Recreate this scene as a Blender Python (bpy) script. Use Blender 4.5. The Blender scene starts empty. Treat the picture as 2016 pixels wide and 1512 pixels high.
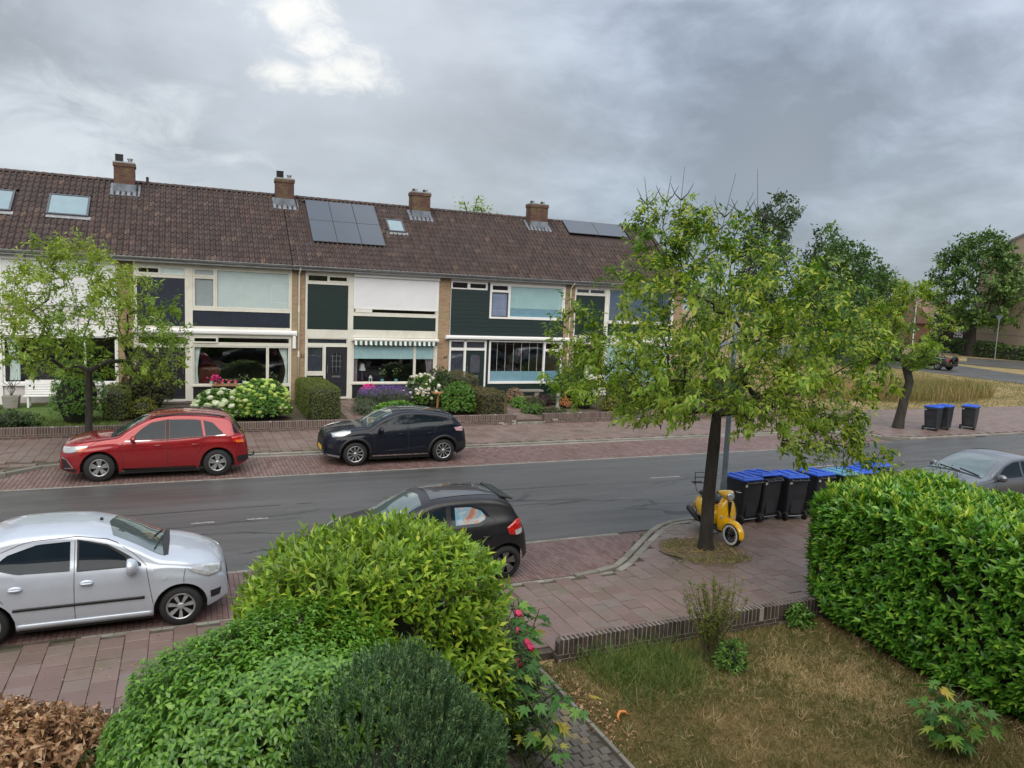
import bpy, bmesh, math, random
import numpy as np
from mathutils import Vector, Matrix
from mathutils.bvhtree import BVHTree
random.seed(7); RNG = np.random.default_rng(7)
SC = bpy.context.scene
COL = SC.collection
R = math.radians

# ------------------------------------------------------------ camera
cd = bpy.data.cameras.new('camera'); cam = bpy.data.objects.new('camera', cd); COL.objects.link(cam)
yaw, pitch, roll = 0.416568, 0.111293, 0.042555
fw = Vector((math.sin(yaw)*math.cos(pitch), math.cos(yaw)*math.cos(pitch), -math.sin(pitch)))
r0 = Vector((math.cos(yaw), -math.sin(yaw), 0)); u0 = r0.cross(fw)
rt = r0*math.cos(roll) + u0*math.sin(roll); up = u0*math.cos(roll) - r0*math.sin(roll)
m = Matrix.Identity(4)
for i in range(3):
    m[i][0] = rt[i]; m[i][1] = up[i]; m[i][2] = -fw[i]
m[0][3], m[1][3], m[2][3] = 0, 0, 4.8026
cam.matrix_world = m
cd.sensor_width = 36; cd.lens = 36*1471.6/2016; cd.clip_end = 3000; cd.clip_start = .05
SC.camera = cam

# ------------------------------------------------------------ world, sun, exposure
SUN_EL, SUN_AZ = 52, 200       # azimuth clockwise from +y: behind the camera, a little to the left
w = bpy.data.worlds.new('World'); SC.world = w; w.use_nodes = True
nt = w.node_tree; nt.nodes.clear(); NN = nt.nodes.new; LK = nt.links.new
def wmath(op, a, b=None, c=None, clamp=False):
    n = NN('ShaderNodeMath'); n.operation = op; n.use_clamp = clamp
    for i, v in enumerate((a, b, c)):
        if v is None: continue
        if isinstance(v, (int, float)): n.inputs[i].default_value = v
        else: LK(v, n.inputs[i])
    return n.outputs[0]
def wmix(f, a, b, mode='MIX'):
    n = NN('ShaderNodeMix'); n.data_type = 'RGBA'; n.blend_type = mode
    for s, v in ((n.inputs[0], f), (n.inputs[6], a), (n.inputs[7], b)):
        if isinstance(v, (int, float)): s.default_value = v
        elif isinstance(v, tuple): s.default_value = (*v, 1)
        else: LK(v, s)
    return n.outputs[2]
def wramp(v, stops):
    n = NN('ShaderNodeValToRGB'); LK(v, n.inputs[0])
    while len(n.color_ramp.elements) < len(stops): n.color_ramp.elements.new(.5)
    for e, (p, c) in zip(n.color_ramp.elements, stops):
        e.position = p; e.color = (*c, 1) if isinstance(c, tuple) else (c, c, c, 1)
    return n.outputs[0]
out = NN('ShaderNodeOutputWorld'); bg = NN('ShaderNodeBackground'); LK(bg.outputs[0], out.inputs[0])
bg.inputs[1].default_value = 0.1
sky = NN('ShaderNodeTexSky'); sky.sky_type = 'NISHITA'; sky.sun_disc = False
sky.sun_elevation = R(SUN_EL); sky.sun_rotation = R(SUN_AZ); sky.dust_density = 3
tc = NN('ShaderNodeTexCoord'); sep = NN('ShaderNodeSeparateXYZ'); LK(tc.outputs['Generated'], sep.inputs[0])
zc = wmath('MAXIMUM', sep.outputs[2], 0.0)
den = wmath('ADD', zc, .36)
cx = wmath('DIVIDE', sep.outputs[0], den); cy = wmath('DIVIDE', sep.outputs[1], den)
cmb = NN('ShaderNodeCombineXYZ'); LK(cx, cmb.inputs[0]); LK(cy, cmb.inputs[1])
def wnoise(scale, detail, rough, dist=0.0, off=(0, 0, 0), st=(1, 1, 1)):
    mp = NN('ShaderNodeMapping'); LK(cmb.outputs[0], mp.inputs[0]); mp.inputs[1].default_value = off; mp.inputs[3].default_value = st
    n = NN('ShaderNodeTexNoise'); LK(mp.outputs[0], n.inputs['Vector']); n.inputs['Scale'].default_value = scale
    n.inputs['Detail'].default_value = detail; n.inputs['Roughness'].default_value = rough; n.inputs['Distortion'].default_value = dist
    return n.outputs[0]
n_big = wnoise(.95, 4, .5, .5, (3.1, 7.4, 0))
n_mid = wnoise(2.6, 8, .57, .3, (9.3, 1.2, 0))
n_fine = wnoise(6.0, 8, .58, .5, (2.3, 5.2, 0))
n_edge = wnoise(13.0, 9, .66, .6, (5.3, 2.2, 0))
cl = wmath('ADD', wmath('MULTIPLY', n_big, .52), wmath('ADD', wmath('MULTIPLY', n_mid, .35), wmath('MULTIPLY', n_fine, .13)))
CLOUD = [(.41, (.94, 1.08, 1.28)), (.46, (1.36, 1.56, 1.86)), (.50, (1.92, 2.18, 2.58)), (.545, (2.55, 2.86, 3.32)), (.61, (3.4, 3.65, 3.95))]
base = wramp(cl, CLOUD)
# towards the horizon the deck thins and goes paler and bluer
hz = wmath('SUBTRACT', 1.0, wmath('MULTIPLY', zc, 5.0), clamp=True)
hz = wmath('MULTIPLY', hz, .6)
base = wmix(hz, base, (1.5, 1.88, 2.35))
# a warm grey underside on part of the deck
warm = wmath('MULTIPLY', wramp(wnoise(.5, 3, .5, .2, (14.0, 3.0, 0)), [(.40, 0.0), (.60, 1.0)]), .55)
base = wmix(warm, base, (1.85, 1.90, 1.86))
# the sun's glow through gaps of the clouds, up and to the left of the street
def glow(direction, tight):
    d = NN('ShaderNodeVectorMath'); d.operation = 'DOT_PRODUCT'; LK(tc.outputs['Generated'], d.inputs[0]); d.inputs[1].default_value = Vector(direction).normalized()
    return wmath('POWER', wmath('MAXIMUM', d.outputs['Value'], 0.0), tight)
def blob(centre, r, noise_v, amp, lo, hi):
    # a break in the deck with ragged edges, in cloud-plane coordinates
    v = NN('ShaderNodeVectorMath'); v.operation = 'DISTANCE'; LK(cmb.outputs[0], v.inputs[0]); v.inputs[1].default_value = centre
    q = wmath('ADD', wmath('DIVIDE', v.outputs['Value'], r), wmath('MULTIPLY', wmath('SUBTRACT', noise_v, .5), amp))
    s_ = NN('ShaderNodeMapRange'); LK(q, s_.inputs[0]); s_.inputs[1].default_value = hi; s_.inputs[2].default_value = lo
    s_.interpolation_type = 'SMOOTHSTEP'
    return s_.outputs[0]
base = wmix(wmath('MULTIPLY', glow((.15, .94, .29), 45), .5), base, (3.3, 3.45, 3.6))
gap = None
for c_, r_ in (((.298, 1.50, 0), .066), ((.25, 1.535, 0), .05), ((.185, 1.56, 0), .048), ((.225, 1.45, 0), .052), ((.175, 1.375, 0), .06), ((.115, 1.30, 0), .07)):
    b_ = blob(c_, r_, n_edge, 3.2, .0, 1.6); gap = b_ if gap is None else wmath('MAXIMUM', gap, b_)
base = wmix(wmath('MULTIPLY', gap, .85), base, (4.4, 4.3, 3.95))
low = blob((-.26, 2.03, 0), .34, n_fine, 3.5, .1, 1.5)
base = wmix(wmath('MULTIPLY', low, .55), base, (4.0, 4.2, 4.3))
# an overcast deck is brighter overhead than near the horizon
gain = wmath('ADD', .84, wmath('MULTIPLY', zc, .85))
gv = NN('ShaderNodeCombineXYZ')
for i in range(3): LK(gain, gv.inputs[i])
base = wmix(1.0, base, gv.outputs[0], 'MULTIPLY')
fin = wmix(.12, base, sky.outputs[0])
LK(fin, bg.inputs[0])
w.cycles.sampling_method = 'MANUAL'; w.cycles.sample_map_resolution = 512

sd = bpy.data.lights.new('sun', 'SUN'); so = bpy.data.objects.new('sun', sd); COL.objects.link(so)
sd.energy = 1.5; sd.angle = R(85); sd.color = (1, .94, .83)
az, el = R(SUN_AZ), R(SUN_EL)
so.rotation_euler = Vector((math.sin(az)*math.cos(el), math.cos(az)*math.cos(el), math.sin(el))).to_track_quat('Z', 'Y').to_euler()
SC.view_settings.view_transform = 'Standard'; SC.view_settings.look = 'None'
SC.view_settings.gamma = 1; SC.view_settings.use_curve_mapping = False
SC.view_settings.exposure = 1.25
SC.render.engine = 'CYCLES'
SC.cycles.max_bounces = 6; SC.cycles.transparent_max_bounces = 12; SC.cycles.use_denoising = True
SC.cycles.sample_clamp_indirect = 6

# ============================================================ materials
MATS = {}
class NT:
    """small wrapper for building a material's nodes"""
    def __init__(s, name):
        s.m = bpy.data.materials.new(name); s.m.use_nodes = True; s.t = s.m.node_tree; s.t.nodes.clear()
        s.o = s.n('ShaderNodeOutputMaterial'); s.p = s.n('ShaderNodeBsdfPrincipled'); s.l(s.p.outputs[0], s.o.inputs[0])
    def n(s, k): return s.t.nodes.new(k)
    def l(s, a, b): s.t.links.new(a, b)
    def setv(s, sock, v):
        if isinstance(v, (int, float)): sock.default_value = v
        elif isinstance(v, tuple): sock.default_value = (*v, 1) if len(sock.default_value) == 4 else v
        else: s.l(v, sock)
    def math(s, op, a, b=0.0, c=0.0, clamp=False):
        n = s.n('ShaderNodeMath'); n.operation = op; n.use_clamp = clamp
        for i, v in enumerate((a, b, c)): s.setv(n.inputs[i], v)
        return n.outputs[0]
    def mix(s, f, a, b, mode='MIX'):
        n = s.n('ShaderNodeMix'); n.data_type = 'RGBA'; n.blend_type = mode
        s.setv(n.inputs[0], f); s.setv(n.inputs[6], a); s.setv(n.inputs[7], b); return n.outputs[2]
    def ramp(s, v, stops):
        n = s.n('ShaderNodeValToRGB'); s.l(v, n.inputs[0])
        while len(n.color_ramp.elements) < len(stops): n.color_ramp.elements.new(.5)
        for e, (p, c) in zip(n.color_ramp.elements, stops):
            e.position = p; e.color = (*c, 1) if isinstance(c, tuple) else (c, c, c, 1)
        return n.outputs[0]
    def coord(s, kind='Object', scale=(1, 1, 1)):
        if kind == 'World': c = s.n('ShaderNodeNewGeometry').outputs['Position']
        else: c = s.n('ShaderNodeTexCoord').outputs[kind]
        if scale != (1, 1, 1):
            mp = s.n('ShaderNodeMapping'); s.l(c, mp.inputs[0]); mp.inputs[3].default_value = scale; c = mp.outputs[0]
        return c
    def noise(s, scale, detail=4, rough=.55, kind='World', st=(1, 1, 1), dist=0):
        n = s.n('ShaderNodeTexNoise'); s.l(s.coord(kind, st), n.inputs['Vector'])
        n.inputs['Scale'].default_value = scale; n.inputs['Detail'].default_value = detail
        n.inputs['Roughness'].default_value = rough; n.inputs['Distortion'].default_value = dist
        return n.outputs[0]
    def bump(s, h, strength=.3, dist=.01):
        b = s.n('ShaderNodeBump'); b.inputs['Strength'].default_value = strength; b.inputs['Distance'].default_value = dist
        s.l(h, b.inputs['Height']); s.l(b.outputs[0], s.p.inputs['Normal']); return b
    def base(s, c): s.setv(s.p.inputs['Base Color'], c)
    def rough(s, v): s.setv(s.p.inputs['Roughness'], v)
    def tint(s):
        a = s.n('ShaderNodeAttribute'); a.attribute_name = 'tint'
        o = s.n('ShaderNodeObjectInfo')
        return s.math('FRACT', s.math('ADD', a.outputs['Fac'], s.math('MULTIPLY', o.outputs['Random'], 7.31)))

def plain(name, col, rough=.6, metal=0, var=.12, scale=3, bump=0, bscale=80, coat=0, dirt=None, spec=.5, st=(1, 1, 1)):
    if name in MATS: return MATS[name]
    t = NT(name)
    a = tuple(max(0, c*(1-var)) for c in col); b = tuple(min(1, c*(1+var)) for c in col)
    c = t.ramp(t.noise(scale, 6, .6, 'World', st), [(.3, a), (.7, b)])
    if dirt: c = t.mix(t.ramp(t.noise(scale*.6+.7, 7, .7), [(.48, 0.0), (.75, dirt[1])]), c, dirt[0])
    t.base(c); t.rough(rough); t.p.inputs['Metallic'].default_value = metal
    t.p.inputs['Coat Weight'].default_value = coat; t.p.inputs['Coat Roughness'].default_value = .03
    t.p.inputs['Specular IOR Level'].default_value = spec
    if bump: t.bump(t.noise(bscale, 4, .6), bump, .004)
    MATS[name] = t.m; return t.m

def pieces(name, stops, rough=.8, stain=None, moss=None, bump=.4, bscale=60, gloss_noise=False):
    """for bricks, tiles and slabs: one colour of a range per piece, plus grain and wear"""
    if name in MATS: return MATS[name]
    t = NT(name); c = t.ramp(t.tint(), stops)
    g = t.noise(bscale, 5, .7)
    c = t.mix(.55, c, t.ramp(g, [(.3, (.45, .45, .45)), (.7, (1.0, 1.0, 1.0))]), 'MULTIPLY')
    if stain: c = t.mix(t.ramp(t.noise(stain[2], 6, .6), [(.42, 0.0), (.7, stain[1])]), c, stain[0])
    if moss: c = t.mix(t.ramp(t.noise(moss[2], 8, .75), [(.56, 0.0), (.66, moss[1])]), c, moss[0])
    t.base(c)
    if gloss_noise: t.rough(t.ramp(t.noise(1.1, 5, .6), [(.35, rough-.25), (.65, rough)]))
    else: t.rough(rough)
    t.bump(g, bump, .004); MATS[name] = t.m; return t.m

def leafmat(name, stops, rough=.42, trans=.3, spec=.4):
    if name in MATS: return MATS[name]
    t = NT(name); c = t.ramp(t.tint(), stops); t.base(c); t.rough(rough); t.p.inputs['Specular IOR Level'].default_value = spec
    tr = t.n('ShaderNodeBsdfTranslucent'); t.l(t.mix(1.0, c, (1.15, 1.2, .7), 'MULTIPLY'), tr.inputs[0])
    ms = t.n('ShaderNodeMixShader'); ms.inputs[0].default_value = trans
    t.l(t.p.outputs[0], ms.inputs[1]); t.l(tr.outputs[0], ms.inputs[2]); t.l(ms.outputs[0], t.o.inputs[0])
    MATS[name] = t.m; return t.m

def glassmat(name, tint=(.93, .96, .97), ior=1.5, gloss=1.0, floor=.06):
    if name in MATS: return MATS[name]
    t = NT(name); tr = t.n('ShaderNodeBsdfTransparent'); tr.inputs[0].default_value = (*tint, 1)
    gl = t.n('ShaderNodeBsdfGlossy'); gl.inputs['Roughness'].default_value = .012; gl.inputs[0].default_value = (gloss,)*3+(1,)
    g = t.n('ShaderNodeNewGeometry'); dt = t.n('ShaderNodeVectorMath'); dt.operation = 'DOT_PRODUCT'
    t.l(g.outputs['Normal'], dt.inputs[0]); t.l(g.outputs['Incoming'], dt.inputs[1])
    sc = t.math('POWER', t.math('SUBTRACT', 1.0, t.math('ABSOLUTE', dt.outputs['Value']), clamp=True), 5.0)
    ms = t.n('ShaderNodeMixShader'); t.l(t.math('ADD', floor, t.math('MULTIPLY', sc, .95), clamp=True), ms.inputs[0])
    t.l(tr.outputs[0], ms.inputs[1]); t.l(gl.outputs[0], ms.inputs[2]); t.l(ms.outputs[0], t.o.inputs[0])
    t.t.nodes.remove(t.p); MATS[name] = t.m; return t.m

def carpaint(name, col, metal=.3, rough=.32, spots=.25, dust=.3, coat=1):
    if name in MATS: return MATS[name]
    t = NT(name); n = t.noise(900, 2, .5)
    c = t.mix(spots, col, t.ramp(n, [(.35, tuple(x*.5 for x in col)), (.65, tuple(min(1, x*1.5) for x in col))]))
    d = t.ramp(t.noise(2.2, 7, .7), [(.5, 0.0), (.9, dust)])
    c = t.mix(d, c, (.11, .10, .09))
    t.base(c); t.p.inputs['Metallic'].default_value = metal
    t.rough(t.ramp(t.noise(5, 6, .6), [(.3, rough*.8), (.8, rough*1.25)]))
    t.p.inputs['Coat Weight'].default_value = coat; t.p.inputs['Coat Roughness'].default_value = .03
    if coat < 1: t.p.inputs['Specular IOR Level'].default_value = .1
    MATS[name] = t.m; return t.m

def brickmat(name, cols, mortar, size=(.21, .0625), gap=.012, rough=.85, axis='xz', stain=None):
    if name in MATS: return MATS[name]
    t = NT(name); g = t.n('ShaderNodeNewGeometry'); s = t.n('ShaderNodeSeparateXYZ'); t.l(g.outputs['Position'], s.inputs[0])
    c = t.n('ShaderNodeCombineXYZ')
    t.l(t.math('ADD', s.outputs[0], s.outputs[1]), c.inputs[0]); t.l(s.outputs[2], c.inputs[1])
    b = t.n('ShaderNodeTexBrick'); t.l(c.outputs[0], b.inputs['Vector']); b.inputs['Scale'].default_value = 1
    b.inputs['Brick Width'].default_value = size[0]; b.inputs['Row Height'].default_value = size[1]
    b.inputs['Mortar Size'].default_value = gap/2; b.inputs['Mortar Smooth'].default_value = .3; b.inputs['Bias'].default_value = 0
    b.inputs['Color1'].default_value = (*cols[0], 1); b.inputs['Color2'].default_value = (*cols[1], 1); b.inputs['Mortar'].default_value = (*mortar, 1)
    col = t.mix(.5, b.outputs[0], t.ramp(t.noise(22, 5, .7), [(.3, (.6, .6, .6)), (.7, (1.1, 1.1, 1.1))]), 'MULTIPLY')
    if stain: col = t.mix(t.ramp(t.noise(stain[2], 6, .65), [(.45, 0.0), (.7, stain[1])]), col, stain[0])
    t.base(col); t.rough(rough); t.bump(t.math('SUBTRACT', 1.0, b.outputs[1]), .6, .006)
    MATS[name] = t.m; return t.m

# ============================================================ mesh builder
def raw_mesh(name, V, F, mat=None, smooth=False, tint=None):
    me = bpy.data.meshes.new(name); me.from_pydata(V, [], F)
    if tint is not None:
        a = me.attributes.new('tint', 'FLOAT', 'POINT'); a.data.foreach_set('value', tint)
    if mat: me.materials.append(mat)
    if smooth: me.shade_smooth()
    return me

class MB:
    def __init__(s): s.V = []; s.F = []; s.T = []; s.usetint = False
    def add(s, V, F, t=None):
        k = len(s.V); s.V += [tuple(v) for v in V]; s.F += [tuple(i+k for i in f) for f in F]
        if t is not None: s.usetint = True
        s.T += [t or 0.0]*len(V); return s
    def box(s, x0, x1, y0, y1, z0, z1, t=None, rot=0, c=None):
        V = [(x, y, z) for x in (x0, x1) for y in (y0, y1) for z in (z0, z1)]
        if rot:
            cx, cy = c or ((x0+x1)/2, (y0+y1)/2); ca, sa = math.cos(rot), math.sin(rot)
            V = [(cx+(x-cx)*ca-(y-cy)*sa, cy+(x-cx)*sa+(y-cy)*ca, z) for x, y, z in V]
        return s.add(V, [(0, 1, 3, 2), (4, 6, 7, 5), (0, 4, 5, 1), (2, 3, 7, 6), (0, 2, 6, 4), (1, 5, 7, 3)], t)
    def tile(s, x0, x1, y0, y1, z0, z1, t=None, ch=.004):
        # a paver: five faces with a small chamfer round the top
        V = [(x0, y0, z0), (x1, y0, z0), (x1, y1, z0), (x0, y1, z0), (x0, y0, z1-ch), (x1, y0, z1-ch), (x1, y1, z1-ch), (x0, y1, z1-ch),
             (x0+ch, y0+ch, z1), (x1-ch, y0+ch, z1), (x1-ch, y1-ch, z1), (x0+ch, y1-ch, z1)]
        F = [(8, 9, 10, 11)] + [(i, (i+1) % 4, 4+(i+1) % 4, 4+i) for i in range(4)] + [(4+i, 4+(i+1) % 4, 8+(i+1) % 4, 8+i) for i in range(4)]
        return s.add(V, F, t)
    def obox(s, a, b, wd, ht, upv=(0, 0, 1), t=None):
        a, b = Vector(a), Vector(b); d = (b-a); d.normalize(); upv = Vector(upv)
        if abs(d.dot(upv)) > .98: upv = Vector((1, 0, 0))
        sx = d.cross(upv).normalized()*wd/2; uz = sx.cross(d).normalized()*ht/2
        V = [p+i*sx+j*uz for p in (a, b) for i in (-1, 1) for j in (-1, 1)]
        return s.add(V, [(0, 1, 3, 2), (4, 6, 7, 5), (0, 4, 5, 1), (2, 3, 7, 6), (0, 2, 6, 4), (1, 5, 7, 3)], t)
    def tube(s, pts, rad, n=8, cap=True, t=None):
        pts = [Vector(p) for p in pts]
        rad = [float(rad)]*len(pts) if np.isscalar(rad) else [float(r) for r in rad]
        V = []; F = []; ref = None
        for i, p in enumerate(pts):
            d = (pts[min(i+1, len(pts)-1)]-pts[max(i-1, 0)]); d.normalize()
            if ref is None: ref = Vector((0, 0, 1)) if abs(d.z) < .9 else Vector((1, 0, 0))
            a = d.cross(ref); a.normalize(); b = a.cross(d); b.normalize(); ref = b
            for k in range(n):
                an = 2*math.pi*k/n; V.append(p+rad[i]*(math.cos(an)*a+math.sin(an)*b))
        for i in range(len(pts)-1):
            for k in range(n):
                F.append((i*n+k, i*n+(k+1) % n, (i+1)*n+(k+1) % n, (i+1)*n+k))
        if cap: F.append(tuple(range(n-1, -1, -1))); F.append(tuple((len(pts)-1)*n+k for k in range(n)))
        return s.add(V, F, t)
    def lathe(s, prof, n=24, c=(0, 0, 0), axis='z', t=None, closed=False):
        V = []; F = []
        for r, h in prof:
            for k in range(n):
                a = 2*math.pi*k/n; x, y = r*math.cos(a), r*math.sin(a)
                V.append({'z': (c[0]+x, c[1]+y, c[2]+h), 'y': (c[0]+x, c[1]+h, c[2]+y), 'x': (c[0]+h, c[1]+x, c[2]+y)}[axis])
        m_ = len(prof)
        for i in range(m_-1 if not closed else m_):
            j = (i+1) % m_
            for k in range(n): F.append((i*n+k, i*n+(k+1) % n, j*n+(k+1) % n, j*n+k))
        return s.add(V, F, t)
    def prism(s, poly, y0, y1, plane='xz', t=None):
        n = len(poly)
        def P(a, b, c): return {'xz': (a, c, b), 'xy': (a, b, c), 'yz': (c, a, b)}[plane]
        V = [P(a, b, y0) for a, b in poly]+[P(a, b, y1) for a, b in poly]
        F = [tuple(range(n)), tuple(range(2*n-1, n-1, -1))]+[(i, i+n, (i+1) % n+n, (i+1) % n) for i in range(n)]
        return s.add(V, F, t)
    def ell(s, c, r, n=10, m_=7, t=None, jit=0):
        V = []; F = []
        for i in range(m_+1):
            th = math.pi*i/m_
            for k in range(n):
                a = 2*math.pi*k/n; j = 1+jit*(random.random()-.5)
                V.append((c[0]+r[0]*math.sin(th)*math.cos(a)*j, c[1]+r[1]*math.sin(th)*math.sin(a)*j, c[2]+r[2]*math.cos(th)*j))
        for i in range(m_):
            for k in range(n): F.append((i*n+k, (i+1)*n+k, (i+1)*n+(k+1) % n, i*n+(k+1) % n))
        return s.add(V, F, t)
    def build(s, name, mat, parent=None, smooth=False, bevel=0, fixn=True, loc=None):
        me = raw_mesh(name, s.V, s.F, mat, False, s.T if s.usetint else None)
        if fixn:
            b = bmesh.new(); b.from_mesh(me); bmesh.ops.recalc_face_normals(b, faces=b.faces); b.to_mesh(me); b.free()
        if smooth: me.shade_smooth()
        o = bpy.data.objects.new(name, me); COL.objects.link(o)
        if parent: o.parent = parent
        if loc: o.location = loc
        if bevel:
            md = o.modifiers.new('bevel', 'BEVEL'); md.width = bevel; md.segments = 2; md.limit_method = 'ANGLE'
        return o

def thing(name, label, cat, loc=(0, 0, 0), rz=0, group=None):
    o = bpy.data.objects.new(name, None); COL.objects.link(o); o.empty_display_size = .1
    o.location = loc; o.rotation_euler = (0, 0, rz); tag(o, label, cat, group); return o
def tag(o, label=None, cat=None, group=None, kind=None):
    if label: o['label'] = label
    if cat: o['category'] = cat
    if group: o['group'] = group
    if kind: o['kind'] = kind
    return o
def struct(o): o['kind'] = 'structure'; return o
def stuff(o): o['kind'] = 'stuff'; return o
KIDS = {}
def copy_tree(o, kids, parent=None):
    c = o.copy(); COL.objects.link(c)
    if parent: c.parent = parent
    for ch in kids.get(o, []): copy_tree(ch, kids, c)
    return c
def kids_map(root):
    d = {}
    def rec(o):
        for c in o.children: d.setdefault(o, []).append(c); rec(c)
    rec(root); return d
def copies(me, name, places, parent, mat=None):
    """alike pieces sharing one mesh: places are (location, rotation, scale)"""
    r = []
    for loc, rot, sc in places:
        o = bpy.data.objects.new(name, me); o.location = loc; o.rotation_euler = rot; o.scale = sc; o.parent = parent; COL.objects.link(o); r.append(o)
    return r

# ============================================================ foliage
def norm(a): return a/np.maximum(np.linalg.norm(a, axis=1, keepdims=True), 1e-9)
def leaf_mesh(name, P, D, N_, L, W, mat, parent=None, fold=.18, curl=.12, kind='stuff', tint=None):
    """P base points, D leaf directions, N_ upper-side normals; each leaf is four triangles folded along its midrib"""
    n = len(P); D = norm(D); S = norm(np.cross(D, N_)); U = np.cross(S, D)
    L = (np.ones(n)*L if np.isscalar(L) else L)[:, None]; W = (np.ones(n)*W if np.isscalar(W) else W)[:, None]
    b = P; tip = P+D*L-U*L*curl; mid = P+D*L*.45
    l = P+D*L*.42-S*W*.5+U*W*fold; r = P+D*L*.42+S*W*.5+U*W*fold
    V = np.stack([b, r, tip, l, mid], 1).reshape(-1, 3)
    i = (np.arange(n)*5)[:, None]
    F = np.concatenate([i+[0, 1, 4], i+[1, 2, 4], i+[2, 3, 4], i+[3, 0, 4]], 1).reshape(-1, 3)
    me = bpy.data.meshes.new(name); me.vertices.add(len(V)); me.vertices.foreach_set('co', V.ravel())
    me.loops.add(F.size); me.loops.foreach_set('vertex_index', F.ravel().astype(np.int32))
    me.polygons.add(len(F)); me.polygons.foreach_set('loop_start', (np.arange(len(F))*3).astype(np.int32))
    me.update(calc_edges=True)
    t = np.repeat(RNG.random(n) if tint is None else tint, 5)
    a = me.attributes.new('tint', 'FLOAT', 'POINT'); a.data.foreach_set('value', t.astype(np.float32))
    me.materials.append(mat)
    o = bpy.data.objects.new(name, me); COL.objects.link(o)
    if parent: o.parent = parent
    if kind: o['kind'] = kind
    return o
def clusters(C, A, k, length, tilt, droop=0, jit=.3, rise=0):
    """k leaves round a shoot of given length at each C along axis A; returns P, D, N"""
    n = len(C); A = norm(A); ref = np.where(np.abs(A[:, 2:3]) > .9, np.array([[1., 0, 0]]), np.array([[0, 0, 1.]]))
    X = norm(np.cross(A, ref)); Y = np.cross(A, X)
    Ps, Ds, Ns = [], [], []
    ph = RNG.random(n)*6.28
    for j in range(k):
        a = ph+j*2.4+RNG.normal(0, .25, n); f = (j+.5)/k
        R_ = X*np.cos(a)[:, None]+Y*np.sin(a)[:, None]
        tl = tilt*(1.25-.5*f)+RNG.normal(0, jit*.5, n)
        d = A*np.cos(tl)[:, None]+R_*np.sin(tl)[:, None]+np.array([0, 0, -droop+rise])+RNG.normal(0, jit*.35, (n, 3))
        d = norm(d); p = C+A*(length*f)
        nn = A-d*np.sum(A*d, 1, keepdims=True)+np.array([0, 0, .35])
        Ps.append(p); Ds.append(d); Ns.append(nn)
    return np.concatenate(Ps), np.concatenate(Ds), np.concatenate(Ns)
def wob(P, seed=0, f=2.0):
    r = np.random.default_rng(seed); v = np.zeros(len(P))
    for k in range(7):
        q = r.normal(0, 1, 3); q = q/np.linalg.norm(q)*f*(1+.5*k); v += np.sin(P@q+r.random()*6.28)/(1+.45*k)
    return v/2.4
def dome_points(n, rx, ry, h, lump=.12, seed=0, inner=.25, flat=.0, base=.0, boxy=2):
    """points and outward directions over an uneven dome standing on z=0"""
    D = norm(RNG.normal(0, 1, (n*2, 3))); D = D[D[:, 2] > -.35][:n]; n = len(D)
    s = 1+lump*wob(D*2.2, seed, 1.6)-inner*RNG.random(n)**2.2
    P = D*s[:, None]; 
    if boxy > 2: P = P/((np.abs(D)**boxy).sum(1, keepdims=True)**(1/boxy))*.93
    P[:, 2] = np.sign(P[:, 2])*np.abs(P[:, 2])**(1-flat)
    P = P*[rx, ry, h*.62]+[0, 0, h*.38]
    ok = P[:, 2] > base
    return P[ok], norm(D[ok]/[rx, ry, h*.6])
def box_points(n, x0, x1, y0, y1, z1, lump=.05, seed=0, depth=.12, rnd=.1, z0=0.0):
    """points over the faces of a clipped hedge, corners a little rounded"""
    dx, dy = x1-x0, y1-y0; A = np.array([dy*z1, dy*z1, dx*z1, dx*z1, dx*dy]); f = RNG.choice(5, n, p=A/A.sum())
    u, v = RNG.random(n), RNG.random(n); P = np.zeros((n, 3)); D = np.zeros((n, 3))
    for k in range(5):
        q = f == k
        if k == 0: P[q] = np.c_[np.full(q.sum(), x0), y0+u[q]*dy, v[q]*z1]; D[q] = [-1, 0, .25]
        if k == 1: P[q] = np.c_[np.full(q.sum(), x1), y0+u[q]*dy, v[q]*z1]; D[q] = [1, 0, .25]
        if k == 2: P[q] = np.c_[x0+u[q]*dx, np.full(q.sum(), y0), v[q]*z1]; D[q] = [0, -1, .25]
        if k == 3: P[q] = np.c_[x0+u[q]*dx, np.full(q.sum(), y1), v[q]*z1]; D[q] = [0, 1, .25]
        if k == 4: P[q] = np.c_[x0+u[q]*dx, y0+v[q]*dy, np.full(q.sum(), z1)]; D[q] = [0, 0, 1]
    c = np.array([(x0+x1)/2, (y0+y1)/2, z1*.5]); hf = np.array([dx/2, dy/2, z1*.5])
    q = (P-c)/hf; e = 7.0 if rnd < .2 else 4.0
    P = c+q/np.maximum((np.abs(q)**e).sum(1, keepdims=True)**(1/e), 1e-6)*hf*1.0
    P += norm(D)*(lump*wob(P, seed, 3.0)-depth*RNG.random(n)**2)[:, None]
    P[:, 2] = np.maximum(P[:, 2], z0+.02)
    return P, norm(D)
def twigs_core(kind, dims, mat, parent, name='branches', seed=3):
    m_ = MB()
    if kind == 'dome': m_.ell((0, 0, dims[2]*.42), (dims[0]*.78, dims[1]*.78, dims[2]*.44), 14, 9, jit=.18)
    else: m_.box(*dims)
    return m_.build(name, mat, parent)
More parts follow.
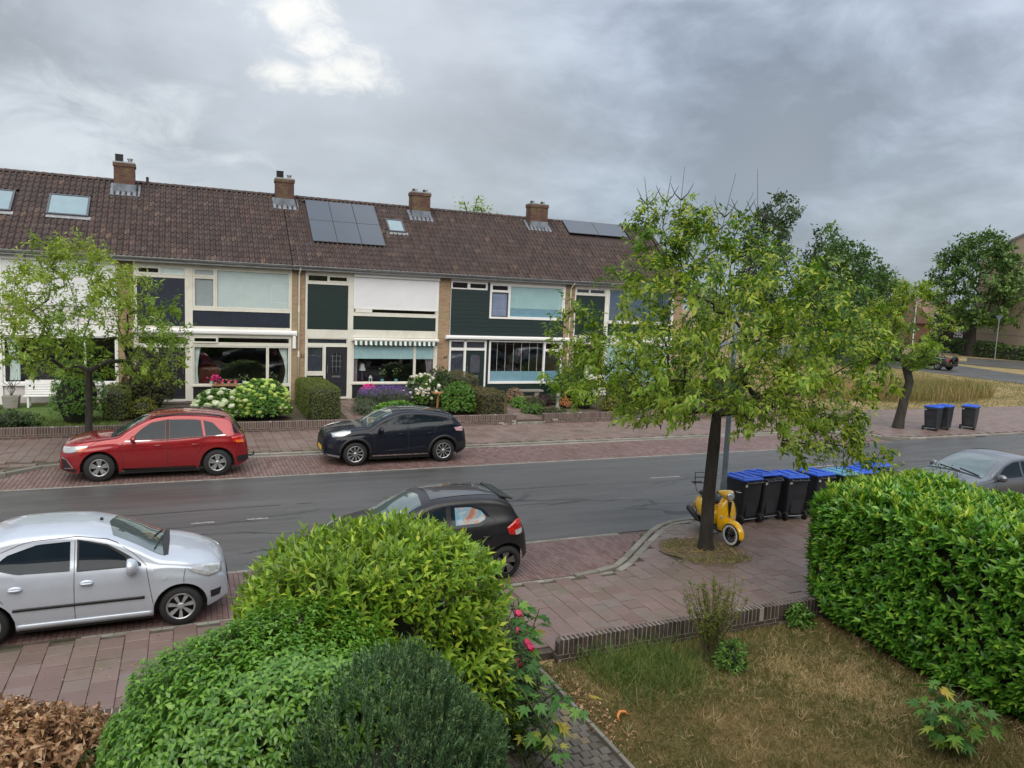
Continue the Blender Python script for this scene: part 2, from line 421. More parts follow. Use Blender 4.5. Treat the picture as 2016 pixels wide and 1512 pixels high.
def bush(name, label, cat, loc, rx, ry, h, n, L, W, mat, k=6, tilt=.9, droop=.1, lump=.14, seed=0, stem=None, group=None, flat=0, shoot=.06, inner=.3, rz=0, curl=.12, boxy=2):
    t = thing(name, label, cat, loc, rz, group)
    P, D = dome_points(max(8, n//k), rx, ry, h, lump, seed, inner, flat, 0, boxy)
    D = norm(D+np.array([0, 0, .5]))
    a, b, c = clusters(P, D, k, shoot, tilt, droop)
    leaf_mesh('foliage', a, b, c, L*RNG.uniform(.7, 1.2, len(a)), W, mat, t, curl=curl)
    twigs_core('dome', (rx, ry, h), stem or MATS['dark_twig'], t)
    return t
def hedge(name, label, loc, x0, x1, y0, y1, z1, n, L, W, mat, k=5, seed=0, lump=.03, depth=.1, core=None, shoot=.04, rz=0, tilt=.8, group=None):
    t = thing(name, label, 'hedge', loc, rz, group)
    P, D = box_points(n//k, x0, x1, y0, y1, z1, lump, seed, depth)
    a, b, c = clusters(P, norm(D+np.array([0, 0, .45])), k, shoot, tilt, .05)
    leaf_mesh('foliage', a, b, c, L*RNG.uniform(.7, 1.2, len(a)), W, mat, t)
    g = depth+.03
    twigs_core('box', (x0+g, x1-g, y0+g, y1-g, 0, z1-g-.02), core or MATS['dark_twig'], t)
    return t

# ============================================================ trees
def tree(name, label, loc, trunk, attract, leaf, mats, r_trunk=.15, k=18, tilt=.8, droop=.35, bare=(), seed=1, group=None, flare=1.25, twig=.5, step=.35, minr=.005, crown_tint=None, cat='tree', tn=10, spread_leaf=1.0):
    """trunk: polyline; attract: (N,3) points of the crown each reached by a twig; leaf: (length, width)"""
    rs = np.random.default_rng(seed); root = thing(name, label, cat, loc, 0, group)
    nodes = [np.array(p, float) for p in trunk]; par = list(range(-1, len(trunk)-1)); nt_ = len(trunk)
    start = max(1, int(len(trunk)*.5)); top = nodes[-1]
    order = np.argsort(np.linalg.norm(attract-np.array(trunk[start]), axis=1)); ends = []
    arr = np.zeros((200000, 3)); cnt = len(nodes); arr[:cnt] = nodes; pen = np.zeros(200000); pen[:start] = 99
    for i in order:
        A = attract[i]; d = np.linalg.norm(arr[:cnt]-A, axis=1)+pen[:cnt]+.35*np.maximum(0, arr[:cnt, 2]-A[2]+.15)
        j = int(np.argmin(d)); p = arr[j].copy(); v = A-p; L = np.linalg.norm(v); m_ = max(1, int(L/step)); last = j
        side = rs.normal(0, 1, 3); side -= side@v*v/max(L*L, 1e-6)
        for s in range(1, m_+1):
            f = s/m_; q = p+v*f+side*.1*L*math.sin(f*math.pi)*.6+np.array([0, 0, .10*L*math.sin(f*math.pi)])+rs.normal(0, .012, 3)
            arr[cnt] = q; par.append(last); last = cnt; cnt += 1
        ends.append((last, v/max(L, 1e-6)))
    wgt = np.zeros(cnt); ch = np.zeros(cnt, int)
    for e, _ in ends: wgt[e] += 1
    for i in range(cnt-1, 0, -1): wgt[par[i]] += wgt[i]; ch[par[i]] += 1
    tot = wgt[0]; rad = np.maximum(minr, r_trunk*(wgt/tot)**.58*.85)
    for i in range(nt_): rad[i] = max(rad[i], r_trunk*(1-.3*i/nt_)) if i < start else rad[i]
    rad[0] = r_trunk*flare
    if nt_ > 2: rad[1] = r_trunk*1.04
    mb = MB()
    # chains: follow the heaviest child
    heavy = {}
    for i in range(1, cnt):
        p = par[i]
        if p not in heavy or wgt[i] > wgt[heavy[p]]: heavy[p] = i
    begun = [(None, 0)]+[(par[i], i) for i in range(1, cnt) if heavy[par[i]] != i]
    for p, i in begun:
        pts, rr = [], []
        if p is not None: pts.append(arr[p]); rr.append(min(rad[p], rad[i]*1.25))
        while True:
            pts.append(arr[i]); rr.append(rad[i])
            if i not in heavy: break
            i = heavy[i]
        if len(pts) > 1: mb.tube(pts, rr, tn if p is None else (7 if rr[0] > .03 else (5 if rr[0] > .012 else 3)), cap=False)
    for b in bare:
        mb.tube(b, [.014*(1-.75*i/(len(b)-1)) for i in range(len(b))], 4, cap=False)
    mb.build('trunk', mats[0], root, smooth=True, fixn=False)
    E_ = np.array([arr[e] for e, _ in ends]); V_ = np.array([v for _, v in ends])
    C = E_-V_*twig*.6+rs.normal(0, .02, E_.shape); Ax = norm(V_+np.array([0, 0, -.15])+rs.normal(0, .25, V_.shape))
    a, b, c = clusters(C, Ax, k, twig, tilt, droop, .45)
    a = a+RNG.normal(0, .035*spread_leaf, a.shape)
    tint = None
    if crown_tint is not None:
        ct = crown_tint(E_); tint = np.clip(np.tile(ct, k)+RNG.normal(0, .16, len(a)), 0, .999)
    leaf_mesh('crown', a, b, c, leaf[0]*RNG.uniform(.65, 1.2, len(a)), leaf[1], mats[1], root, curl=.2, tint=tint)
    return root

# ============================================================ shared materials
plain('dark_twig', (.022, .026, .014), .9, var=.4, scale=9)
M_WHITE = plain('white_paint', (.72, .71, .66), .35, var=.05, scale=2, dirt=((.42, .40, .33), .45))
M_CREAM = plain('cream_paint', (.66, .645, .57), .4, var=.05, scale=1.5, dirt=((.40, .37, .29), .5))
M_PVC = plain('white_plastic', (.78, .78, .77), .3, var=.03)
M_GREEN = plain('dark_green_board', (.012, .026, .024), .35, var=.18, scale=1.3, st=(1, 1, 14), bump=.15, bscale=30)
M_NAVY = plain('navy_board', (.018, .024, .04), .35, var=.2, scale=2)
M_BLACK = plain('black_paint', (.012, .012, .014), .3, var=.2)
M_RUBBER = plain('rubber', (.013, .013, .014), .75, var=.25, scale=12)
M_ZINC = plain('zinc', (.30, .31, .32), .45, .6, var=.15, scale=4, dirt=((.12, .11, .1), .5))
M_STEEL = plain('steel', (.5, .51, .53), .28, .9, var=.08)
M_LEAD = plain('lead_flashing', (.15, .175, .21), .65, .1, var=.35, scale=5, dirt=((.30, .32, .34), .4))
M_WOOD = plain('oak_wood', (.38, .19, .07), .6, var=.3, scale=5, st=(8, 8, 1))
M_WIN = glassmat('window_glass')
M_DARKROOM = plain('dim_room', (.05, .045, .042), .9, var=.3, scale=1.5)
M_BARK = plain('bark', (.030, .025, .020), .9, var=.45, scale=7, bump=1.0, bscale=34, dirt=((.06, .062, .045), .6), st=(1, 1, .35))
BUFF = brickmat('buff_brick', ((.40, .26, .155), (.28, .165, .10)), (.33, .27, .20), stain=((.30, .27, .15), .55, 1.7))
RED = brickmat('red_brick', ((.23, .085, .06), (.13, .05, .04)), (.24, .2, .17), stain=((.26, .22, .08), .8, 3.2))
BEIGE = plain('beige_render', (.33, .265, .20), .9, var=.07, scale=.12, dirt=((.22, .18, .13), .5))

# ============================================================ ground, roads, pavements
def sheet(name, pts, z, mat, thick=None):
    V = [(x, y, z) for x, y in pts]; F = [tuple(range(len(pts)))]
    if thick:
        n = len(pts); V += [(x, y, z-thick) for x, y in pts]; F += [(i, (i+1) % n, (i+1) % n+n, i+n) for i in range(n)]
    me = raw_mesh(name, V, F, mat); b = bmesh.new(); b.from_mesh(me); bmesh.ops.recalc_face_normals(b, faces=b.faces)
    if len(pts) > 4: bmesh.ops.triangulate(b, faces=[f for f in b.faces if len(f.verts) > 4])
    b.to_mesh(me); b.free()
    o = bpy.data.objects.new(name, me); COL.objects.link(o); return struct(o)

t = NT('dry_ground')
c = t.ramp(t.noise(.35, 8, .65), [(.30, (.10, .105, .035)), (.45, (.21, .165, .07)), (.6, (.34, .245, .115)), (.75, (.42, .31, .15))])
c = t.mix(.5, c, t.ramp(t.noise(9, 6, .7), [(.3, (.45, .45, .4)), (.7, (1, 1, 1))]), 'MULTIPLY')
t.base(c); t.rough(.95); t.bump(t.noise(14, 5, .7), .6, .03); M_DRY = t.m
t = NT('garden_soil')
c = t.ramp(t.noise(6, 8, .7), [(.3, (.045, .032, .022)), (.6, (.10, .073, .05)), (.8, (.15, .11, .07))])
c = t.mix(t.ramp(t.noise(1.4, 6, .7), [(.5, 0.0), (.62, .8)]), c, (.055, .085, .02))
t.base(c); t.rough(.95); t.bump(t.noise(40, 5, .7), .8, .02); M_SOIL = t.m
t = NT('lawn_earth')
c = t.ramp(t.noise(2.0, 8, .7), [(.28, (.06, .07, .020)), (.45, (.14, .11, .048)), (.65, (.25, .18, .09))])
t.base(c); t.rough(.95); t.bump(t.noise(50, 5, .7), .9, .02); M_LAWN = t.m

t = NT('asphalt')
n1 = t.noise(420, 3, .6); n2 = t.noise(.45, 7, .6, st=(.25, 1, 1)); n3 = t.noise(2.2, 7, .65, st=(.12, 1.6, 1))
c = t.ramp(n1, [(.3, (.048, .047, .046)), (.52, (.085, .083, .081)), (.72, (.155, .152, .147))])
c = t.mix(.6, c, t.ramp(n2, [(.35, (.62, .62, .62)), (.65, (1.06, 1.06, 1.08))]), 'MULTIPLY')
c = t.mix(.45, c, t.ramp(n3, [(.38, (.55, .54, .52)), (.6, (1.1, 1.1, 1.12))]), 'MULTIPLY')
# longitudinal cracks and the seam between the two paving runs
wv = t.n('ShaderNodeTexVoronoi'); wv.feature = 'DISTANCE_TO_EDGE'; t.l(t.coord('World', (.28, 1.1, 1)), wv.inputs['Vector']); wv.inputs['Scale'].default_value = .9
nn_ = t.n('ShaderNodeTexNoise'); t.l(t.coord('World'), nn_.inputs['Vector']); nn_.inputs['Scale'].default_value = 1.3; nn_.inputs['Detail'].default_value = 6
vm = t.n('ShaderNodeVectorMath'); vm.operation = 'MULTIPLY_ADD'; t.l(nn_.outputs[1], vm.inputs[0]); vm.inputs[1].default_value = (.5, .5, .5); t.l(t.coord('World', (.28, 1.1, 1)), vm.inputs[2]); t.l(vm.outputs[0], wv.inputs['Vector'])
crack = t.math('LESS_THAN', wv.outputs[0], .026)
sy = t.n('ShaderNodeSeparateXYZ'); t.l(t.coord('World'), sy.inputs[0])
zone = t.ramp(t.noise(.4, 4, .5), [(.42, 0.0), (.52, 1.0)])
band = t.math('MULTIPLY', t.math('GREATER_THAN', sy.outputs[1], 13.8), t.math('LESS_THAN', sy.outputs[1], 17.0))
seamy = t.math('ADD', 17.08, t.math('MULTIPLY', t.math('SUBTRACT', t.noise(.5, 5, .7), .5), .22))
seam = t.math('LESS_THAN', t.math('ABSOLUTE', t.math('SUBTRACT', sy.outputs[1], seamy)), .034)
seam = t.math('MULTIPLY', seam, t.math('GREATER_THAN', t.noise(.22, 3, .5), .41))
crk = t.math('MAXIMUM', t.math('MULTIPLY', t.math('MULTIPLY', crack, zone), band), seam)
c = t.mix(t.math('MULTIPLY', crk, .9), c, (.018, .018, .018))
t.base(c); t.rough(t.ramp(t.noise(.8, 6, .6, st=(.3, 1, 1)), [(.35, .30), (.65, .60)]))
t.bump(t.math('SUBTRACT', t.math('MULTIPLY', n1, .3), crk), .5, .006); M_ASPH = t.m

M_PAVER = pieces('red_slab', [(.0, (.172, .108, .097)), (.35, (.198, .130, .118)), (.7, (.232, .158, .142)), (1, (.205, .158, .142))], .6, stain=((.125, .10, .072), .65, .9), moss=((.06, .085, .02), .45, 1.2), gloss_noise=True)
M_CLINK = pieces('red_clinker', [(.0, (.14, .078, .070)), (.4, (.18, .105, .095)), (.75, (.215, .135, .124)), (1, (.18, .125, .118))], .6, stain=((.09, .06, .055), .5, .6), gloss_noise=True)
M_KERB = pieces('kerb_concrete', [(0, (.22, .21, .19)), (1, (.32, .30, .27))], .8, stain=((.12, .11, .07), .6, 1.5), moss=((.09, .11, .03), .5, 2.5))
M_JOINT = plain('sand_joint', (.075, .062, .050), .95, var=.4, scale=6, dirt=((.05, .075, .015), .7))
M_SETT = pieces('grey_sett', [(0, (.095, .085, .075)), (.5, (.15, .135, .12)), (.84, (.17, .15, .125)), (.9, (.22, .175, .11)), (1, (.24, .195, .12))], .8, stain=((.07, .06, .05), .6, 1.5), moss=((.06, .085, .02), .6, 2.4))
M_DBRICK = pieces('dark_brick', [(0, (.034, .024, .023)), (.5, (.058, .038, .034)), (1, (.085, .053, .046))], .8, stain=((.16, .14, .12), .4, 6), moss=((.075, .08, .03), .5, 5))
M_MORTAR = plain('mortar', (.31, .28, .24), .95, var=.2, scale=20)

sheet('ground', [(-1500, -1500), (1500, -1500), (1500, 1500), (-1500, 1500)], -.10, M_DRY)
YN, YF = 13.15, 19.80        # asphalt edges
road = sheet('road', [(-70, YN), (9.3, YN), (9.9, 13.45), (10.5, 13.56), (60.7, 13.56), (60.7, 20.3), (26.5, 20.3), (25.8, 20.3), (22, YF+.08), (15, YF), (-70, YF)], 0, M_ASPH, .4)
sheet('cross_street', [(60.7, -120), (60.7, 20), (60.4, 37), (61.4, 47), (61.7, 60), (61.5, 300), (75, 300), (76, 60), (74.5, 53), (70.2, 43), (69.5, 36), (69, -120)], 0, M_ASPH, .4)
# painted dashes, worn
for x in (.15, 1.2):
    pass
t = NT('worn_road_paint'); t.base((.62, .62, .6)); t.rough(.6)
tr = t.n('ShaderNodeBsdfTransparent'); ms = t.n('ShaderNodeMixShader'); t.l(t.ramp(t.noise(16, 7, .7), [(.42, 0.0), (.55, .5)]), ms.inputs[0])
t.l(tr.outputs[0], ms.inputs[1]); t.l(t.p.outputs[0], ms.inputs[2]); t.l(ms.outputs[0], t.o.inputs[0]); M_PAINT = t.m
def mark(x0, x1, y, wd=.08):
    o = sheet('road_marking', [(x0, y), (x1, y), (x1, y+wd), (x0, y+wd)], .004, M_PAINT); o.parent = road; del o['kind']
for x0, x1, y in ((.12, .56, 16.1), (1.2, 1.62, 16.1), (12.0, 13.0, 17.2), (17.6, 19.3, 17.25)): mark(x0, x1, y)
cs = bpy.data.objects['cross_street']
for k in range(9):
    o = sheet('road_marking', [(62.2, 20+k*6), (62.35, 20+k*6), (62.35, 24+k*6), (62.2, 24+k*6)], .004, M_PAINT); o.parent = cs; del o['kind']

# ---- parking bays of red clinkers (stretcher rows across the bay)
def curve_near(y):           # right end of the near bay: the kerb swings out to the road
    pts = [(11.2, 7.0), (11.35, 7.15), (12.0, 7.95), (12.56, 8.58), (13.2, 9.3)]
    return float(np.interp(y, [p[0] for p in pts], [p[1] for p in pts]))
nb = sheet('near_parking_bay', [(-40, 11.2), (7.0, 11.2), (7.15, 11.35), (7.95, 12.0), (8.58, 12.56), (9.2, YN), (-40, YN)], -.012, M_JOINT, .3)
fb = sheet('far_parking_bay', [(-4.4, YF), (15, YF), (22, YF+.08), (25.8, 20.3), (25.6, 20.85), (25.0, 21.5), (23.3, 22.38), (-2.9, 22.4), (-3.6, 21.95), (-4.3, 21.0)], -.012, M_JOINT, .3)
sheet('far_parking_bay_west', [(-60, YF), (-4.4, YF), (-4.3, 21.0), (-60, 21.0)], -.012, M_JOINT, .3)
def herring(mb, x0, x1, y0, y1, keep, L=.205, W=.078, g=.007):
    # rows of bricks laid across the bay, every other row shifted half a brick
    nx = int((x1-x0)/W)
    for i in range(nx):
        x = x0+i*W; y = y0-(.5*L if i % 2 else 0)
        while y < y1:
            a, b = max(y, y0), min(y+L, y1)
            if b-a > .03 and keep(x+W/2, (a+b)/2):
                dz = random.uniform(-.002, .002); mb.tile(x+g/2, x+W-g/2, a+g/2, b-g/2, -.05, dz, random.random(), .003)
            y += L
    return mb
# bricks that can be told apart singly just inside the kerb line beside the dark hatchback; the rest joined
mb = MB(); near_keep = lambda x, y: x < curve_near(y)-.06
herring(mb, -6.2, 9.2, 11.24, YN-.1, near_keep)
stuff(mb.build('paving_brick', M_CLINK, nb, fixn=False))
mb = MB(); herring(mb, -4.2, 25.0, YF+.12, 22.36, lambda x, y: x > np.interp(y, [19.8, 21, 22, 22.4], [-4.3, -4.1, -3.45, -2.8]) and x < np.interp(y, [20.3, 20.8, 21.5, 22.4], [25.8, 25.5, 24.9, 23.2]), L=.205, W=.105, g=.01)
stuff(mb.build('paving_brick', M_CLINK, fb, fixn=False))
# edge rows
me_edge = MB().tile(-.098, .098, -.048, .048, -.06, 0, .5).build('edge_brick_source', M_KERB); edge_me = me_edge.data; bpy.data.objects.remove(me_edge)
pl = [((-1.2+.2*i, 11.15, .003), (0, 0, 0), (1, 1, 1)) for i in range(42)]
copies(edge_me, 'edge_brick', pl, nb)
mb = MB()
for i in range(150): mb.tile(-30+.2*i+.002, -30+.2*i+.198, YN-.09, YN-.002, -.05, .002, random.random())
for i in range(42): mb.tile(.2*i+.002, .2*i+.198, YN-.09, YN-.002, -.05, .002, random.random()) if .2*i < 8.8 else None
for i in range(144): mb.tile(-4+.2*i+.002, -4+.2*i+.198, YF+.005, YF+.1, -.05, .002, random.random()) if -4+.2*i < 22 else None
stuff(mb.build('edge_brick', M_KERB, nb, fixn=False))

# ---- kerbs: stones 1 m long, those curving round the bay ends in short pieces
def kerb(name, line, wd=.12, h=.07, step=.95, parent=None, mat=None, cap=300):
    pts = [Vector((*p, 0)) for p in line]; d = [0]
    for a, b in zip(pts, pts[1:]): d.append(d[-1]+(b-a).length)
    def at(s):
        for i in range(len(d)-1):
            if s <= d[i+1]: f = (s-d[i])/(d[i+1]-d[i]); return pts[i].lerp(pts[i+1], f)
        return pts[-1]
    s = 0; r = []
    while s < d[-1]-.05:
        e = min(s+step, d[-1]); a, b = at(s), at(e); dr = (b-a).normalized(); a2, b2 = a+dr*.006, b-dr*.006
        n = Vector((-dr.y, dr.x, 0))*wd/2; z1 = h+random.uniform(-.005, .005); ch = .012
        V = [a2-n, b2-n, b2+n, a2+n]; V = [(v.x, v.y, -.2) for v in V]+[(v.x, v.y, z1-ch) for v in V]
        n2 = n*(1-ch*2/wd); V += [(v.x, v.y, z1) for v in (a2-n2, b2-n2, b2+n2, a2+n2)]
        F = [(8, 9, 10, 11)]+[(i, (i+1) % 4, 4+(i+1) % 4, 4+i) for i in range(4)]+[(4+i, 4+(i+1) % 4, 8+(i+1) % 4, 8+i) for i in range(4)]
        r.append(MB().add(V, F, random.random()).build(name, mat or M_KERB, parent)); s = e
    return r
# ---- pavements: a bed, with slabs on top
fp = sheet('far_pavement', [(-60, 21.1), (-4.35, 21.1), (-3.65, 22.0), (-2.95, 22.5), (23.3, 22.5), (25.0, 21.6), (25.75, 20.9), (26.3, 20.42), (60.5, 20.42), (60.5, 27.0), (-60, 27.0)], .035, M_JOINT, .3)
kerb('kerb_stone', [(-20, 21.05), (-4.4, 21.05), (-4.1, 21.4), (-3.65, 21.95), (-2.95, 22.32), (-2, 22.47), (23.2, 22.47), (24.3, 22.1), (25.05, 21.5), (25.7, 20.85), (26.3, 20.36), (27.5, 20.33), (60, 20.33)], .12, .07, .95, fp)
kerb('gutter_stone', [(-2, 22.33), (23.2, 22.33)], .13, .02, 1.9, fp)
np_ = sheet('near_pavement', [(-60, 8.72), (60.5, 8.72), (60.5, 11.2), (17.5, 11.2), (16.6, 13.45), (10.5, 13.45), (9.9, 13.33), (9.4, 13.05), (8.72, 12.42), (8.1, 11.85), (7.25, 11.18), (6.9, 11.1), (-60, 11.1)], .0, M_JOINT, .3)
kerb('kerb_stone', [(6.3, 11.15), (7.15, 11.27), (7.6, 11.6), (8.05, 12.0), (8.62, 12.52), (9.02, 12.86), (9.4, 13.17), (9.9, 13.43), (10.5, 13.5), (16.6, 13.5)], .12, .05, .5, np_)
kerb('kerb_stone', [(7.2, 11.14), (7.66, 11.45), (8.1, 11.84), (8.68, 12.36), (9.08, 12.7), (9.46, 13.0), (9.92, 13.28), (10.5, 13.36)], .13, .038, .5, np_)
sheet('right_parking_bay', [(16.6, 13.5), (17.5, 11.2), (60, 11.2), (60, 13.5)], -.004, M_CLINK, .3)
tile_src = MB().tile(-.1465, .1465, -.1465, .1465, -.03, 0, None, .0045).build('tile_source', M_PAVER); tile_me = tile_src.data; bpy.data.objects.remove(tile_src)
ang_face = lambda: (random.gauss(0, .009), random.gauss(0, .009), random.gauss(0, .006))
cand = []
j = 0; y = 11.08-.15
def in_near(x, y):
    if y < 8.8: return False
    if y < 10.98: return True
    if y > 13.3: return False
    return np.interp(y, [11.0, 11.85, 12.42, 13.05], [7.22, 8.12, 8.74, 9.42]) < x < 16.4
for i in range(90):
    for k in range(-8, 9): cand.append((-6+i*.3, 10.95-.3*k-(.15 if i % 2 else 0)))
def vis(x, y):    # those seen in the open between the shrubs count first
    a = 3.2 < x < 10.2 and y < 13.2
    b = -3.4 < x < -.7 and y < 11
    return 0 if a else (1 if b else 2)
cand = [c_ for c_ in cand if in_near(*c_)]
cand.sort(key=lambda c_: (vis(*c_), c_[1]))
def inpit(x, y): return ((x-9.35)/.75)**2+((y-11.55)/.85)**2 < 1
cand = [c_ for c_ in cand if not inpit(*c_)]
copies(tile_me, 'paving_slab', [((x, y, .028+random.gauss(0, .003)), ang_face(), (1, 1, 1)) for x, y in cand[:300]], np_)
mb = MB()
for x, y in cand[300:]: mb.tile(x-.1475, x+.1475, y-.1475, y+.1475, -.02, .028+random.gauss(0, .0025), random.random(), .005)
stuff(mb.build('paving_slab', M_PAVER, np_, fixn=False))
# far pavement slabs: 20 px wide, 3 px deep in the picture
cand = []
for j in range(21):
    for i in range(240):
        x = -8+i*.3; y = 20.65+.3*j+(.15 if i % 2 else 0)
        if y > 26.85: continue
        if y < 22.7 and x < 23.6: continue
        if y < 22.7 and x < np.interp(y, [20.5, 21.6, 22.5], [26.5, 25.3, 23.6]): continue
        cand.append((x, y))
cand += [(-8+.3*i+(.15 if j % 2 else 0), 21.35+.3*j) for j in range(4) for i in range(16) if -8+.3*i < np.interp(21.35+.3*j, [21, 22, 22.5], [-4.7, -4.1, -3.3])]
def score(x, y): return (0 if -5 < x < 18 else 1, abs(x-2))
cand.sort(key=lambda c_: score(*c_))
copies(tile_me, 'paving_slab', [((x, y, .065+random.gauss(0, .002)), ang_face(), (1, 1, 1)) for x, y in cand[:300]], fp)
mb = MB()
for x, y in cand[300:]: mb.tile(x-.1475, x+.1475, y-.1475, y+.1475, .0, .065+random.gauss(0, .0022), random.random(), .005)
stuff(mb.build('paving_slab', M_PAVER, fp, fixn=False))
# storm drain in the far gutter
t_ = thing('storm_drain', 'small iron storm drain grate in the gutter beside the lone blue-lidded bin', 'drain', (30.35, 20.2, 0))
mb = MB()
mb.box(-.28, .28, -.03, .02, .0, .02); mb.box(-.28, .28, .14, .19, .0, .02)
mb.build('frame', M_BLACK, t_)
for k in range(5): MB().box(-.25+k*.11, -.19+k*.11, .02, .14, .0, .015).build('bar', M_BLACK, t_)

# ---- tree pit
bm_ = MB(); V = [(9.35, 11.55, .055)]; n = 40
for ring in (.5, 1.0):
    for k in range(n):
        a = 2*math.pi*k/n; rr = ring*(1+.12*math.sin(3*a+1)+.08*math.sin(7*a)); V.append((9.35+.78*rr*math.cos(a), 11.55+.9*rr*math.sin(a), .058 if ring < 1 else .022))
F = [(0, 1+k, 1+(k+1) % n) for k in range(n)]+[(1+k, 1+n+k, 1+n+(k+1) % n, 1+(k+1) % n) for k in range(n)]
t = NT('pit_soil'); c = t.ramp(t.noise(30, 8, .75), [(.3, (.06, .04, .026)), (.5, (.14, .10, .065)), (.7, (.26, .20, .13))]); t.base(c); t.rough(.95); t.bump(t.noise(60, 5, .7), 1, .02)
struct(bm_.add(V, F).build('tree_pit', t.m, None))

# ---- front garden of this side: lawn, path, low wall
sheet('lawn', [(4.34, -3), (14, -3), (14, 8.55), (4.34, 8.55)], -.07, M_LAWN, .3)
sheet('garden_soil', [(-14, -3), (2.95, -3), (2.95, 8.72), (-14, 8.72)], -.06, M_SOIL, .3)
gp = sheet('garden_path', [(2.95, -3), (4.34, -3), (4.34, 8.72), (2.95, 8.72)], -.075, M_JOINT, .3)
s_src = MB().tile(-.054, .054, -.054, .054, -.03, 0, None, .008).build('sett_source', M_SETT); sett_me = s_src.data; bpy.data.objects.remove(s_src)
cand = []
for j in range(75):
    for i in range(12):
        x = 3.03+i*.117+(.058 if j % 2 else 0); y = 8.2-j*.117
        if x < 4.24: cand.append((x, y))
cand.sort(key=lambda c_: (0 if 4.9 < c_[1] < 7.7 else 1, -c_[1]))
copies(sett_me, 'paving_sett', [((x+random.gauss(0, .002), y+random.gauss(0, .002), -.045+random.gauss(0, .0035)), (random.gauss(0, .03), random.gauss(0, .03), random.gauss(0, .03)), (1, 1, 1)) for x, y in cand[:300]], gp)
mb = MB()
for x, y in cand[300:]: mb.tile(x-.054, x+.054, y-.054, y+.054, -.07, -.045+random.gauss(0, .003), random.random(), .008)
stuff(mb.build('paving_sett', M_SETT, gp, fixn=False))
for k in range(26): MB().tile(4.28, 4.33, 8.3-.31*k+.004, 8.6-.31*k-.004, -.2, -.02+random.gauss(0, .004), random.random(), .006).build('path_edging', M_KERB, gp)

def brick_wall(name, label, x0, x1, yf, z0, z1, brick_mat, fine, thick=.2):
    """low wall of stretcher courses under a soldier course; fine: each brick a part (up to 300)"""
    t_ = thing(name, label, 'garden wall', (x0, yf, z0)); L = x1-x0; H = z1-z0
    MB().box(.004, L-.004, .004, thick-.004, -.1, H-.004).build('mortar', M_MORTAR, t_)
    top = H; sh = .205; n = int(L/.0735); ws = L/n; k = 0
    src = MB().tile(-.030, .030, 0, thick, -sh, 0, None, .004).build('b', brick_mat); sm = src.data; bpy.data.objects.remove(src)
    src = MB().box(-.1, .1, 0, .1, -.052, 0).build('b', brick_mat); st_ = src.data; bpy.data.objects.remove(src)
    sol = [((ws*(i+.5), random.gauss(0, .0018), top+random.gauss(0, .002)), (0, random.gauss(0, .008), 0), (1, 1, 1)) for i in range(n)]
    stc = []; r = 0; z = top-sh-.011
    while z > -.05:
        x = .1+(.05 if r % 2 else -.03)
        while x < L-.08:
            stc.append(((x, random.gauss(0, .0018), z), (0, 0, random.gauss(0, .004)), (1, 1, 1))); x += .213
        z -= .0635; r += 1
    if fine:
        copies(sm, 'brick', sol[:200], t_); copies(st_, 'brick', stc[:95], t_); sol, stc = sol[200:], stc[95:]
    mb = MB()
    for (x, y, z), _, _ in sol: mb.tile(x-.030, x+.030, y, y+thick, z-sh, z, random.random(), .004)
    for (x, y, z), _, _ in stc: mb.box(x-.1, x+.1, y, y+.1, z-.052, z, random.random())
    # end faces
    for r in range(int(H/.0635)):
        for e in (0, 1):
            z = .01+r*.0635; xx = -.004 if not e else L-.016
            mb.box(xx, xx+.02, .008, thick-.008, z, z+.052, random.random())
    if mb.V: stuff(mb.build('brick', brick_mat, t_, fixn=False))
    return t_
brick_wall('garden_wall', 'low dark brick wall between the dry lawn and the pavement, ending at the garden path', 4.62, 14.0, 8.5, -.09, .27, M_DBRICK, True, .115)
brick_wall('garden_wall', 'low dark brick wall behind the dry brown shrub and the large green bushes', -14, 3.1, 8.5, -.09, .22, M_DBRICK, False)
# far side low walls
M_FBRICK = pieces('far_wall_brick', [(0, (.075, .045, .043)), (.5, (.12, .072, .068)), (1, (.16, .10, .09))], .8, stain=((.07, .07, .05), .5, 2), moss=((.06, .08, .03), .5, 3))
brick_wall('garden_wall', 'brown brick wall along the lawn and hydrangeas behind the red car', -9, 5.35, 25.95, .03, .40, M_FBRICK, False)
brick_wall('garden_wall', 'short brown brick wall in front of the clipped olive hedge, behind the rear of the black crossover', 6.5, 11.75, 25.98, .03, .44, M_FBRICK, False)
brick_wall('garden_wall', 'long brown brick wall right of the stepped garden path, running on behind the yellow scooter tree', 12.95, 25.4, 26.0, .03, .44, M_FBRICK, False)
# far gardens: ground rising from the wall to the houses
def slope(name, x0, x1, mat, y0=26.1, y1=31.05, z0=.22, z1=.42):
    me = raw_mesh(name, [(x0, y0, z0), (x1, y0, z0), (x1, y1, z1), (x0, y1, z1), (x0, y0, -.2), (x1, y0, -.2), (x1, y1, -.2), (x0, y1, -.2)], [(0, 1, 2, 3), (4, 5, 1, 0), (5, 6, 2, 1), (7, 4, 0, 3)], mat)
    o = bpy.data.objects.new(name, me); COL.objects.link(o); return struct(o)
t = NT('green_lawn'); c = t.ramp(t.noise(5, 8, .7), [(.3, (.045, .085, .015)), (.6, (.09, .15, .025)), (.8, (.14, .17, .05))]); t.base(c); t.rough(.9); t.bump(t.noise(60, 4, .7), 1, .03); M_GLAWN = t.m
slope('far_lawn', -14, -1.9, M_GLAWN); slope('far_garden_soil', -1.9, 5.45, M_SOIL); slope('far_garden_soil', 6.45, 11.75, M_SOIL); slope('far_garden_soil', 12.9, 25.4, M_SOIL)
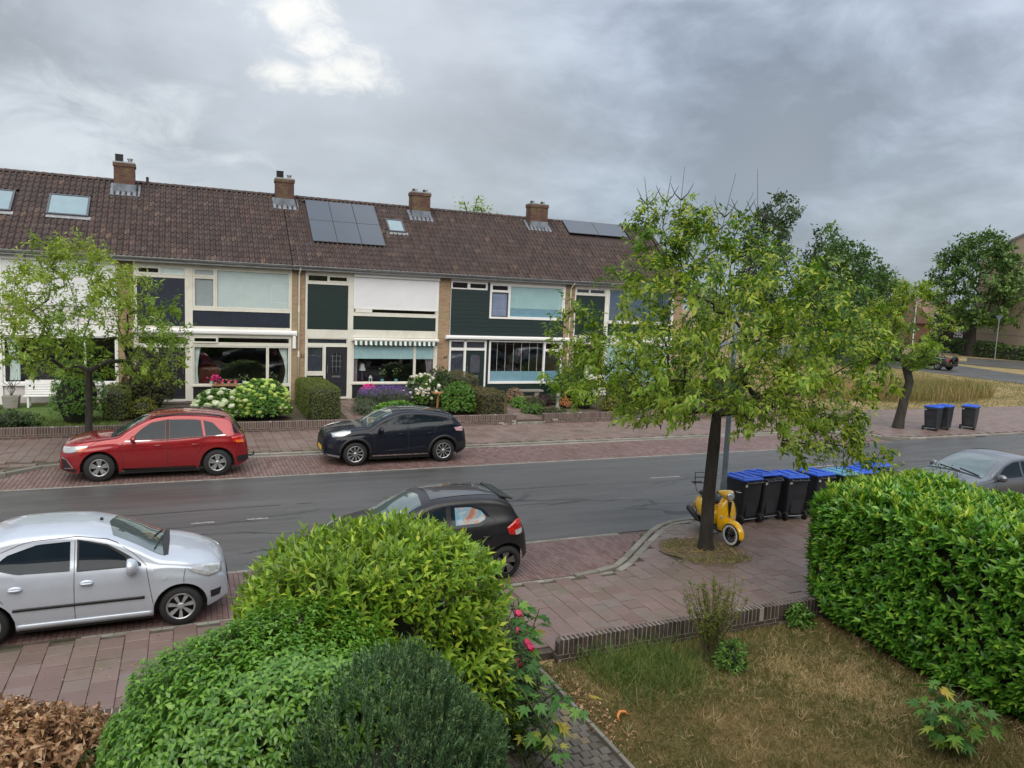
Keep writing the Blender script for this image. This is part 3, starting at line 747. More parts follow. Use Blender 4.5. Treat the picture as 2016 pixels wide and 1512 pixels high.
def garden_path(x0, x1):
    g = slope('front_path', x0, x1, M_JOINT, 26.0)
    y = 26.05
    while y < 30.9:
        z = .235+.2*(y-26)/5; n = 3
        for i in range(n):
            w_ = (x1-x0)/n; MB().tile(x0+i*w_+.006, x0+(i+1)*w_-.006, y+.006, y+.296, z-.06, z+.012+random.gauss(0, .003), random.random(), .005).build('paving_slab', M_PAVER, g)
        y += .3
garden_path(5.45, 6.45); garden_path(11.75, 12.9)
for x0, x1, dark in ((5.4, 6.45, 1), (11.78, 12.92, 0)):
    t_ = thing('garden_step', 'low brick step where the path of the dark-door house with cream frames meets the pavement' if dark else 'low brick step between the olive hedge and the long brick wall', 'step', (x0, 26, 0))
    for k in range(5): MB().tile((x1-x0)/5*k+.005, (x1-x0)/5*(k+1)-.005, -.05, .12, -.02, .15, random.random(), .006).build('brick', M_KERB, t_)

# ============================================================ the terrace
M_TILE = pieces('roof_tile', [(0, (.036, .021, .018)), (.4, (.052, .030, .025)), (.75, (.070, .040, .033)), (.93, (.060, .040, .039)), (1, (.12, .072, .052))], .75, stain=((.030, .024, .024), .6, .8), moss=((.14, .115, .06), .45, 3.5), bump=.5)
M_SHUT = plain('white_shutter', (.74, .75, .77), .4, var=.03, scale=1)
M_PINKW = plain('pale_panel', (.66, .62, .63), .5, var=.04, scale=1)
M_BLINDW = plain('white_blind', (.82, .86, .82), .6, var=.05)
M_BLINDG = plain('grey_blind', (.52, .53, .53), .6, var=.08)
M_BLINDB = plain('pale_blue_blind', (.46, .62, .62), .6, var=.06)
M_FILM = plain('blue_film', (.24, .40, .48), .4, var=.08)
M_BLINDN = plain('blue_slats', (.10, .15, .24), .5, var=.12)
M_DARKB = plain('dark_pleated_blind', (.050, .052, .070), .7, var=.2)
M_CURT = plain('green_grey_curtain', (.75, .80, .74), .85, var=.12)
M_CURTP = plain('mauve_curtain', (.28, .22, .25), .85, var=.15)
M_SOLAR = plain('solar_cell', (.022, .030, .045), .12, var=.12, scale=1.2, coat=1)
M_SKYG = plain('skylight_pane', (.17, .25, .28), .06, var=.08, coat=1)
M_CHIM = brickmat('chimney_brick', ((.115, .040, .032), (.07, .028, .025)), (.12, .095, .08), stain=((.13, .11, .045), .8, 3.5))
M_GREYF = plain('grey_frame', (.075, .08, .09), .4, var=.1)
M_DOORB = plain('anthracite_door', (.022, .023, .028), .35, var=.1)
SL = math.atan2(8.90-5.78, 34.6-30.62)
E0 = Vector((0, 30.62, 5.78)); RU = Vector((0, math.cos(SL), math.sin(SL))); RN = Vector((0, -math.sin(SL), math.cos(SL)))
def roofpt(x, v, n=0): p = E0+RU*v+RN*n; return Vector((x, p.y, p.z))
prof = [(-.1, .022), (-.075, .0), (-.03, .0), (.006, .010), (.034, .058), (.070, .064), (.104, .024)]
def tile_geo(tn=.024, Lt=.385):
    V = [(x, 0, h+tn) for x, h in prof]+[(x, Lt, h+.004) for x, h in prof]+[(x, .002, h-.008) for x, h in prof]; n = len(prof)
    F = [(i, i+1, n+i+1, n+i) for i in range(n-1)]+[(2*n+i, 2*n+i+1, i+1, i) for i in range(n-1)]
    return V, F
TV, TF = tile_geo(); tile_mesh = raw_mesh('roof_tile', TV, TF, M_TILE)
ridge_mesh = None

class House:
    def __init__(s, label, xl, w_=6.13):
        s.x = xl; s.w = w_; s.root = thing('terrace_house', label, 'house', (xl, 31, 0), 0, 'terraced houses across the street')
    def box(s, name, x0, x1, z0, z1, d0, d1, mat, parent=None, bevel=0, **k):
        """d0..d1: distance in front of the facade plane (negative: behind)"""
        return MB().box(x0-s.x, x1-s.x, -d1, -d0, z0, z1, **k).build(name, mat, parent or s.root, bevel=bevel)
    def window(s, x0, x1, z0, z1, fr=.045, mat=None, d=.03, pane=True, dark=None, blind=None, name='window', sill=False):
        mat = mat or M_WHITE; m_ = MB(); X = s.x
        for a, b, c, e in ((x0, x0+fr, z0, z1), (x1-fr, x1, z0, z1), (x0+fr, x1-fr, z0, z0+fr), (x0+fr, x1-fr, z1-fr, z1)):
            m_.box(a-X, b-X, -d, .05, c, e)
        f = m_.build(name, mat, s.root)
        if pane: MB().box(x0+fr-X, x1-fr-X, .0, .006, z0+fr, z1-fr).build('pane', M_WIN, f)
        if blind:
            kind, bm_, za, zb = blind
            if kind == 'slats':
                q = MB(); z = za
                while z < zb-.01: q.add([(x0+fr-X, .03, z), (x1-fr-X, .03, z), (x1-fr-X, .055, z+.036), (x0+fr-X, .055, z+.036)], [(0, 1, 2, 3)]); z += .033
                stuff(q.build('blind_slat', bm_, f, fixn=False))
            elif kind == 'pleat':
                q = MB(); n = int((x1-x0)/.055); V = []; F = []
                for i in range(n+1):
                    x = x0+fr+(x1-x0-2*fr)*i/n-X; V += [(x, .05+.02*(i % 2), za), (x, .05+.02*(i % 2), zb)]
                F = [(2*i, 2*i+2, 2*i+3, 2*i+1) for i in range(n)]; q.add(V, F); q.build('blind', bm_, f, fixn=False)
            else: MB().box(x0+fr-X, x1-fr-X, .03, .04, za, zb).build('blind', bm_, f)
        if sill: MB().box(x0-.04-X, x1+.04-X, -.11, .03, z0-.05, z0-.002).build('sill', mat, f)
        return f
    def curtain(s, f, xa, xb, z0, z1, mat, swoop=0, d=.12):
        V = []; F = []; n = 14; m_ = 10; X = s.x
        for j in range(m_+1):
            t_ = j/m_; wv = swoop*math.sin(t_*math.pi*.75)
            for i in range(n+1):
                g = i/n; x = xa+(xb-xa)*g
                x = x+(wv*(1-g) if swoop > 0 else wv*g); V.append((x-X, d+.03*math.sin(g*n*1.9)+.01*math.sin(g*23), z1-(z1-z0)*t_))
        for j in range(m_):
            for i in range(n): F.append((j*(n+1)+i, j*(n+1)+i+1, (j+1)*(n+1)+i+1, (j+1)*(n+1)+i))
        return MB().add(V, F).build('curtain', mat, f, smooth=True, fixn=False)
    def shell(s, end=False):
        w_ = s.w; m_ = MB()
        m_.box(0, .52, -.03, .36, -.1, 5.66)                              # front pillar
        m_.box(0, .24, .36, 7.6, -.1, 5.6)
        m_.prism([(.36, 5.6), (7.6, 5.6), (3.62, 8.74)], 0.0, .24, plane='yz')
        if end:
            m_.box(w_, w_+.52, -.03, .36, -.1, 5.66); m_.box(w_+.24, w_+.52, .36, 7.6, -.1, 5.6)
            m_.prism([(.36, 5.6), (7.6, 5.6), (3.62, 8.74)], w_+.24, w_+.52, plane='yz')
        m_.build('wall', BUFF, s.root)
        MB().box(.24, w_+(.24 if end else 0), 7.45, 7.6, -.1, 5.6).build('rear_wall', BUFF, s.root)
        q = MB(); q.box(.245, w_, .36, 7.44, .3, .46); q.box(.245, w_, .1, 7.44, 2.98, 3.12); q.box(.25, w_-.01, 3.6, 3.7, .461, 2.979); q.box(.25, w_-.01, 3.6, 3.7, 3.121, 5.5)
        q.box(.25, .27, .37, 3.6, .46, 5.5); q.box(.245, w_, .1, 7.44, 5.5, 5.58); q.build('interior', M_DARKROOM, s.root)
        MB().box(.52, w_, -.02, .36, -.1, .46).build('plinth', BUFF, s.root)
    def roof(s, skip=(), end=False):
        w_ = s.w+(.56 if end else 0); x0 = s.x; L = (34.6-30.62)/math.cos(SL)
        P = [roofpt(0, 0, -.03), roofpt(0, L, -.03)]; back = Vector((0, 38.6, 5.78))
        V = []
        for x in (0, w_): V += [(x, P[0].y-31, P[0].z), (x, P[1].y-31, P[1].z), (x, 7.6, 5.78), (x, 7.6, 5.68), (x, P[0].y-31, P[0].z-.1)]
        m_ = MB().add(V, [(0, 1, 6, 5), (1, 2, 7, 6), (2, 3, 8, 7), (3, 4, 9, 8), (4, 0, 5, 9), (0, 4, 3, 2, 1), (5, 6, 7, 8, 9)])
        rf = m_.build('roof', M_TILE, s.root)
        rows = 15; pl = []; nc = int(round(w_/.2)); ws = w_/nc; cell = L/rows
        for r in range(rows):
            for c_ in range(nc):
                x = x0+ws*(c_+.5); v = r*cell
                if any(a-.05 < x < b+.05 and va-.3 < v < vb for a, b, va, vb in skip): continue
                p = roofpt(x-x0, v, .008); pl.append(((p.x+random.gauss(0, .002), p.y-31, p.z), (SL+random.gauss(0, .006), random.gauss(0, .01), random.gauss(0, .006)), (ws/.2*1.0, cell*1.1/.385, 1)))
        copies(tile_mesh, 'roof_tile', pl[:300], rf)
        q = MB()
        for loc, rot, sc in pl[300:]:
            M_ = Matrix.LocRotScale(Vector(loc), __import__('mathutils').Euler(rot), Vector(sc)); q.add([M_ @ Vector(v) for v in TV], TF, random.random())
        stuff(q.build('roof_tile', M_TILE, rf, fixn=False))
        nr = int(w_/.3); 
        for i in range(nr):
            xa = i*w_/nr; V = []; n = 7; pr = roofpt(0, L, 0)
            for xx, r_ in ((xa-.015, .125), (xa+w_/nr, .108)):
                for k in range(n): a = math.pi*(.05+.9*k/(n-1)); V.append((xx, pr.y-31+r_*math.cos(a)*1.15, pr.z-.035+r_*math.sin(a)+random.gauss(0, .002)))
            MB().add(V, [(k, k+1, n+k+1, n+k) for k in range(n-1)]+[tuple(range(n))], random.random()).build('ridge_tile', M_TILE, rf, fixn=False)
        # gutter on the eave
        g = []
        for k in range(9): a = math.pi*(1+k/8); g.append((.085*math.cos(a), .085*math.sin(a)))
        V = []
        for x in (0, w_): V += [(x, -.44+a, 5.80+b*.9) for a, b in g]
        q = MB().add(V, [(k, k+1, 10+k, 9+k) for k in range(8)]); q.box(0, w_, -.53, -.515, 5.79, 5.815); q.box(0, w_, -.36, -.345, 5.78, 5.83)
        q.build('gutter', M_ZINC, s.root, fixn=False)
        MB().box(0, w_, -.35, -.10, 5.66, 5.69).build('soffit', M_WHITE, s.root)
        MB().box(0, w_, -.37, -.345, 5.64, 5.78).build('fascia', M_ZINC, s.root)
        s.rf = rf; return rf
    def drainpipe(s, x, z0=.4, shoe=True):
        q = MB().tube([(x-s.x, -.42, 5.75), (x-s.x, -.40, 5.66), (x-s.x, -.08, 5.50), (x-s.x, -.075, 5.4), (x-s.x, -.075, z0)], .032, 10)
        p = q.build('drainpipe', M_CREAM, s.root, smooth=True)
        for z in (4.1, 2.3, 1.0): MB().lathe([(.034, -.12), (.041, -.12), (.041, .12), (.034, .12)], 10, (x-s.x, -.075, z)).build('pipe_collar', M_CREAM, p)
    def chimney(s, x0, x1, z1=9.58, pots=True, y=34.2):
        X = s.x; q = MB(); dy = .30; q.box(x0-X+.03, x1-X-.03, y-31-dy, y-31+dy, 8.2, z1-.05); c = q.build('chimney', M_CHIM, s.rf)
        MB().box(x0-X, x1-X, y-31-dy-.03, y-31+dy+.03, z1-.18, z1-.05).build('crown_course', M_CHIM, c)
        MB().box(x0-X+.01, x1-X-.01, y-31-dy-.02, y-31+dy+.02, z1-.05, z1).build('cap', M_ZINC, c)
        q = MB(); v0 = (y-dy-30.62)/math.cos(SL)
        for a, b, va, vb in ((x0-.14, x1+.14, v0-.22, v0+.02), (x0-.16, x0+.03, v0, v0+.62), (x1-.03, x1+.16, v0, v0+.62)):
            P_ = [roofpt(a, va, .055), roofpt(b, va, .055), roofpt(b, vb, .06), roofpt(a, vb, .06)]; Q_ = [p-RN*.05 for p in P_]
            q.add([(p.x-X, p.y-31, p.z) for p in P_+Q_], [(0, 1, 2, 3), (0, 4, 5, 1), (1, 5, 6, 2), (3, 2, 6, 7), (0, 3, 7, 4)])
        q.box(x0-X+.01, x1-X-.01, y-31-dy-.012, y-31-dy+.01, 8.35, 8.72)
        q.build('lead_flashing', M_LEAD, c)
        return c
    def pots(s, c, kind, x0, x1, z1=9.58, y=34.2):
        X = s.x
        if kind == 'cowl':
            q = MB(); a = x0+.08-X
            q.box(a, a+.27, y-31-.13, y-31+.13, z1, z1+.05)
            for k in range(5): q.box(a-.005, a+.275, y-31-.14, y-31+.14, z1+.07+k*.045, z1+.09+k*.045)
            q.box(a+.02, a+.25, y-31-.11, y-31+.11, z1+.04, z1+.29); q.box(a-.01, a+.28, y-31-.145, y-31+.145, z1+.28, z1+.30); q.build('louvred_cowl', M_BLACK, c)
            MB().lathe([(.075, 0), (.075, .13), (.11, .13), (.11, .17), (.0, .2)], 12, (x1-.2-X, y-31, z1)).build('flue', M_ZINC, c)
        else:
            for k, xx in enumerate((x0+.14, x0+.30, x1-.28, x1-.12)):
                MB().lathe([(.07, 0), (.06, .13+.03*(k % 2)), (.05, .13+.03*(k % 2)), (.05, 0)], 10, (xx-X, y-31+(.08 if k % 2 else -.06), z1)).build('flue', M_ZINC if k % 2 else M_BLACK, c)
    def skylight(s, xa, xb, ya, yb):
        X = s.x; v0, v1 = (ya-30.62)/math.cos(SL), (yb-30.62)/math.cos(SL)
        def slab(x0, x1, a, b, n0, n1, mat, name, par):
            P_ = [roofpt(x, v, n) for n in (n0, n1) for x, v in ((x0, a), (x1, a), (x1, b), (x0, b))]
            return MB().add([(p.x-X, p.y-31, p.z) for p in P_], [(0, 3, 2, 1), (4, 5, 6, 7), (0, 1, 5, 4), (1, 2, 6, 5), (2, 3, 7, 6), (3, 0, 4, 7)]).build(name, mat, par)
        fr = slab(xa, xb, v0, v1, -.02, .085, M_GREYF, 'skylight', s.rf)
        t = .075
        slab(xa+t, xb-t, v0+t, v1-t, .08, .092, M_SKYG, 'pane', fr); slab(xa-.08, xb+.08, v0-.18, v0+.005, .02, .055, M_ZINC, 'flashing', fr)
        for a, b, c_, d in ((xa, xa+t-.015, v0, v1), (xb-t+.015, xb, v0, v1), (xa+t, xb-t, v0, v0+t-.015), (xa+t, xb-t, v1-t+.015, v1)): slab(a, b, c_, d, .08, .11, M_GREYF, 'frame', fr)
    def solar(s, xa, xb, va, vb, name='solar_panel'):
        X = s.x; P_ = [roofpt(x, v, n) for n in (.09, .125) for x, v in ((xa, va), (xb, va), (xb, vb), (xa, vb))]
        f = MB().add([(p.x-X, p.y-31, p.z) for p in P_], [(0, 3, 2, 1), (4, 5, 6, 7), (0, 1, 5, 4), (1, 2, 6, 5), (2, 3, 7, 6), (3, 0, 4, 7)]).build(name, M_GREYF, s.rf)
        e = .02; P_ = [roofpt(x, v, .1265) for x, v in ((xa+e, va+e), (xb-e, va+e), (xb-e, vb-e), (xa+e, vb-e))]
        MB().add([(p.x-X, p.y-31, p.z) for p in P_], [(0, 1, 2, 3)]).build('cells', M_SOLAR, f)
    def number(s, txt, x, z):
        cu = bpy.data.curves.new('n', 'FONT'); cu.body = txt; cu.size = .19; cu.extrude = .006; cu.align_x = 'CENTER'
        o = bpy.data.objects.new('n', cu); COL.objects.link(o); bpy.context.view_layer.update()
        me = bpy.data.meshes.new_from_object(o.evaluated_get(bpy.context.evaluated_depsgraph_get())); bpy.data.objects.remove(o)
        me.materials.clear(); me.materials.append(M_BLACK)
        h = bpy.data.objects.new('house_number', me); COL.objects.link(h); h.parent = s.root; h.location = (x-s.x, -.036, z); h.rotation_euler = (math.pi/2, 0, 0)
    def frame(s, boxes, mat, name='frame_post', d=.045):
        for x0, x1, z0, z1 in boxes: s.box(name if (z1-z0) > (x1-x0) else 'frame_rail', x0, x1, z0, z1, -.06, d, mat)
    def boards(s, x0, x1, z0, z1, mat, vertical=False, pitch=.16, name='cladding_board', d=.012):
        n = max(1, int(round(((x1-x0) if vertical else (z1-z0))/pitch))); r = []
        for i in range(n):
            if vertical: a, b = x0+(x1-x0)*i/n, x0+(x1-x0)*(i+1)/n; r.append(s.box(name, a+.002, b-.002, z0, z1, -.03, d+random.uniform(-.001, .001), mat))
            else:
                a, b = z0+(z1-z0)*i/n, z0+(z1-z0)*(i+1)/n; X = s.x
                r.append(MB().add([(x0-X, -d-.008, a+.003), (x1-X, -d-.008, a+.003), (x1-X, -d+.002, b), (x0-X, -d+.002, b), (x0-X, .03, a+.003), (x1-X, .03, a+.003), (x1-X, .03, b), (x0-X, .03, b)],
                                  [(0, 1, 2, 3), (0, 4, 5, 1), (3, 2, 6, 7), (0, 3, 7, 4), (1, 5, 6, 2)]).build(name, mat, s.root))
        return r
    def cassette(s, x0, x1, z0, z1, d=.17, mat=None):
        X = s.x; mat = mat or M_PVC; h = z1-z0; y = [(0, z0+.01), (-d+.02, z0), (-d, z0+.25*h), (-d, z0+.7*h), (-d+.04, z1-.01), (0, z1)]
        a = MB().prism([(q, r) for q, r in y], x0-X, x1-X, plane='yz').build('awning_cassette', mat, s.root, bevel=.006)
        for xx in (x0, x1): MB().box(xx-X-.012, xx-X+.012, -d-.012, .0, z0-.01, z1+.008).build('end_cap', mat, a)
        return a
    def door(s, x0, x1, z0, z1, mat, arch=True, lead=True, handle_left=True, mail=True, slats=False):
        X = s.x; d = s.box('door', x0, x1, z0, z1, -.05, .0, mat)
        q = MB(); 
        for a, b, c_, e in ((x0+.12, x1-.12, z0+.15, z0+.5), (x0+.12, x1-.12, z0+.56, z0+.62)): q.box(a-X, b-X, -.012, 0, c_, e)
        q.build('raised_panel', mat, d)
        cx = (x0+x1)/2-X; wz0, wz1, hw = z0+1.0, z0+1.72, .23
        pts = [(cx-hw, wz0), (cx+hw, wz0), (cx+hw, wz1-.02)]+[(cx+hw*math.cos(a), wz1-.02+.11*math.sin(a)) for a in [math.pi*k/8 for k in range(1, 8)]]+[(cx-hw, wz1-.02)]
        MB().prism(pts, -.012, -.006).build('door_glass', M_DARKB if slats else M_WIN, d)
        o_ = [(cx+(p-cx)*1.09, wz0+(q_-wz0)*1.05-.02) for p, q_ in pts]; n = len(pts); V = [(a, -.018, b) for a, b in pts]+[(a, -.018, b) for a, b in o_]+[(a, 0, b) for a, b in pts]+[(a, 0, b) for a, b in o_]
        F = []
        for i in range(n): j = (i+1) % n; F += [(i, j, n+j, n+i), (i, i+2*n, j+2*n, j), (n+i, n+j, 3*n+j, 3*n+i)]
        MB().add(V, F).build('glass_bead', mat, d)
        if lead:
            q = MB()
            for xx in (-.155, 0, .155)[::1]: q.box(cx+xx-.006, cx+xx+.006, -.017, -.012, wz0, wz1+(.04 if xx else .09))
            for zz in (.24, .48, .68): q.box(cx-hw, cx+hw, -.0165, -.0125, wz0+zz-.006, wz0+zz+.006)
            q.build('glazing_bar', M_ZINC, d)
        hx = (x0+.07 if handle_left else x1-.07)-X
        MB().tube([(hx, -.0, z0+1.28), (hx, -.05, z0+1.26), (hx, -.05, z0+.98), (hx, 0, z0+.96)], .012, 8).build('door_handle', M_STEEL, d)
        if mail: MB().box(cx-.17, cx+.17, -.02, 0, z0+.8, z0+.87).build('letter_slot', M_STEEL, d)
        s.box('threshold', x0-.06, x1+.03, z0-.07, z0-.004, -.05, .16, M_CREAM)
        return d

# ---- house furthest left: white shutters
h = House('leftmost terraced house with closed white shutters and two large skylights in the roof', -8.33)
h.shell(); h.roof(skip=[(-6.95, -5.6, 2.2, 3.6), (-4.62, -3.2, 2.2, 3.6)])
h.skylight(-6.9, -5.66, 32.4, 33.45); h.skylight(-4.58, -3.22, 32.4, 33.45)
h.box('pier', -6.15, -5.8, .4, 5.6, -.06, .06, M_PVC); h.box('post', -2.24, -2.205, .4, 5.6, -.06, .05, M_PVC)
h.box('shutter_box', -5.79, -2.25, 5.5, 5.64, -.02, .15, M_PVC, bevel=.01)
def shutter(h, x0, x1, z0, z1, mat=M_SHUT, sl=.045, d=.05):
    q = MB(); X = h.x; z = z0
    while z < z1-.01:
        q.add([(x0-X, -d, z+.003), (x1-X, -d, z+.003), (x1-X, -d-.006, z+sl*.5), (x0-X, -d-.006, z+sl*.5), (x1-X, -d, z+sl), (x0-X, -d, z+sl)], [(0, 1, 2, 3), (3, 2, 4, 5)]); z += sl
    o = stuff(q.build('roller_shutter', mat, h.root, fixn=False))
    MB().box(x0-X, x1-X, -d-.012, -d+.01, z0-.05, z0+.002).build('bottom_rail', M_PVC, o)
    for xx in (x0, x1): MB().box(xx-X-.025, xx-X+.025, -d-.015, .0, z0-.03, z1).build('guide_rail', M_PVC, o)
    return o
shutter(h, -5.76, -2.28, 4.0, 5.5); h.box('panel', -5.79, -2.25, 3.3, 3.94, -.05, .0, M_PINKW); h.box('panel_rail', -5.79, -2.25, 2.86, 3.28, -.05, .05, M_PVC)
f = h.window(-5.79, -2.25, 1.16, 2.84, .06, M_PVC); h.box('mullion', -3.3, -3.24, 1.22, 2.78, -.04, .03, M_PVC)
h.curtain(f, -5.7, -5.3, 1.25, 2.75, M_CURT, .1); h.box('sill', -5.83, -2.22, 1.08, 1.155, -.04, .12, M_PVC); h.box('lower_panel', -5.79, -2.25, .46, 1.075, -.05, .01, M_PINKW)
h.window(-7.75, -6.2, 4.6, 5.5, .05, M_PVC); h.box('panel', -7.75, -6.2, 2.9, 4.55, -.05, .0, M_PINKW); h.door(-7.1, -6.25, .5, 2.5, M_DOORB); h.box('side_panel', -7.75, -7.18, .5, 2.5, -.05, 0, M_PINKW)

# ---- second house: cream frames, navy panels, red curtains and plants inside
h = House('terraced house with cream frames, white slatted blinds and navy panels, behind the red car', -2.2)
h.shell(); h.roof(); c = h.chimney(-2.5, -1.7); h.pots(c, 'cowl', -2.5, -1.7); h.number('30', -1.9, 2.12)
MB().lathe([(.06, 0), (.05, .25), (.08, .26), (.0, .32)], 10, (-1.3-h.x, 34.5-31, 8.85)).build('roof_vent', M_TILE, h.rf)
C_ = M_CREAM
h.frame([(-1.68, -1.56, .45, 5.64), (.06, .33, .45, 5.64), (3.9, 3.96, .45, 5.64), (-1.56, .06, 5.5, 5.64), (.33, 3.9, 5.52, 5.64), (-1.56, .06, 5.1, 5.2), (.33, 3.9, 3.92, 4.02), (-1.56, .06, 2.93, 3.3), (.33, 3.9, 2.93, 3.32), (.33, 3.9, 2.58, 2.68), (.33, 3.9, .98, 1.05), (-1.56, .06, 2.5, 2.6)], C_)
h.window(-1.555, -.77, 5.205, 5.495, .07, C_); h.window(-.765, .055, 5.205, 5.495, .03, C_, blind=('flat', M_BLINDW, 5.22, 5.49))
h.boards(-1.555, .055, 3.305, 5.095, M_NAVY, True, .115); h.boards(.335, 3.895, 3.325, 3.915, M_NAVY, True, .115)
h.window(.335, 1.13, 5.2, 5.515, .07, C_, blind=('flat', M_BLINDG, 5.25, 5.45)); h.window(.335, 1.13, 4.025, 5.195, .07, C_, blind=('slats', M_BLINDG, 4.1, 5.12)); h.window(1.135, 3.895, 4.025, 5.515, .055, C_, blind=('slats', M_BLINDW, 4.07, 5.47))
h.window(-1.555, .055, 2.605, 2.925, .03, C_); h.window(-1.555, -.92, 1.3, 2.495, .04, C_, blind=('pleat', M_DARKB, 1.35, 2.45)); h.box('lower_panel', -1.555, -.92, .5, 1.295, -.05, .01, M_DOORB)
h.box('frame_post', -.915, -.86, .45, 2.495, -.06, .045, C_); h.door(-.855, .055, .52, 2.49, M_DOORB, handle_left=False)
h.window(.335, 1.2, 2.685, 2.925, .05, C_, d=.09); h.window(1.205, 3.895, 2.685, 2.925, .03, C_)
f = h.window(.335, 3.05, 1.055, 2.575, .05, C_, sill=True); f2 = h.window(3.055, 3.895, 1.055, 2.575, .05, C_)
h.curtain(f, .38, .62, 1.1, 2.54, M_CURT, -.12); h.curtain(f2, 3.45, 3.84, 1.1, 2.54, M_CURT, .3); h.box('lower_panel', .335, 3.895, .46, .975, -.05, .01, M_DOORB)
h.cassette(-1.72, 4.15, 3.04, 3.22); h.box('awning_bracket', 4.0, 4.12, 2.52, 3.03, .031, .14, M_PVC); h.box('door_step', -1.1, .3, .3, .45, .02, .7, M_DBRICK)

# ---- third house: striped awning, big closed shutter, solar panels
h = House('terraced house with a striped awning downstairs and six solar panels on its roof', 3.96, 6.14)
h.shell(); h.roof(skip=[(4.9, 7.95, 1.7, 4.5), (8.3, 9.08, 2.75, 3.7)]); h.drainpipe(4.24); h.number('32', 4.40, 2.14)
c = h.chimney(3.62, 4.42); h.pots(c, 'cowl', 3.62, 4.42)
va, vb = (31.92-30.62)/math.cos(SL), (34.35-30.62)/math.cos(SL)
for i in range(3):
    for j in range(2): h.solar(4.9+1.015*i, 4.9+1.015*(i+1)-.02, va+(vb-va)/2*j, va+(vb-va)/2*(j+1)-.02)
h.skylight(8.3, 9.07, 32.86, 33.6)
h.frame([(4.49, 4.57, .45, 5.64), (6.2, 6.42, .45, 5.64), (9.98, 10.09, .45, 5.5), (4.57, 6.2, 5.5, 5.64), (4.57, 6.2, 5.12, 5.22), (6.42, 9.98, 3.9, 4.02), (4.57, 6.2, 2.95, 3.3), (6.42, 9.98, 3.01, 3.33), (4.57, 6.2, 2.6, 2.71), (6.42, 9.98, 1.03, 1.1), (5.235, 5.325, .45, 2.6), (4.57, 5.235, 1.42, 1.56)], C_)
h.window(4.575, 5.38, 5.225, 5.495, .03, C_); h.window(5.385, 6.195, 5.225, 5.495, .06, C_)
h.boards(4.575, 6.195, 3.305, 5.115, M_GREEN, False, 1.81); h.boards(6.425, 9.975, 3.335, 3.895, M_GREEN, False, .56)
h.window(6.425, 9.975, 4.025, 4.3, .03, C_); h.box('vent_frame', 6.5, 7.2, 4.05, 4.19, .031, .05, M_WHITE); shutter(h, 6.45, 10.04, 4.24, 5.5, M_SHUT); h.box('shutter_box', 6.42, 10.09, 5.5, 5.66, -.02, .16, M_PVC, bevel=.01)
h.window(4.575, 6.195, 2.715, 2.945, .03, C_, blind=('slats', M_DARKB, 2.73, 2.92)); h.window(4.575, 5.23, 1.565, 2.595, .03, C_, blind=('pleat', M_DARKB, 1.6, 2.56)); h.box('lower_panel', 4.575, 5.23, .46, 1.415, -.05, .01, M_DOORB)
h.door(5.33, 6.195, .54, 2.595, M_DOORB)
a = h.cassette(6.38, 10.08, 2.88, 3.0, .22, M_WHITE)
q1, q2 = MB(), MB(); n = 34
for i in range(n):
    xa = 6.46+(10.02-6.46)*i/n-h.x; xb = 6.46+(10.02-6.46)*(i+1)/n-h.x; zz = [2.885]; sag = .022*abs(math.sin(i*1.5708))
    V = []; F = []; m_ = 6
    for k in range(m_+1):
        g = k/m_; x = xa+(xb-xa)*g; dip = .022*(1-abs(((i % 2)+g)-1)**2); V += [(x, -.215-.012*math.sin(i*.9), 2.882), (x, -.225-.015*math.sin(i*1.3+g), 2.72-dip)]
    F = [(2*k, 2*k+2, 2*k+3, 2*k+1) for k in range(m_)]; (q1 if i % 2 else q2).add(V, F)
q1.build('awning_valance', plain('awning_green', (.02, .06, .05), .8), a, fixn=False); q2.build('awning_valance', plain('awning_white', (.66, .68, .66), .8), a, fixn=False)
f = h.window(6.425, 9.085, 1.105, 2.99, .05, C_, sill=True, blind=('flat', M_BLINDB, 2.12, 2.66)); f2 = h.window(9.09, 9.975, 1.105, 2.99, .05, C_, blind=('flat', M_BLINDB, 2.12, 2.66))
h.curtain(f, 6.48, 6.66, 1.15, 2.2, M_CURTP); h.curtain(f2, 9.55, 9.92, 1.15, 2.2, M_CURTP, .12); h.box('lower_panel', 6.425, 9.975, .46, 1.025, -.05, .01, M_DOORB)

# ---- fourth house: dark green boards
h = House('terraced house clad in dark green boards with a long white awning case', 10.1, 6.12)
h.shell(); h.roof(); h.number('34', 10.46, 2.15); c = h.chimney(9.6, 10.52); h.pots(c, 'pots', 9.6, 10.52)
W_ = M_PVC
h.box('top_rail', 10.62, 16.2, 5.54, 5.64, -.06, .045, M_WHITE); h.box('corner_bead', 10.6, 10.645, .45, 5.54, -.06, .03, M_WHITE)
h.window(10.65, 11.44, 5.2, 5.53, .05, W_); h.window(11.445, 12.33, 5.2, 5.53, .07, W_)
h.boards(10.65, 12.45, 3.2, 5.19, M_GREEN, False, .18); h.boards(12.45, 16.2, 3.2, 3.96, M_GREEN, False, .19); h.box('cladding_strip', 12.335, 12.45, 5.19, 5.53, -.03, .02, M_GREEN)
h.frame([(12.455, 12.54, 3.965, 5.535), (16.12, 16.2, 3.965, 5.535), (12.54, 16.12, 3.965, 4.045), (12.54, 16.12, 5.46, 5.535), (13.35, 13.42, 4.045, 5.46), (12.54, 13.35, 5.14, 5.2)], W_, 'window_frame', .06)
h.window(12.545, 13.345, 5.205, 5.455, .03, W_); h.window(12.545, 13.345, 4.05, 5.135, .035, M_GREYF, blind=('flat', plain('lilac_sheet', (.30, .32, .45), .5), 4.09, 5.1)); h.window(13.425, 16.115, 4.05, 5.455, .03, W_, blind=('flat', M_BLINDB, 4.45, 5.43)); h.box('lower_blind', 13.46, 16.08, 4.08, 4.445, -.045, -.035, M_FILM)  # flat lilac sheet behind the narrow left pane
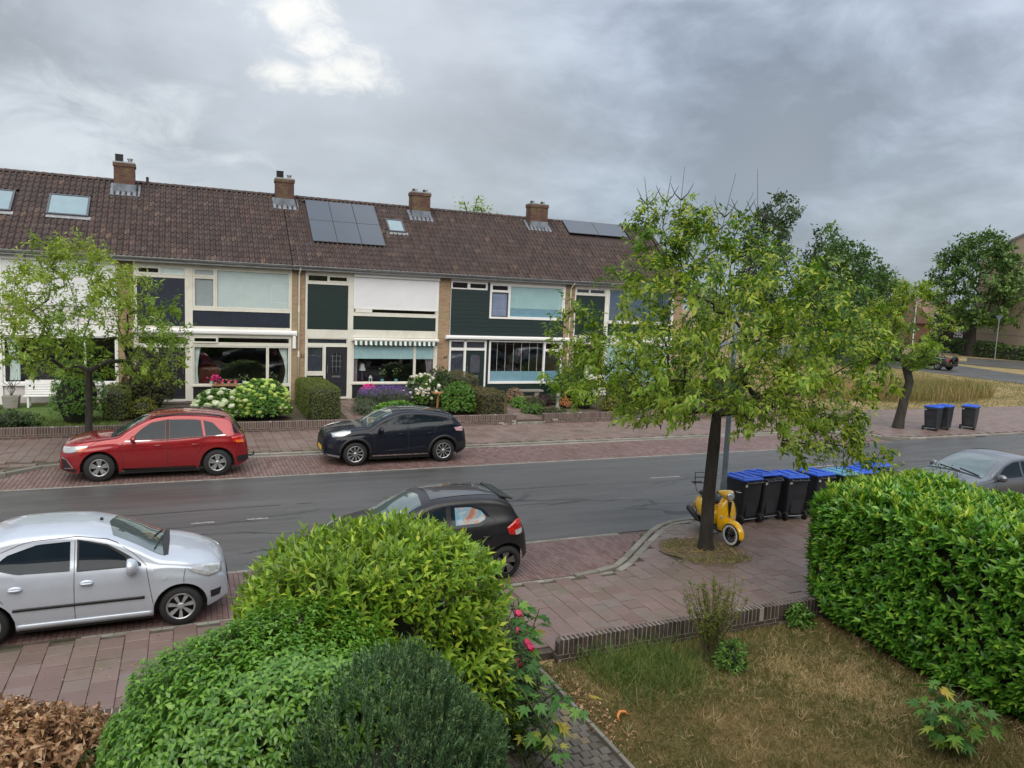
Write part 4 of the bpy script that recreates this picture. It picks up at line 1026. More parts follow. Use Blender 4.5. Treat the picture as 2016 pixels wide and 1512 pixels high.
h.cassette(10.42, 16.42, 3.03, 3.19, .24)
h.frame([(10.65, 10.7, .45, 2.98), (12.31, 12.38, .45, 2.98), (11.34, 11.42, .45, 2.98), (10.7, 11.34, 2.53, 2.62), (11.42, 12.31, 2.53, 2.62), (10.7, 12.31, 2.93, 2.98)], W_)
h.window(10.705, 11.335, 2.625, 2.925, .015, W_, blind=('pleat', M_DARKB, 2.64, 2.91)); h.window(11.425, 12.305, 2.625, 2.925, .015, W_, blind=('pleat', M_DARKB, 2.64, 2.91)); h.window(10.705, 11.335, 1.2, 2.525, .015, W_, blind=('pleat', M_DARKB, 1.22, 2.51)); h.box('lower_panel', 10.705, 11.335, .46, 1.195, -.05, .01, M_GREEN)
h.door(11.425, 12.305, .54, 2.525, M_GREEN, lead=False, slats=True)
h.box('cladding_strip', 12.385, 12.5, .45, 3.03, -.03, .02, M_GREEN); h.frame([(12.505, 12.58, 1.04, 2.98), (16.1, 16.19, 1.04, 2.98), (12.58, 16.1, 1.04, 1.13), (12.58, 16.1, 2.93, 2.98), (15.23, 15.3, 1.13, 2.93), (15.3, 16.1, 2.53, 2.6)], W_, 'window_frame', .06)
f = h.window(12.585, 15.225, 1.135, 2.925, .012, W_, blind=('flat', M_FILM, 1.15, 1.6)); f2 = h.window(15.305, 16.095, 1.135, 2.525, .03, M_GREYF, blind=('flat', M_FILM, 1.17, 1.62)); h.window(15.305, 16.095, 2.605, 2.925, .03, W_)
q = MB()
for k in range(6): q.box(12.95+.4*k-h.x, 12.962+.4*k-h.x, .08, .1, 1.6, 2.92)
q.build('hanging_cord', M_CURT, f)
h.boards(12.505, 16.19, .46, 1.035, M_GREEN, False, .19); h.drainpipe(16.47)

# ---- fifth house, the end of the row, behind the tree
h = House('end house of the terrace, mostly hidden by the near tree, with blue slatted blinds', 16.2, 6.12)
h.shell(True); h.roof(skip=[(17.65, 21.15, 3.6, 5.1)], end=True); c = h.chimney(15.6, 16.58); h.pots(c, 'pots', 15.6, 16.58)
va, vb = (33.7-30.62)/math.cos(SL), (34.6-30.62)/math.cos(SL)
for i in range(2): h.solar(17.65+1.72*i, 17.65+1.72*(i+1)-.02, va, vb)
h.frame([(16.72, 16.78, .45, 5.64), (18.35, 18.56, .45, 5.64), (22.22, 22.3, .45, 5.64), (16.78, 18.35, 5.5, 5.64), (16.78, 18.35, 5.18, 5.26), (18.56, 22.22, 3.9, 4.0), (16.78, 18.35, 2.93, 3.3), (18.56, 22.22, 2.93, 3.33), (18.56, 22.22, 5.55, 5.64), (18.56, 22.22, 1.0, 1.08)], M_WHITE)
h.window(16.785, 17.5, 5.265, 5.495, .04, M_WHITE); h.window(17.505, 18.345, 5.265, 5.495, .04, M_WHITE); h.boards(16.785, 18.345, 3.305, 5.175, M_GREEN, False, 1.8); h.boards(18.565, 22.215, 3.335, 3.895, M_GREEN, False, .6)
h.window(18.565, 22.215, 4.005, 5.545, .04, M_WHITE, blind=('slats', M_BLINDN, 4.04, 5.5)); h.box('lower_wall', 17.45, 18.345, .46, 2.2, -.05, .01, M_WHITE); h.door(16.785, 17.44, .54, 2.5, M_DOORB); h.window(16.785, 18.345, 2.505, 2.925, .03, M_WHITE); h.box('side_panel', 17.45, 18.345, 2.205, 2.5, -.05, .01, M_DOORB)
h.window(18.565, 22.215, 1.085, 2.925, .04, M_WHITE, blind=('slats', M_BLINDB, 1.1, 2.9)); h.box('lower_panel', 18.565, 22.215, .46, .995, -.05, .01, M_WHITE)
bpy.data.objects['terrace_house']['label']

# ---- the row on this side, behind the window the picture is taken from; it shows in car windows and paint
t_ = thing('own_house_row', 'dark brick terrace on the near side, seen only mirrored in panes and car paint', 'house row', (-20, -9.4, -.1))
MB().box(0, 52, 0, 9.0, 0, 5.7).build('wall', brickmat('own_brick', ((.20, .12, .08), (.13, .08, .055)), (.2, .17, .14)), t_)
MB().prism([(-.4, 5.7), (9.3, 5.7), (4.5, 8.9)], -.2, 52.2, plane='yz').build('roof', M_TILE, t_)
for i in range(8):
    for z0, z1 in ((.9, 2.6), (3.9, 5.3)):
        if 17 < 2.2+i*6.1+1.4 < 23 and z0 > 3: continue
        f = MB().box(2+i*6.1, 5+i*6.1, 9.0, 9.05, z0, z1).build('window', M_WHITE, t_); MB().box(2.08+i*6.1, 4.92+i*6.1, 9.051, 9.06, z0+.08, z1-.08).build('pane', plain('own_pane', (.02, .025, .03), .05), f)

# ============================================================ vehicles
M_CARGLASS = plain('car_glass', (.010, .017, .024), .03, var=.4, scale=.8, spec=.34)
M_WSCREEN = plain('windscreen_glass', (.05, .085, .085), .03, var=.35, scale=.9, coat=1, spec=1.0)
M_TRIM = plain('black_trim', (.014, .014, .015), .55, var=.2)
M_RIM = plain('alloy', (.48, .49, .5), .3, .85, var=.06)
M_RIMD = plain('dark_alloy', (.03, .03, .033), .35, .6)
M_HEAD = plain('headlamp_glass', (.55, .57, .58), .08, .3, var=.3, scale=9, coat=1)
M_TAIL = plain('tail_lamp', (.42, .012, .012), .12, var=.3, scale=12, coat=1)
M_AMB = plain('amber_lamp', (.75, .16, .02), .15, var=.2, coat=1)
M_CHROME = plain('chrome', (.62, .63, .65), .12, 1, var=.05)
M_PLATE = plain('yellow_plate', (.75, .48, .03), .4, var=.04)

def pchip(X, pts):
    xs = np.array([p[0] for p in pts], float); ys = np.array([p[1] for p in pts], float); h = np.diff(xs); d = np.diff(ys)/h; n = len(xs); m_ = np.zeros(n)
    for i in range(1, n-1):
        if d[i-1]*d[i] > 0: w1, w2 = 2*h[i]+h[i-1], h[i]+2*h[i-1]; m_[i] = (w1+w2)/(w1/d[i-1]+w2/d[i])
    m_[0], m_[-1] = d[0], d[-1]; X = np.clip(X, xs[0], xs[-1]); k = np.clip(np.searchsorted(xs, X)-1, 0, n-2)
    t_ = (X-xs[k])/h[k]; a = ys[k]; b = ys[k+1]
    return (2*t_**3-3*t_**2+1)*a+(t_**3-2*t_**2+t_)*h[k]*m_[k]+(-2*t_**3+3*t_**2)*b+(t_**3-t_**2)*h[k]*m_[k+1]

class Car:
    """local frame: X runs from the nose (0) to the tail (L) in the specs; the built car has +x forward, centred"""
    def __init__(s, name, label, loc, rz, L, W, H, top, belt, fo, wb, tyre, paint, bot=.22, tum=.36, arch=.068, nose=.62, tail=.72, rimr=.2, shoulder=.02):
        s.L, s.W, s.fo, s.wb, s.tr = L, W, fo, wb, tyre; s.root = thing(name, label, 'car', loc, rz)
        s.top = lambda x: pchip(np.atleast_1d(x), top); s.beltf = lambda x: pchip(np.atleast_1d(x), belt)
        s.paint = paint; wf, wr = fo, fo+wb; Ra = tyre+arch; hw = W/2
        xs = sorted(set([round(v, 4) for v in list(np.linspace(0, .35, 12)**1.0)+list(np.linspace(.35, L-.35, 62))+list(np.linspace(L-.35, L, 12))+[wf-Ra, wf+Ra, wr-Ra, wr+Ra, wf-Ra+.004, wf+Ra-.004, wr-Ra+.004, wr+Ra-.004]]))
        xs = [x for x in xs if 0 <= x <= L]; V = []; rings = []
        def planw(x):
            a = max(0, 1-x/.75); b = max(0, 1-(L-x)/.6)
            return hw*(1-(1-nose)*a**2.6-(1-tail)*b**2.6)
        s.planw = planw
        for x in xs:
            zt = float(s.top(x)[0]); be = min(float(s.beltf(x)[0]), zt-.10); w_ = planw(x)
            zb = bot+.10*max(0, 1-x/.4)**2+.16*max(0, 1-(L-x)/.45)**2
            for c_ in (wf, wr):
                if abs(x-c_) < Ra: zb = max(zb, tyre+math.sqrt(max(0, Ra*Ra-(x-c_)**2)))
            zb = min(zb, be-.05); ring = []
            flare = sum(.022*math.exp(-((x-c_)/(Ra*.95))**4) for c_ in (wf, wr))
            def side(z):
                u = (z-bot)/(be-bot)
                q = 1-.075*max(0, (.35-u)/.35)**1.6-.045*max(0, (u-.62)/.38)**1.5
                # a crease low on the doors and a shoulder line
                q -= .012*math.exp(-((u-.30)/.10)**2)*(1 if wf+Ra < x < wr-Ra else .2)
                q += .008*math.exp(-((u-.78)/.07)**2)
                return w_*q+flare*(1-u*.8 if u < 1 else .2)
            for k in range(11): z = zb+(be-zb)*k/10; ring.append((side(z), z))
            wbe = side(be); hgt = zt-be; r = min(.13, hgt*.85); zs = zt-r
            for k in range(1, 6):
                z = be+(zs-be)*k/5; ring.append((wbe-shoulder*min(1, hgt/.2)*min(1, k/1.5)-tum*(z-be), z))
            ws = ring[-1][0]; p_ = 2.6
            for k in range(1, 10):
                a = math.pi/2*k/9; ring.append((ws*math.cos(a)**(2/p_), zs+r*math.sin(a)**(2/p_) if k < 9 else zt))
            ring[-1] = (0, zt); rings.append((x, ring))
        nr = len(rings[0][1]); full = 2*nr-1; F = []
        for x, ring in rings:
            pts = [(L/2-x, y, z) for y, z in ring]+[(L/2-x, -y, z) for y, z in ring[-2::-1]]; V += pts
        for i in range(len(rings)-1):
            for k in range(full-1): F.append((i*full+k, i*full+k+1, (i+1)*full+k+1, (i+1)*full+k))
        F.append(tuple(range(full))); F.append(tuple((len(rings)-1)*full+k for k in range(full-1, -1, -1)))
        o = MB().add(V, F).build('body', paint, s.root, fixn=True); me = o.data; me.shade_smooth()
        b = bmesh.new(); b.from_mesh(me)
        for f_ in b.faces:
            if len(f_.verts) > 4: f_.smooth = False
        b.to_mesh(me); s.bvh = BVHTree.FromBMesh(b); b.free(); s.body = o
        # dark underbody and wheel wells; middle box widened and lowered to block light underneath
        q = MB(); q.box(L/2-(L-.25), L/2-.25, -hw*.60, hw*.60, bot-.01, .60); q.box(L/2-wr+Ra, L/2-wf-Ra, -hw*.88, hw*.88, bot-.06, .55)
        for c_ in (wf, wr): q.box(L/2-c_-Ra*1.02, L/2-c_+Ra*1.02, -hw*.70, hw*.70, bot+.05, min(tyre+Ra+.01, .80))
        q.build('underbody', M_TRIM, s.root)
        for c_, rimside in ((wf, 1), (wr, 1)):
            for sd in (1, -1): s.wheel(L/2-c_, sd*(hw-.115), sd, rimr)
    def hit(s, p, d):
        r = s.bvh.ray_cast(Vector(p), Vector(d)); return (r[0], r[1]) if r[0] is not None else (None, None)
    def patch(s, name, lo, hi, mat, view='side', off=.004, nx=14, ny=5, sides=(1, -1), smooth=True, thick=0):
        """a skin lofted between a lower and an upper line, laid on the body: (X,z) for the sides, (y,z) front and rear, (X,y) top"""
        out_ = []
        def resample(P_, n):
            P_ = np.array(P_, float); d = np.r_[0, np.cumsum(np.linalg.norm(np.diff(P_, axis=0), axis=1))]; t_ = np.linspace(0, d[-1], n+1)
            return np.c_[np.interp(t_, d, P_[:, 0]), np.interp(t_, d, P_[:, 1])]
        A, B = resample(lo, nx), resample(hi, nx)
        for sd in sides:
            V = []; ok = True
            for j in range(ny+1):
                for i in range(nx+1):
                    u, v = A[i]*(1-j/ny)+B[i]*(j/ny)
                    if view == 'side': p, d = (s.L/2-u, sd*2, v), (0, -sd, 0)
                    elif view == 'front': p, d = (s.L/2+1, u*sd, v), (-1, 0, 0)
                    elif view == 'rear': p, d = (-s.L/2-1, u*sd, v), (1, 0, 0)
                    else: p, d = (s.L/2-u, v*sd, 3), (0, 0, -1)
                    h_, n_ = s.hit(p, d)
                    if h_ is None: h_ = V[-1][0] if V else Vector((0, 0, 0)); n_ = -Vector(d)
                    if n_.dot(Vector(d)) > 0: n_ = -n_
                    V.append((h_, n_))
            VV = [tuple(h_+n_*off) for h_, n_ in V]
            F = [(j*(nx+1)+i, j*(nx+1)+i+1, (j+1)*(nx+1)+i+1, (j+1)*(nx+1)+i) for j in range(ny) for i in range(nx)]
            if thick:
                n0 = len(VV); VV += [tuple(h_-n_*.002) for h_, n_ in V]
                e = [i for i in range(nx+1)]+[j*(nx+1)+nx for j in range(1, ny+1)]+[ny*(nx+1)+i for i in range(nx-1, -1, -1)]+[j*(nx+1) for j in range(ny-1, 0, -1)]
                F += [(e[i], e[(i+1) % len(e)], e[(i+1) % len(e)]+n0, e[i]+n0) for i in range(len(e))]
            out_.append(MB().add(VV, F).build(name, mat, s.root, smooth=smooth, fixn=bool(thick)))
            if view in ('top',) or (view in ('front', 'rear') and len(sides) == 1): pass
        return out_
    def line(s, name, pts, mat, view='side', wd=.008, sides=(1, -1), off=.003, n=16):
        P_ = np.array(pts, float); d = np.r_[0, np.cumsum(np.linalg.norm(np.diff(P_, axis=0), axis=1))]; t_ = np.linspace(0, d[-1], n+1)
        C_ = np.c_[np.interp(t_, d, P_[:, 0]), np.interp(t_, d, P_[:, 1])]; T_ = np.gradient(C_, axis=0); T_ /= np.linalg.norm(T_, axis=1, keepdims=True); N_ = np.c_[-T_[:, 1], T_[:, 0]]
        return s.patch(name, C_-N_*wd/2, C_+N_*wd/2, mat, view, off, n, 1, sides, False)
    def wheel(s, x, y, sd, rimr):
        r = s.tr; w_ = .19; n = 36
        prof = [(rimr+.012, -w_/2), (r-.03, -w_/2-.004), (r-.008, -w_/2+.02), (r, -w_/2+.045), (r, w_/2-.045), (r-.008, w_/2-.02), (r-.03, w_/2+.004), (rimr+.012, w_/2)]
        t_ = MB().lathe(prof, n, (0, 0, 0), 'y').build('wheel', M_RUBBER, s.root, smooth=True, loc=(x, y, r)); s.rim(t_, sd, rimr, w_); return t_
    def rim(s, t_, sd, R_, w_):
        st = s.rimstyle; yo = sd*(w_/2-.012); m1 = M_RIM if st['mat'] == 'alloy' else M_RIMD
        MB().lathe([(R_+.014, yo+.008*sd), (R_+.014, yo-.03*sd), (R_-.012, yo-.03*sd), (R_-.016, yo+.004*sd)], 36, (0, 0, 0), 'y', closed=True).build('rim', st.get('lipmat', M_RIM), t_, smooth=True)
        MB().lathe([(R_-.01, yo-.09*sd), (.0, yo-.07*sd)], 24, (0, 0, 0), 'y').build('brake_disc', M_TRIM, t_)
        q = MB(); n = st['n']; a0 = st.get('a0', .2)
        for k in range(n):
            for off in st.get('pair', (0,)):
                a = a0+2*math.pi*k/n+off; a2 = a+st.get('twist', 0); wi, wo = st['w']
                ci, si, co, so_ = math.cos(a), math.sin(a), math.cos(a2), math.sin(a2); r0, r1 = .035, R_-.004
                V = []
                for rr, cc, ss, ww, yy in ((r0, ci, si, wi, yo-.012*sd), (r1, co, so_, wo, yo-.0*sd)):
                    for e in (-1, 1):
                        px, pz = rr*cc-e*ww*ss, rr*ss+e*ww*cc; V += [(px, yy, pz), (px*1.0, yy-.035*sd, pz)]
                q.add(V, [(0, 4, 6, 2), (0, 1, 5, 4), (2, 6, 7, 3), (1, 3, 7, 5)])
        q.build('spokes', m1 if not st.get('spokemat') else st['spokemat'], t_)
        MB().lathe([(.052, yo-.02*sd), (.05, yo-.004*sd), (.03, yo+.0*sd), (0, yo+.002*sd)], 16, (0, 0, 0), 'y').build('hub_cap', st.get('spokemat') or m1, t_, smooth=True)
    def mirror(s, X, z, mat, size=(.11, .20, .14), sides=(1, -1), y=None):
        for sd in sides:
            h_, _ = s.hit((s.L/2-X, sd*2, z), (0, -sd, 0)); yy = (y or (abs(h_.y)+.09))*sd
            q = MB().ell((0, 0, 0), (size[0]*.8, size[1]*.62, size[2]*.66), 16, 10); q.V = [(x if x > -.03 else -.03, a, b) for x, a, b in q.V]
            m_ = q.build('wing_mirror', mat, s.root, smooth=True, loc=(s.L/2-X, yy, z+.03))
            MB().obox((0, -.09*sd, -.05), (.0, .02*sd, -.03), .05, .035).build('mirror_foot', M_TRIM, m_)
    def handle(s, X, z, mat, wd=.17, round_=False):
        for sd in (1, -1):
            h_, n_ = s.hit((s.L/2-X, sd*2, z), (0, -sd, 0))
            if round_: MB().ell((0, 0, 0), (.085, .018, .045), 16, 8).build('door_handle', mat, s.root, smooth=True, loc=h_+n_*.004)
            MB().tube([(-wd/2, 0, 0), (-wd/2+.02, sd*.035, 0), (wd/2-.02, sd*.035, 0), (wd/2, 0, 0)], .012, 6).build('door_handle' if not round_ else 'handle_grip', mat, s.root, smooth=True, loc=h_)
    def plate(s, txt, view, z=.5, X=None):
        d = 1 if view == 'front' else -1
        h_, n_ = s.hit((d*(s.L/2+1), 0, z), (-d, 0, 0)); p = MB().box(-.006, .006, -.26, .26, -.055, .055).build('number_plate', M_PLATE, s.root, loc=h_+Vector((d*.012, 0, 0)))
        if not txt: return
        cu = bpy.data.curves.new('n', 'FONT'); cu.body = txt; cu.size = .105; cu.extrude = .001; cu.align_x = 'CENTER'
        o = bpy.data.objects.new('n', cu); COL.objects.link(o); bpy.context.view_layer.update()
        me = bpy.data.meshes.new_from_object(o.evaluated_get(bpy.context.evaluated_depsgraph_get())); bpy.data.objects.remove(o); me.materials.clear(); me.materials.append(M_BLACK)
        c_ = bpy.data.objects.new('plate_characters', me); COL.objects.link(c_); c_.parent = p; c_.location = (d*.008, 0, -.036); c_.rotation_euler = (math.pi/2, 0, d*math.pi/2)
    def wiper(s, X0, y0, X1, y1):
        a, n_ = s.hit((s.L/2-X0, y0, 3), (0, 0, -1)); b, n2 = s.hit((s.L/2-X1, y1, 3), (0, 0, -1))
        MB().obox(a+n_*.02, b+n2*.02, .02, .012).build('wiper', M_TRIM, s.root)
    def finish_arches(s, mat, wd=.05, name='wheel_arch_trim', off=.006):
        for c_ in (s.fo, s.fo+s.wb):
            R1 = s.tr+.069; R2 = R1+wd; A = [math.pi*(-.02+1.04*k/20) for k in range(21)]
            s.patch(name, [(c_-R1*math.cos(a), max(.235, s.tr+R1*math.sin(a)+.004)) for a in A], [(c_-R2*math.cos(a), max(.235, s.tr+R2*math.sin(a))) for a in A], mat, 'side', off, 24, 1, thick=1)

# ---- red compact crossover, nose to the left
P_RED = carpaint('red_paint', (.27, .006, .010), .35, .26, .2, .08)
Car.rimstyle = dict(n=5, w=(.022, .026), pair=(-.19, .19), mat='alloy', a0=.3)
c = Car('parked_car', 'red crossover car parked nose left in front of the tree and hydrangeas', (-.60, 21.08, 0), math.pi, 4.295, 1.77, 1.615,
        [(0, .60), (.04, .82), (.14, .92), (.4, 1.0), (.8, 1.06), (1.22, 1.105), (1.5, 1.28), (1.85, 1.475), (2.15, 1.575), (2.6, 1.615), (3.1, 1.60), (3.55, 1.55), (3.82, 1.49), (3.95, 1.36), (4.12, 1.10), (4.22, .98), (4.27, .80), (4.295, .60)],
        [(0, .62), (.5, .86), (1.2, .96), (2.5, 1.0), (3.6, 1.06), (4.295, 1.0)], .86, 2.67, .345, P_RED, nose=.66, tail=.76, rimr=.205)
c.patch('side_window', [(1.48, .995), (2.32, 1.0)], [(1.56, 1.04), (1.78, 1.25), (2.0, 1.40), (2.32, 1.455)], M_CARGLASS, ny=8)
c.patch('side_window', [(2.42, 1.005), (3.20, 1.045)], [(2.42, 1.46), (2.9, 1.46), (3.14, 1.435)], M_CARGLASS, ny=8)
c.patch('quarter_window', [(3.25, 1.05), (3.66, 1.08)], [(3.20, 1.43), (3.42, 1.37), (3.66, 1.12)], M_CARGLASS, ny=6)
c.patch('window_trim', [(1.42, .965), (2.4, .972), (3.72, 1.055)], [(1.42, .985), (2.4, .99), (3.72, 1.073)], M_CHROME, ny=1, nx=24)
c.patch('window_surround', [(2.325, 1.0), (2.415, 1.0)], [(2.325, 1.46), (2.415, 1.465)], M_TRIM, nx=2, ny=6)
c.patch('windscreen', [(1.20, -.66), (1.24, 0), (1.20, .66)], [(1.86, -.53), (1.93, 0), (1.86, .53)], M_WSCREEN, 'top', nx=16, ny=8, sides=(1,))
c.patch('scuttle', [(1.10, -.66), (1.13, 0), (1.10, .66)], [(1.20, -.67), (1.24, 0), (1.20, .67)], M_TRIM, 'top', .006, nx=16, ny=2, sides=(1,))
c.patch('rear_window', [(-.50, 1.12), (.50, 1.12)], [(-.52, 1.42), (.52, 1.42)], M_CARGLASS, 'rear', sides=(1,))
c.patch('rear_window_side', [(3.93, 1.10), (4.14, 1.06)], [(3.86, 1.38), (3.93, 1.36)], M_CARGLASS, 'side', nx=4)
c.patch('headlight', [(.08, .70), (.30, .72), (.62, .84)], [(.06, .84), (.30, .87), (.64, .90)], M_HEAD, thick=1, off=.008)
c.patch('indicator', [(.42, .745), (.60, .83)], [(.42, .80), (.61, .865)], M_AMB, off=.012, nx=4, ny=2)
c.patch('grille', [(-.42, .52), (.42, .52)], [(-.46, .80), (.46, .80)], M_TRIM, 'front', sides=(1,), off=.008); c.patch('grille_bar', [(-.45, .74), (.45, .74)], [(-.46, .775), (.46, .775)], M_CHROME, 'front', sides=(1,), off=.014, ny=1)
c.patch('lower_grille', [(-.5, .28), (.5, .28)], [(-.5, .44), (.5, .44)], M_TRIM, 'front', sides=(1,), off=.008)
c.patch('fog_lamp_panel', [(.07, .36), (.28, .33)], [(.05, .56), (.12, .56)], M_TRIM, nx=6, ny=5, off=.008); c.line('fog_lamp_trim', [(.06, .60), (.17, .56), (.31, .36), (.10, .335)], M_CHROME, wd=.028, off=.012)
c.patch('tail_light', [(3.92, .86), (4.18, .84)], [(3.86, 1.0), (4.14, 1.03)], M_TAIL, thick=1, off=.01); c.patch('tail_indicator', [(3.98, .86), (4.16, .85)], [(3.96, .92), (4.15, .92)], M_AMB, nx=5, ny=2, off=.015)
c.patch('bumper_skirt', [(.45, .235), (.0, .30)], [(.45, .30), (.0, .36)], M_TRIM, nx=8, ny=2, off=.008)
c.patch('sill', [(1.28, .225), (3.10, .225)], [(1.28, .30), (3.10, .30)], M_TRIM, ny=2, nx=24, off=.01); c.patch('rear_skirt', [(4.0, .33), (4.27, .36)], [(4.0, .50), (4.27, .52)], M_TRIM, nx=6, ny=3, off=.008)
for L_ in ([(1.38, .31), (1.36, .98)], [(2.37, .31), (2.37, 1.0)], [(3.05, .56), (3.22, .9), (3.24, 1.04)]): c.line('panel_gap', L_, M_TRIM, wd=.009)
c.line('panel_gap', [(.62, .86), (.8, .98), (1.1, 1.03)], M_TRIM, wd=.009)
for X in (2.15, 3.0): c.handle(X, .86, P_RED)
c.mirror(1.62, 1.0, P_RED); c.plate('', 'front', .46); c.wiper(1.2, .1, 1.3, -.5); c.wiper(1.2, .6, 1.3, .02)
for sd in (1, -1):
    MB().tube([c.hit((c.L/2-X, sd*.60, 3), (0, 0, -1))[0]+Vector((0, 0, dz)) for X, dz in ((1.98, .0), (2.1, .035), (2.6, .04), (3.2, .04), (3.6, .03), (3.72, 0))], .018, 8).build('roof_rail', M_TRIM, c.root, smooth=True)
MB().tube([(-2.1, 0, .36), (-2.26, 0, .33), (-2.33, 0, .36), (-2.33, 0, .44)], .022, 8).build('tow_hook', M_TRIM, c.root, smooth=True)

# ---- black crossover
P_BLK = carpaint('black_paint_blue', (.005, .007, .014), 0, .5, 0, .02, .6)
Car.rimstyle = dict(n=10, w=(.008, .022), mat='alloy', a0=.1, twist=.1)
c = Car('parked_car', 'black crossover car with multi-spoke wheels parked nose left behind the red car', (5.66, 21.42, 0), math.pi, 4.19, 1.80, 1.525,
        [(0, .55), (.03, .78), (.10, .90), (.35, .985), (.8, 1.05), (1.2, 1.09), (1.55, 1.29), (1.95, 1.45), (2.3, 1.52), (2.7, 1.525), (3.1, 1.49), (3.5, 1.425), (3.76, 1.36), (3.86, 1.25), (4.03, 1.06), (4.13, .93), (4.17, .75), (4.19, .55)],
        [(0, .6), (.5, .86), (1.2, .955), (2.4, 1.0), (3.2, 1.07), (3.7, 1.14), (4.19, .95)], .83, 2.588, .335, P_BLK, nose=.62, tail=.72, rimr=.222)
c.patch('side_window', [(1.45, .99), (2.30, 1.02)], [(1.50, 1.02), (1.75, 1.21), (2.0, 1.33), (2.30, 1.385)], M_CARGLASS, ny=8)
c.patch('side_window', [(2.38, 1.022), (3.05, 1.08), (3.38, 1.15)], [(2.38, 1.39), (2.75, 1.385), (3.1, 1.33), (3.40, 1.20)], M_CARGLASS, ny=8)
c.patch('windscreen', [(1.19, -.68), (1.23, 0), (1.19, .68)], [(1.95, -.52), (2.02, 0), (1.95, .52)], M_WSCREEN, 'top', nx=16, ny=8, sides=(1,))
c.patch('scuttle', [(1.08, -.68), (1.12, 0), (1.08, .68)], [(1.19, -.69), (1.23, 0), (1.19, .69)], M_TRIM, 'top', .006, nx=16, ny=2, sides=(1,))
c.patch('roof_panel', [(2.2, -.50), (2.25, 0), (2.2, .50)], [(3.4, -.48), (3.45, 0), (3.4, .48)], M_CARGLASS, 'top', .004, nx=12, ny=10, sides=(1,))
c.patch('rear_window', [(-.5, 1.1), (.5, 1.1)], [(-.48, 1.32), (.48, 1.32)], M_CARGLASS, 'rear', sides=(1,))
c.patch('headlight', [(.22, .80), (.48, .84), (.70, .93)], [(.20, .90), (.5, .98), (.70, .985)], M_HEAD, thick=1, off=.012)
c.patch('grille', [(-.45, .42), (.45, .42)], [(-.5, .74), (.5, .74)], M_TRIM, 'front', sides=(1,), off=.008); c.patch('fog_lamp', [(.10, .52), (.24, .50)], [(.09, .60), (.22, .62)], M_TRIM, nx=4, ny=3, off=.01)
c.patch('tail_light', [(3.78, .92), (4.02, .88)], [(3.72, 1.02), (4.02, 1.03)], plain('clear_tail_lamp', (.52, .30, .32), .12, var=.3, scale=10, coat=1), thick=1, off=.012)
c.finish_arches(M_TRIM, .075); c.patch('sill', [(1.24, .225), (3.02, .225)], [(1.24, .32), (3.02, .32)], M_TRIM, ny=2, nx=24, off=.008); c.patch('sill_strip', [(1.32, .262), (2.95, .262)], [(1.32, .29), (2.95, .29)], M_CHROME, ny=1, nx=24, off=.016)
c.patch('rear_skirt', [(3.85, .38), (4.16, .38)], [(3.85, .58), (4.16, .6)], M_TRIM, nx=6, ny=3, off=.008); c.patch('front_skirt', [(.0, .31), (.45, .235)], [(.0, .36), (.45, .30)], M_ZINC, nx=8, ny=1, off=.012)
for L_ in ([(1.36, .33), (1.33, .97)], [(2.34, .33), (2.34, 1.01)], [(3.0, .6), (3.12, .9), (3.2, 1.08)]): c.line('panel_gap', L_, M_TRIM, wd=.009)
c.line('door_crease_glint', [(1.6, .40), (2.4, .43), (2.95, .50), (2.3, .47), (1.6, .40)], plain('door_glint', (.05, .06, .09), .12, .5), wd=.012)  # paler strip paints a highlight along the lower door crease
for X in (2.12, 2.98): c.handle(X, .88, P_BLK)
c.mirror(1.55, .98, P_BLK); c.plate('', 'front', .44); c.wiper(1.18, .1, 1.3, -.55)
c.patch('mirror_patch', [(1.34, .975), (1.45, .985)], [(1.34, .99), (1.46, 1.02)], M_TRIM, nx=3, ny=2)

# ---- silver hatchback, nose to the right
P_SIL = carpaint('silver_paint', (.50, .545, .62), .35, .38, .15, .15)
Car.rimstyle = dict(n=7, w=(.012, .030), mat='alloy', a0=.22, spokemat=plain('grey_hubcap', (.40, .41, .42), .35, .5))
c = Car('parked_car', 'silver small hatchback at the left edge, parked nose right behind the green bush', (-1.13, 11.95, 0), 0, 3.43, 1.63, 1.465,
        [(0, .50), (.03, .70), (.10, .80), (.3, .90), (.6, .985), (.86, 1.035), (1.2, 1.21), (1.55, 1.365), (1.85, 1.44), (2.2, 1.465), (2.6, 1.455), (2.9, 1.40), (3.1, 1.30), (3.25, 1.08), (3.35, .9), (3.41, .7), (3.43, .52)],
        [(0, .55), (.4, .80), (.9, .90), (1.6, .925), (2.5, .945), (3.1, 1.0), (3.43, .9)], .64, 2.34, .283, P_SIL, nose=.58, tail=.66, rimr=.185, bot=.20, tum=.34)
c.patch('window_surround', [(1.14, .925), (1.92, .93)], [(1.14, .955), (1.30, 1.08), (1.55, 1.24), (1.92, 1.335)], M_TRIM, ny=8, off=.003)
c.patch('side_window', [(1.30, .935), (1.895, .94)], [(1.34, 1.06), (1.56, 1.22), (1.895, 1.315)], M_CARGLASS, ny=8, off=.007)
c.patch('rear_side_window', [(2.00, .945), (2.60, .96), (2.80, 1.02)], [(2.00, 1.315), (2.38, 1.305), (2.72, 1.20), (2.87, 1.08)], M_CARGLASS, ny=8, off=.006)
c.patch('windscreen', [(.86, -.62), (.90, 0), (.86, .62)], [(1.50, -.50), (1.58, 0), (1.50, .50)], M_WSCREEN, 'top', nx=16, ny=8, sides=(1,))
c.patch('scuttle', [(.80, -.58), (.79, 0), (.80, .58)], [(.86, -.63), (.90, 0), (.86, .63)], M_TRIM, 'top', .006, nx=16, ny=2, sides=(1,))
c.patch('headlight', [(.10, .66), (.28, .66), (.50, .78)], [(.09, .76), (.32, .835), (.56, .84)], M_HEAD, thick=1, off=.01)
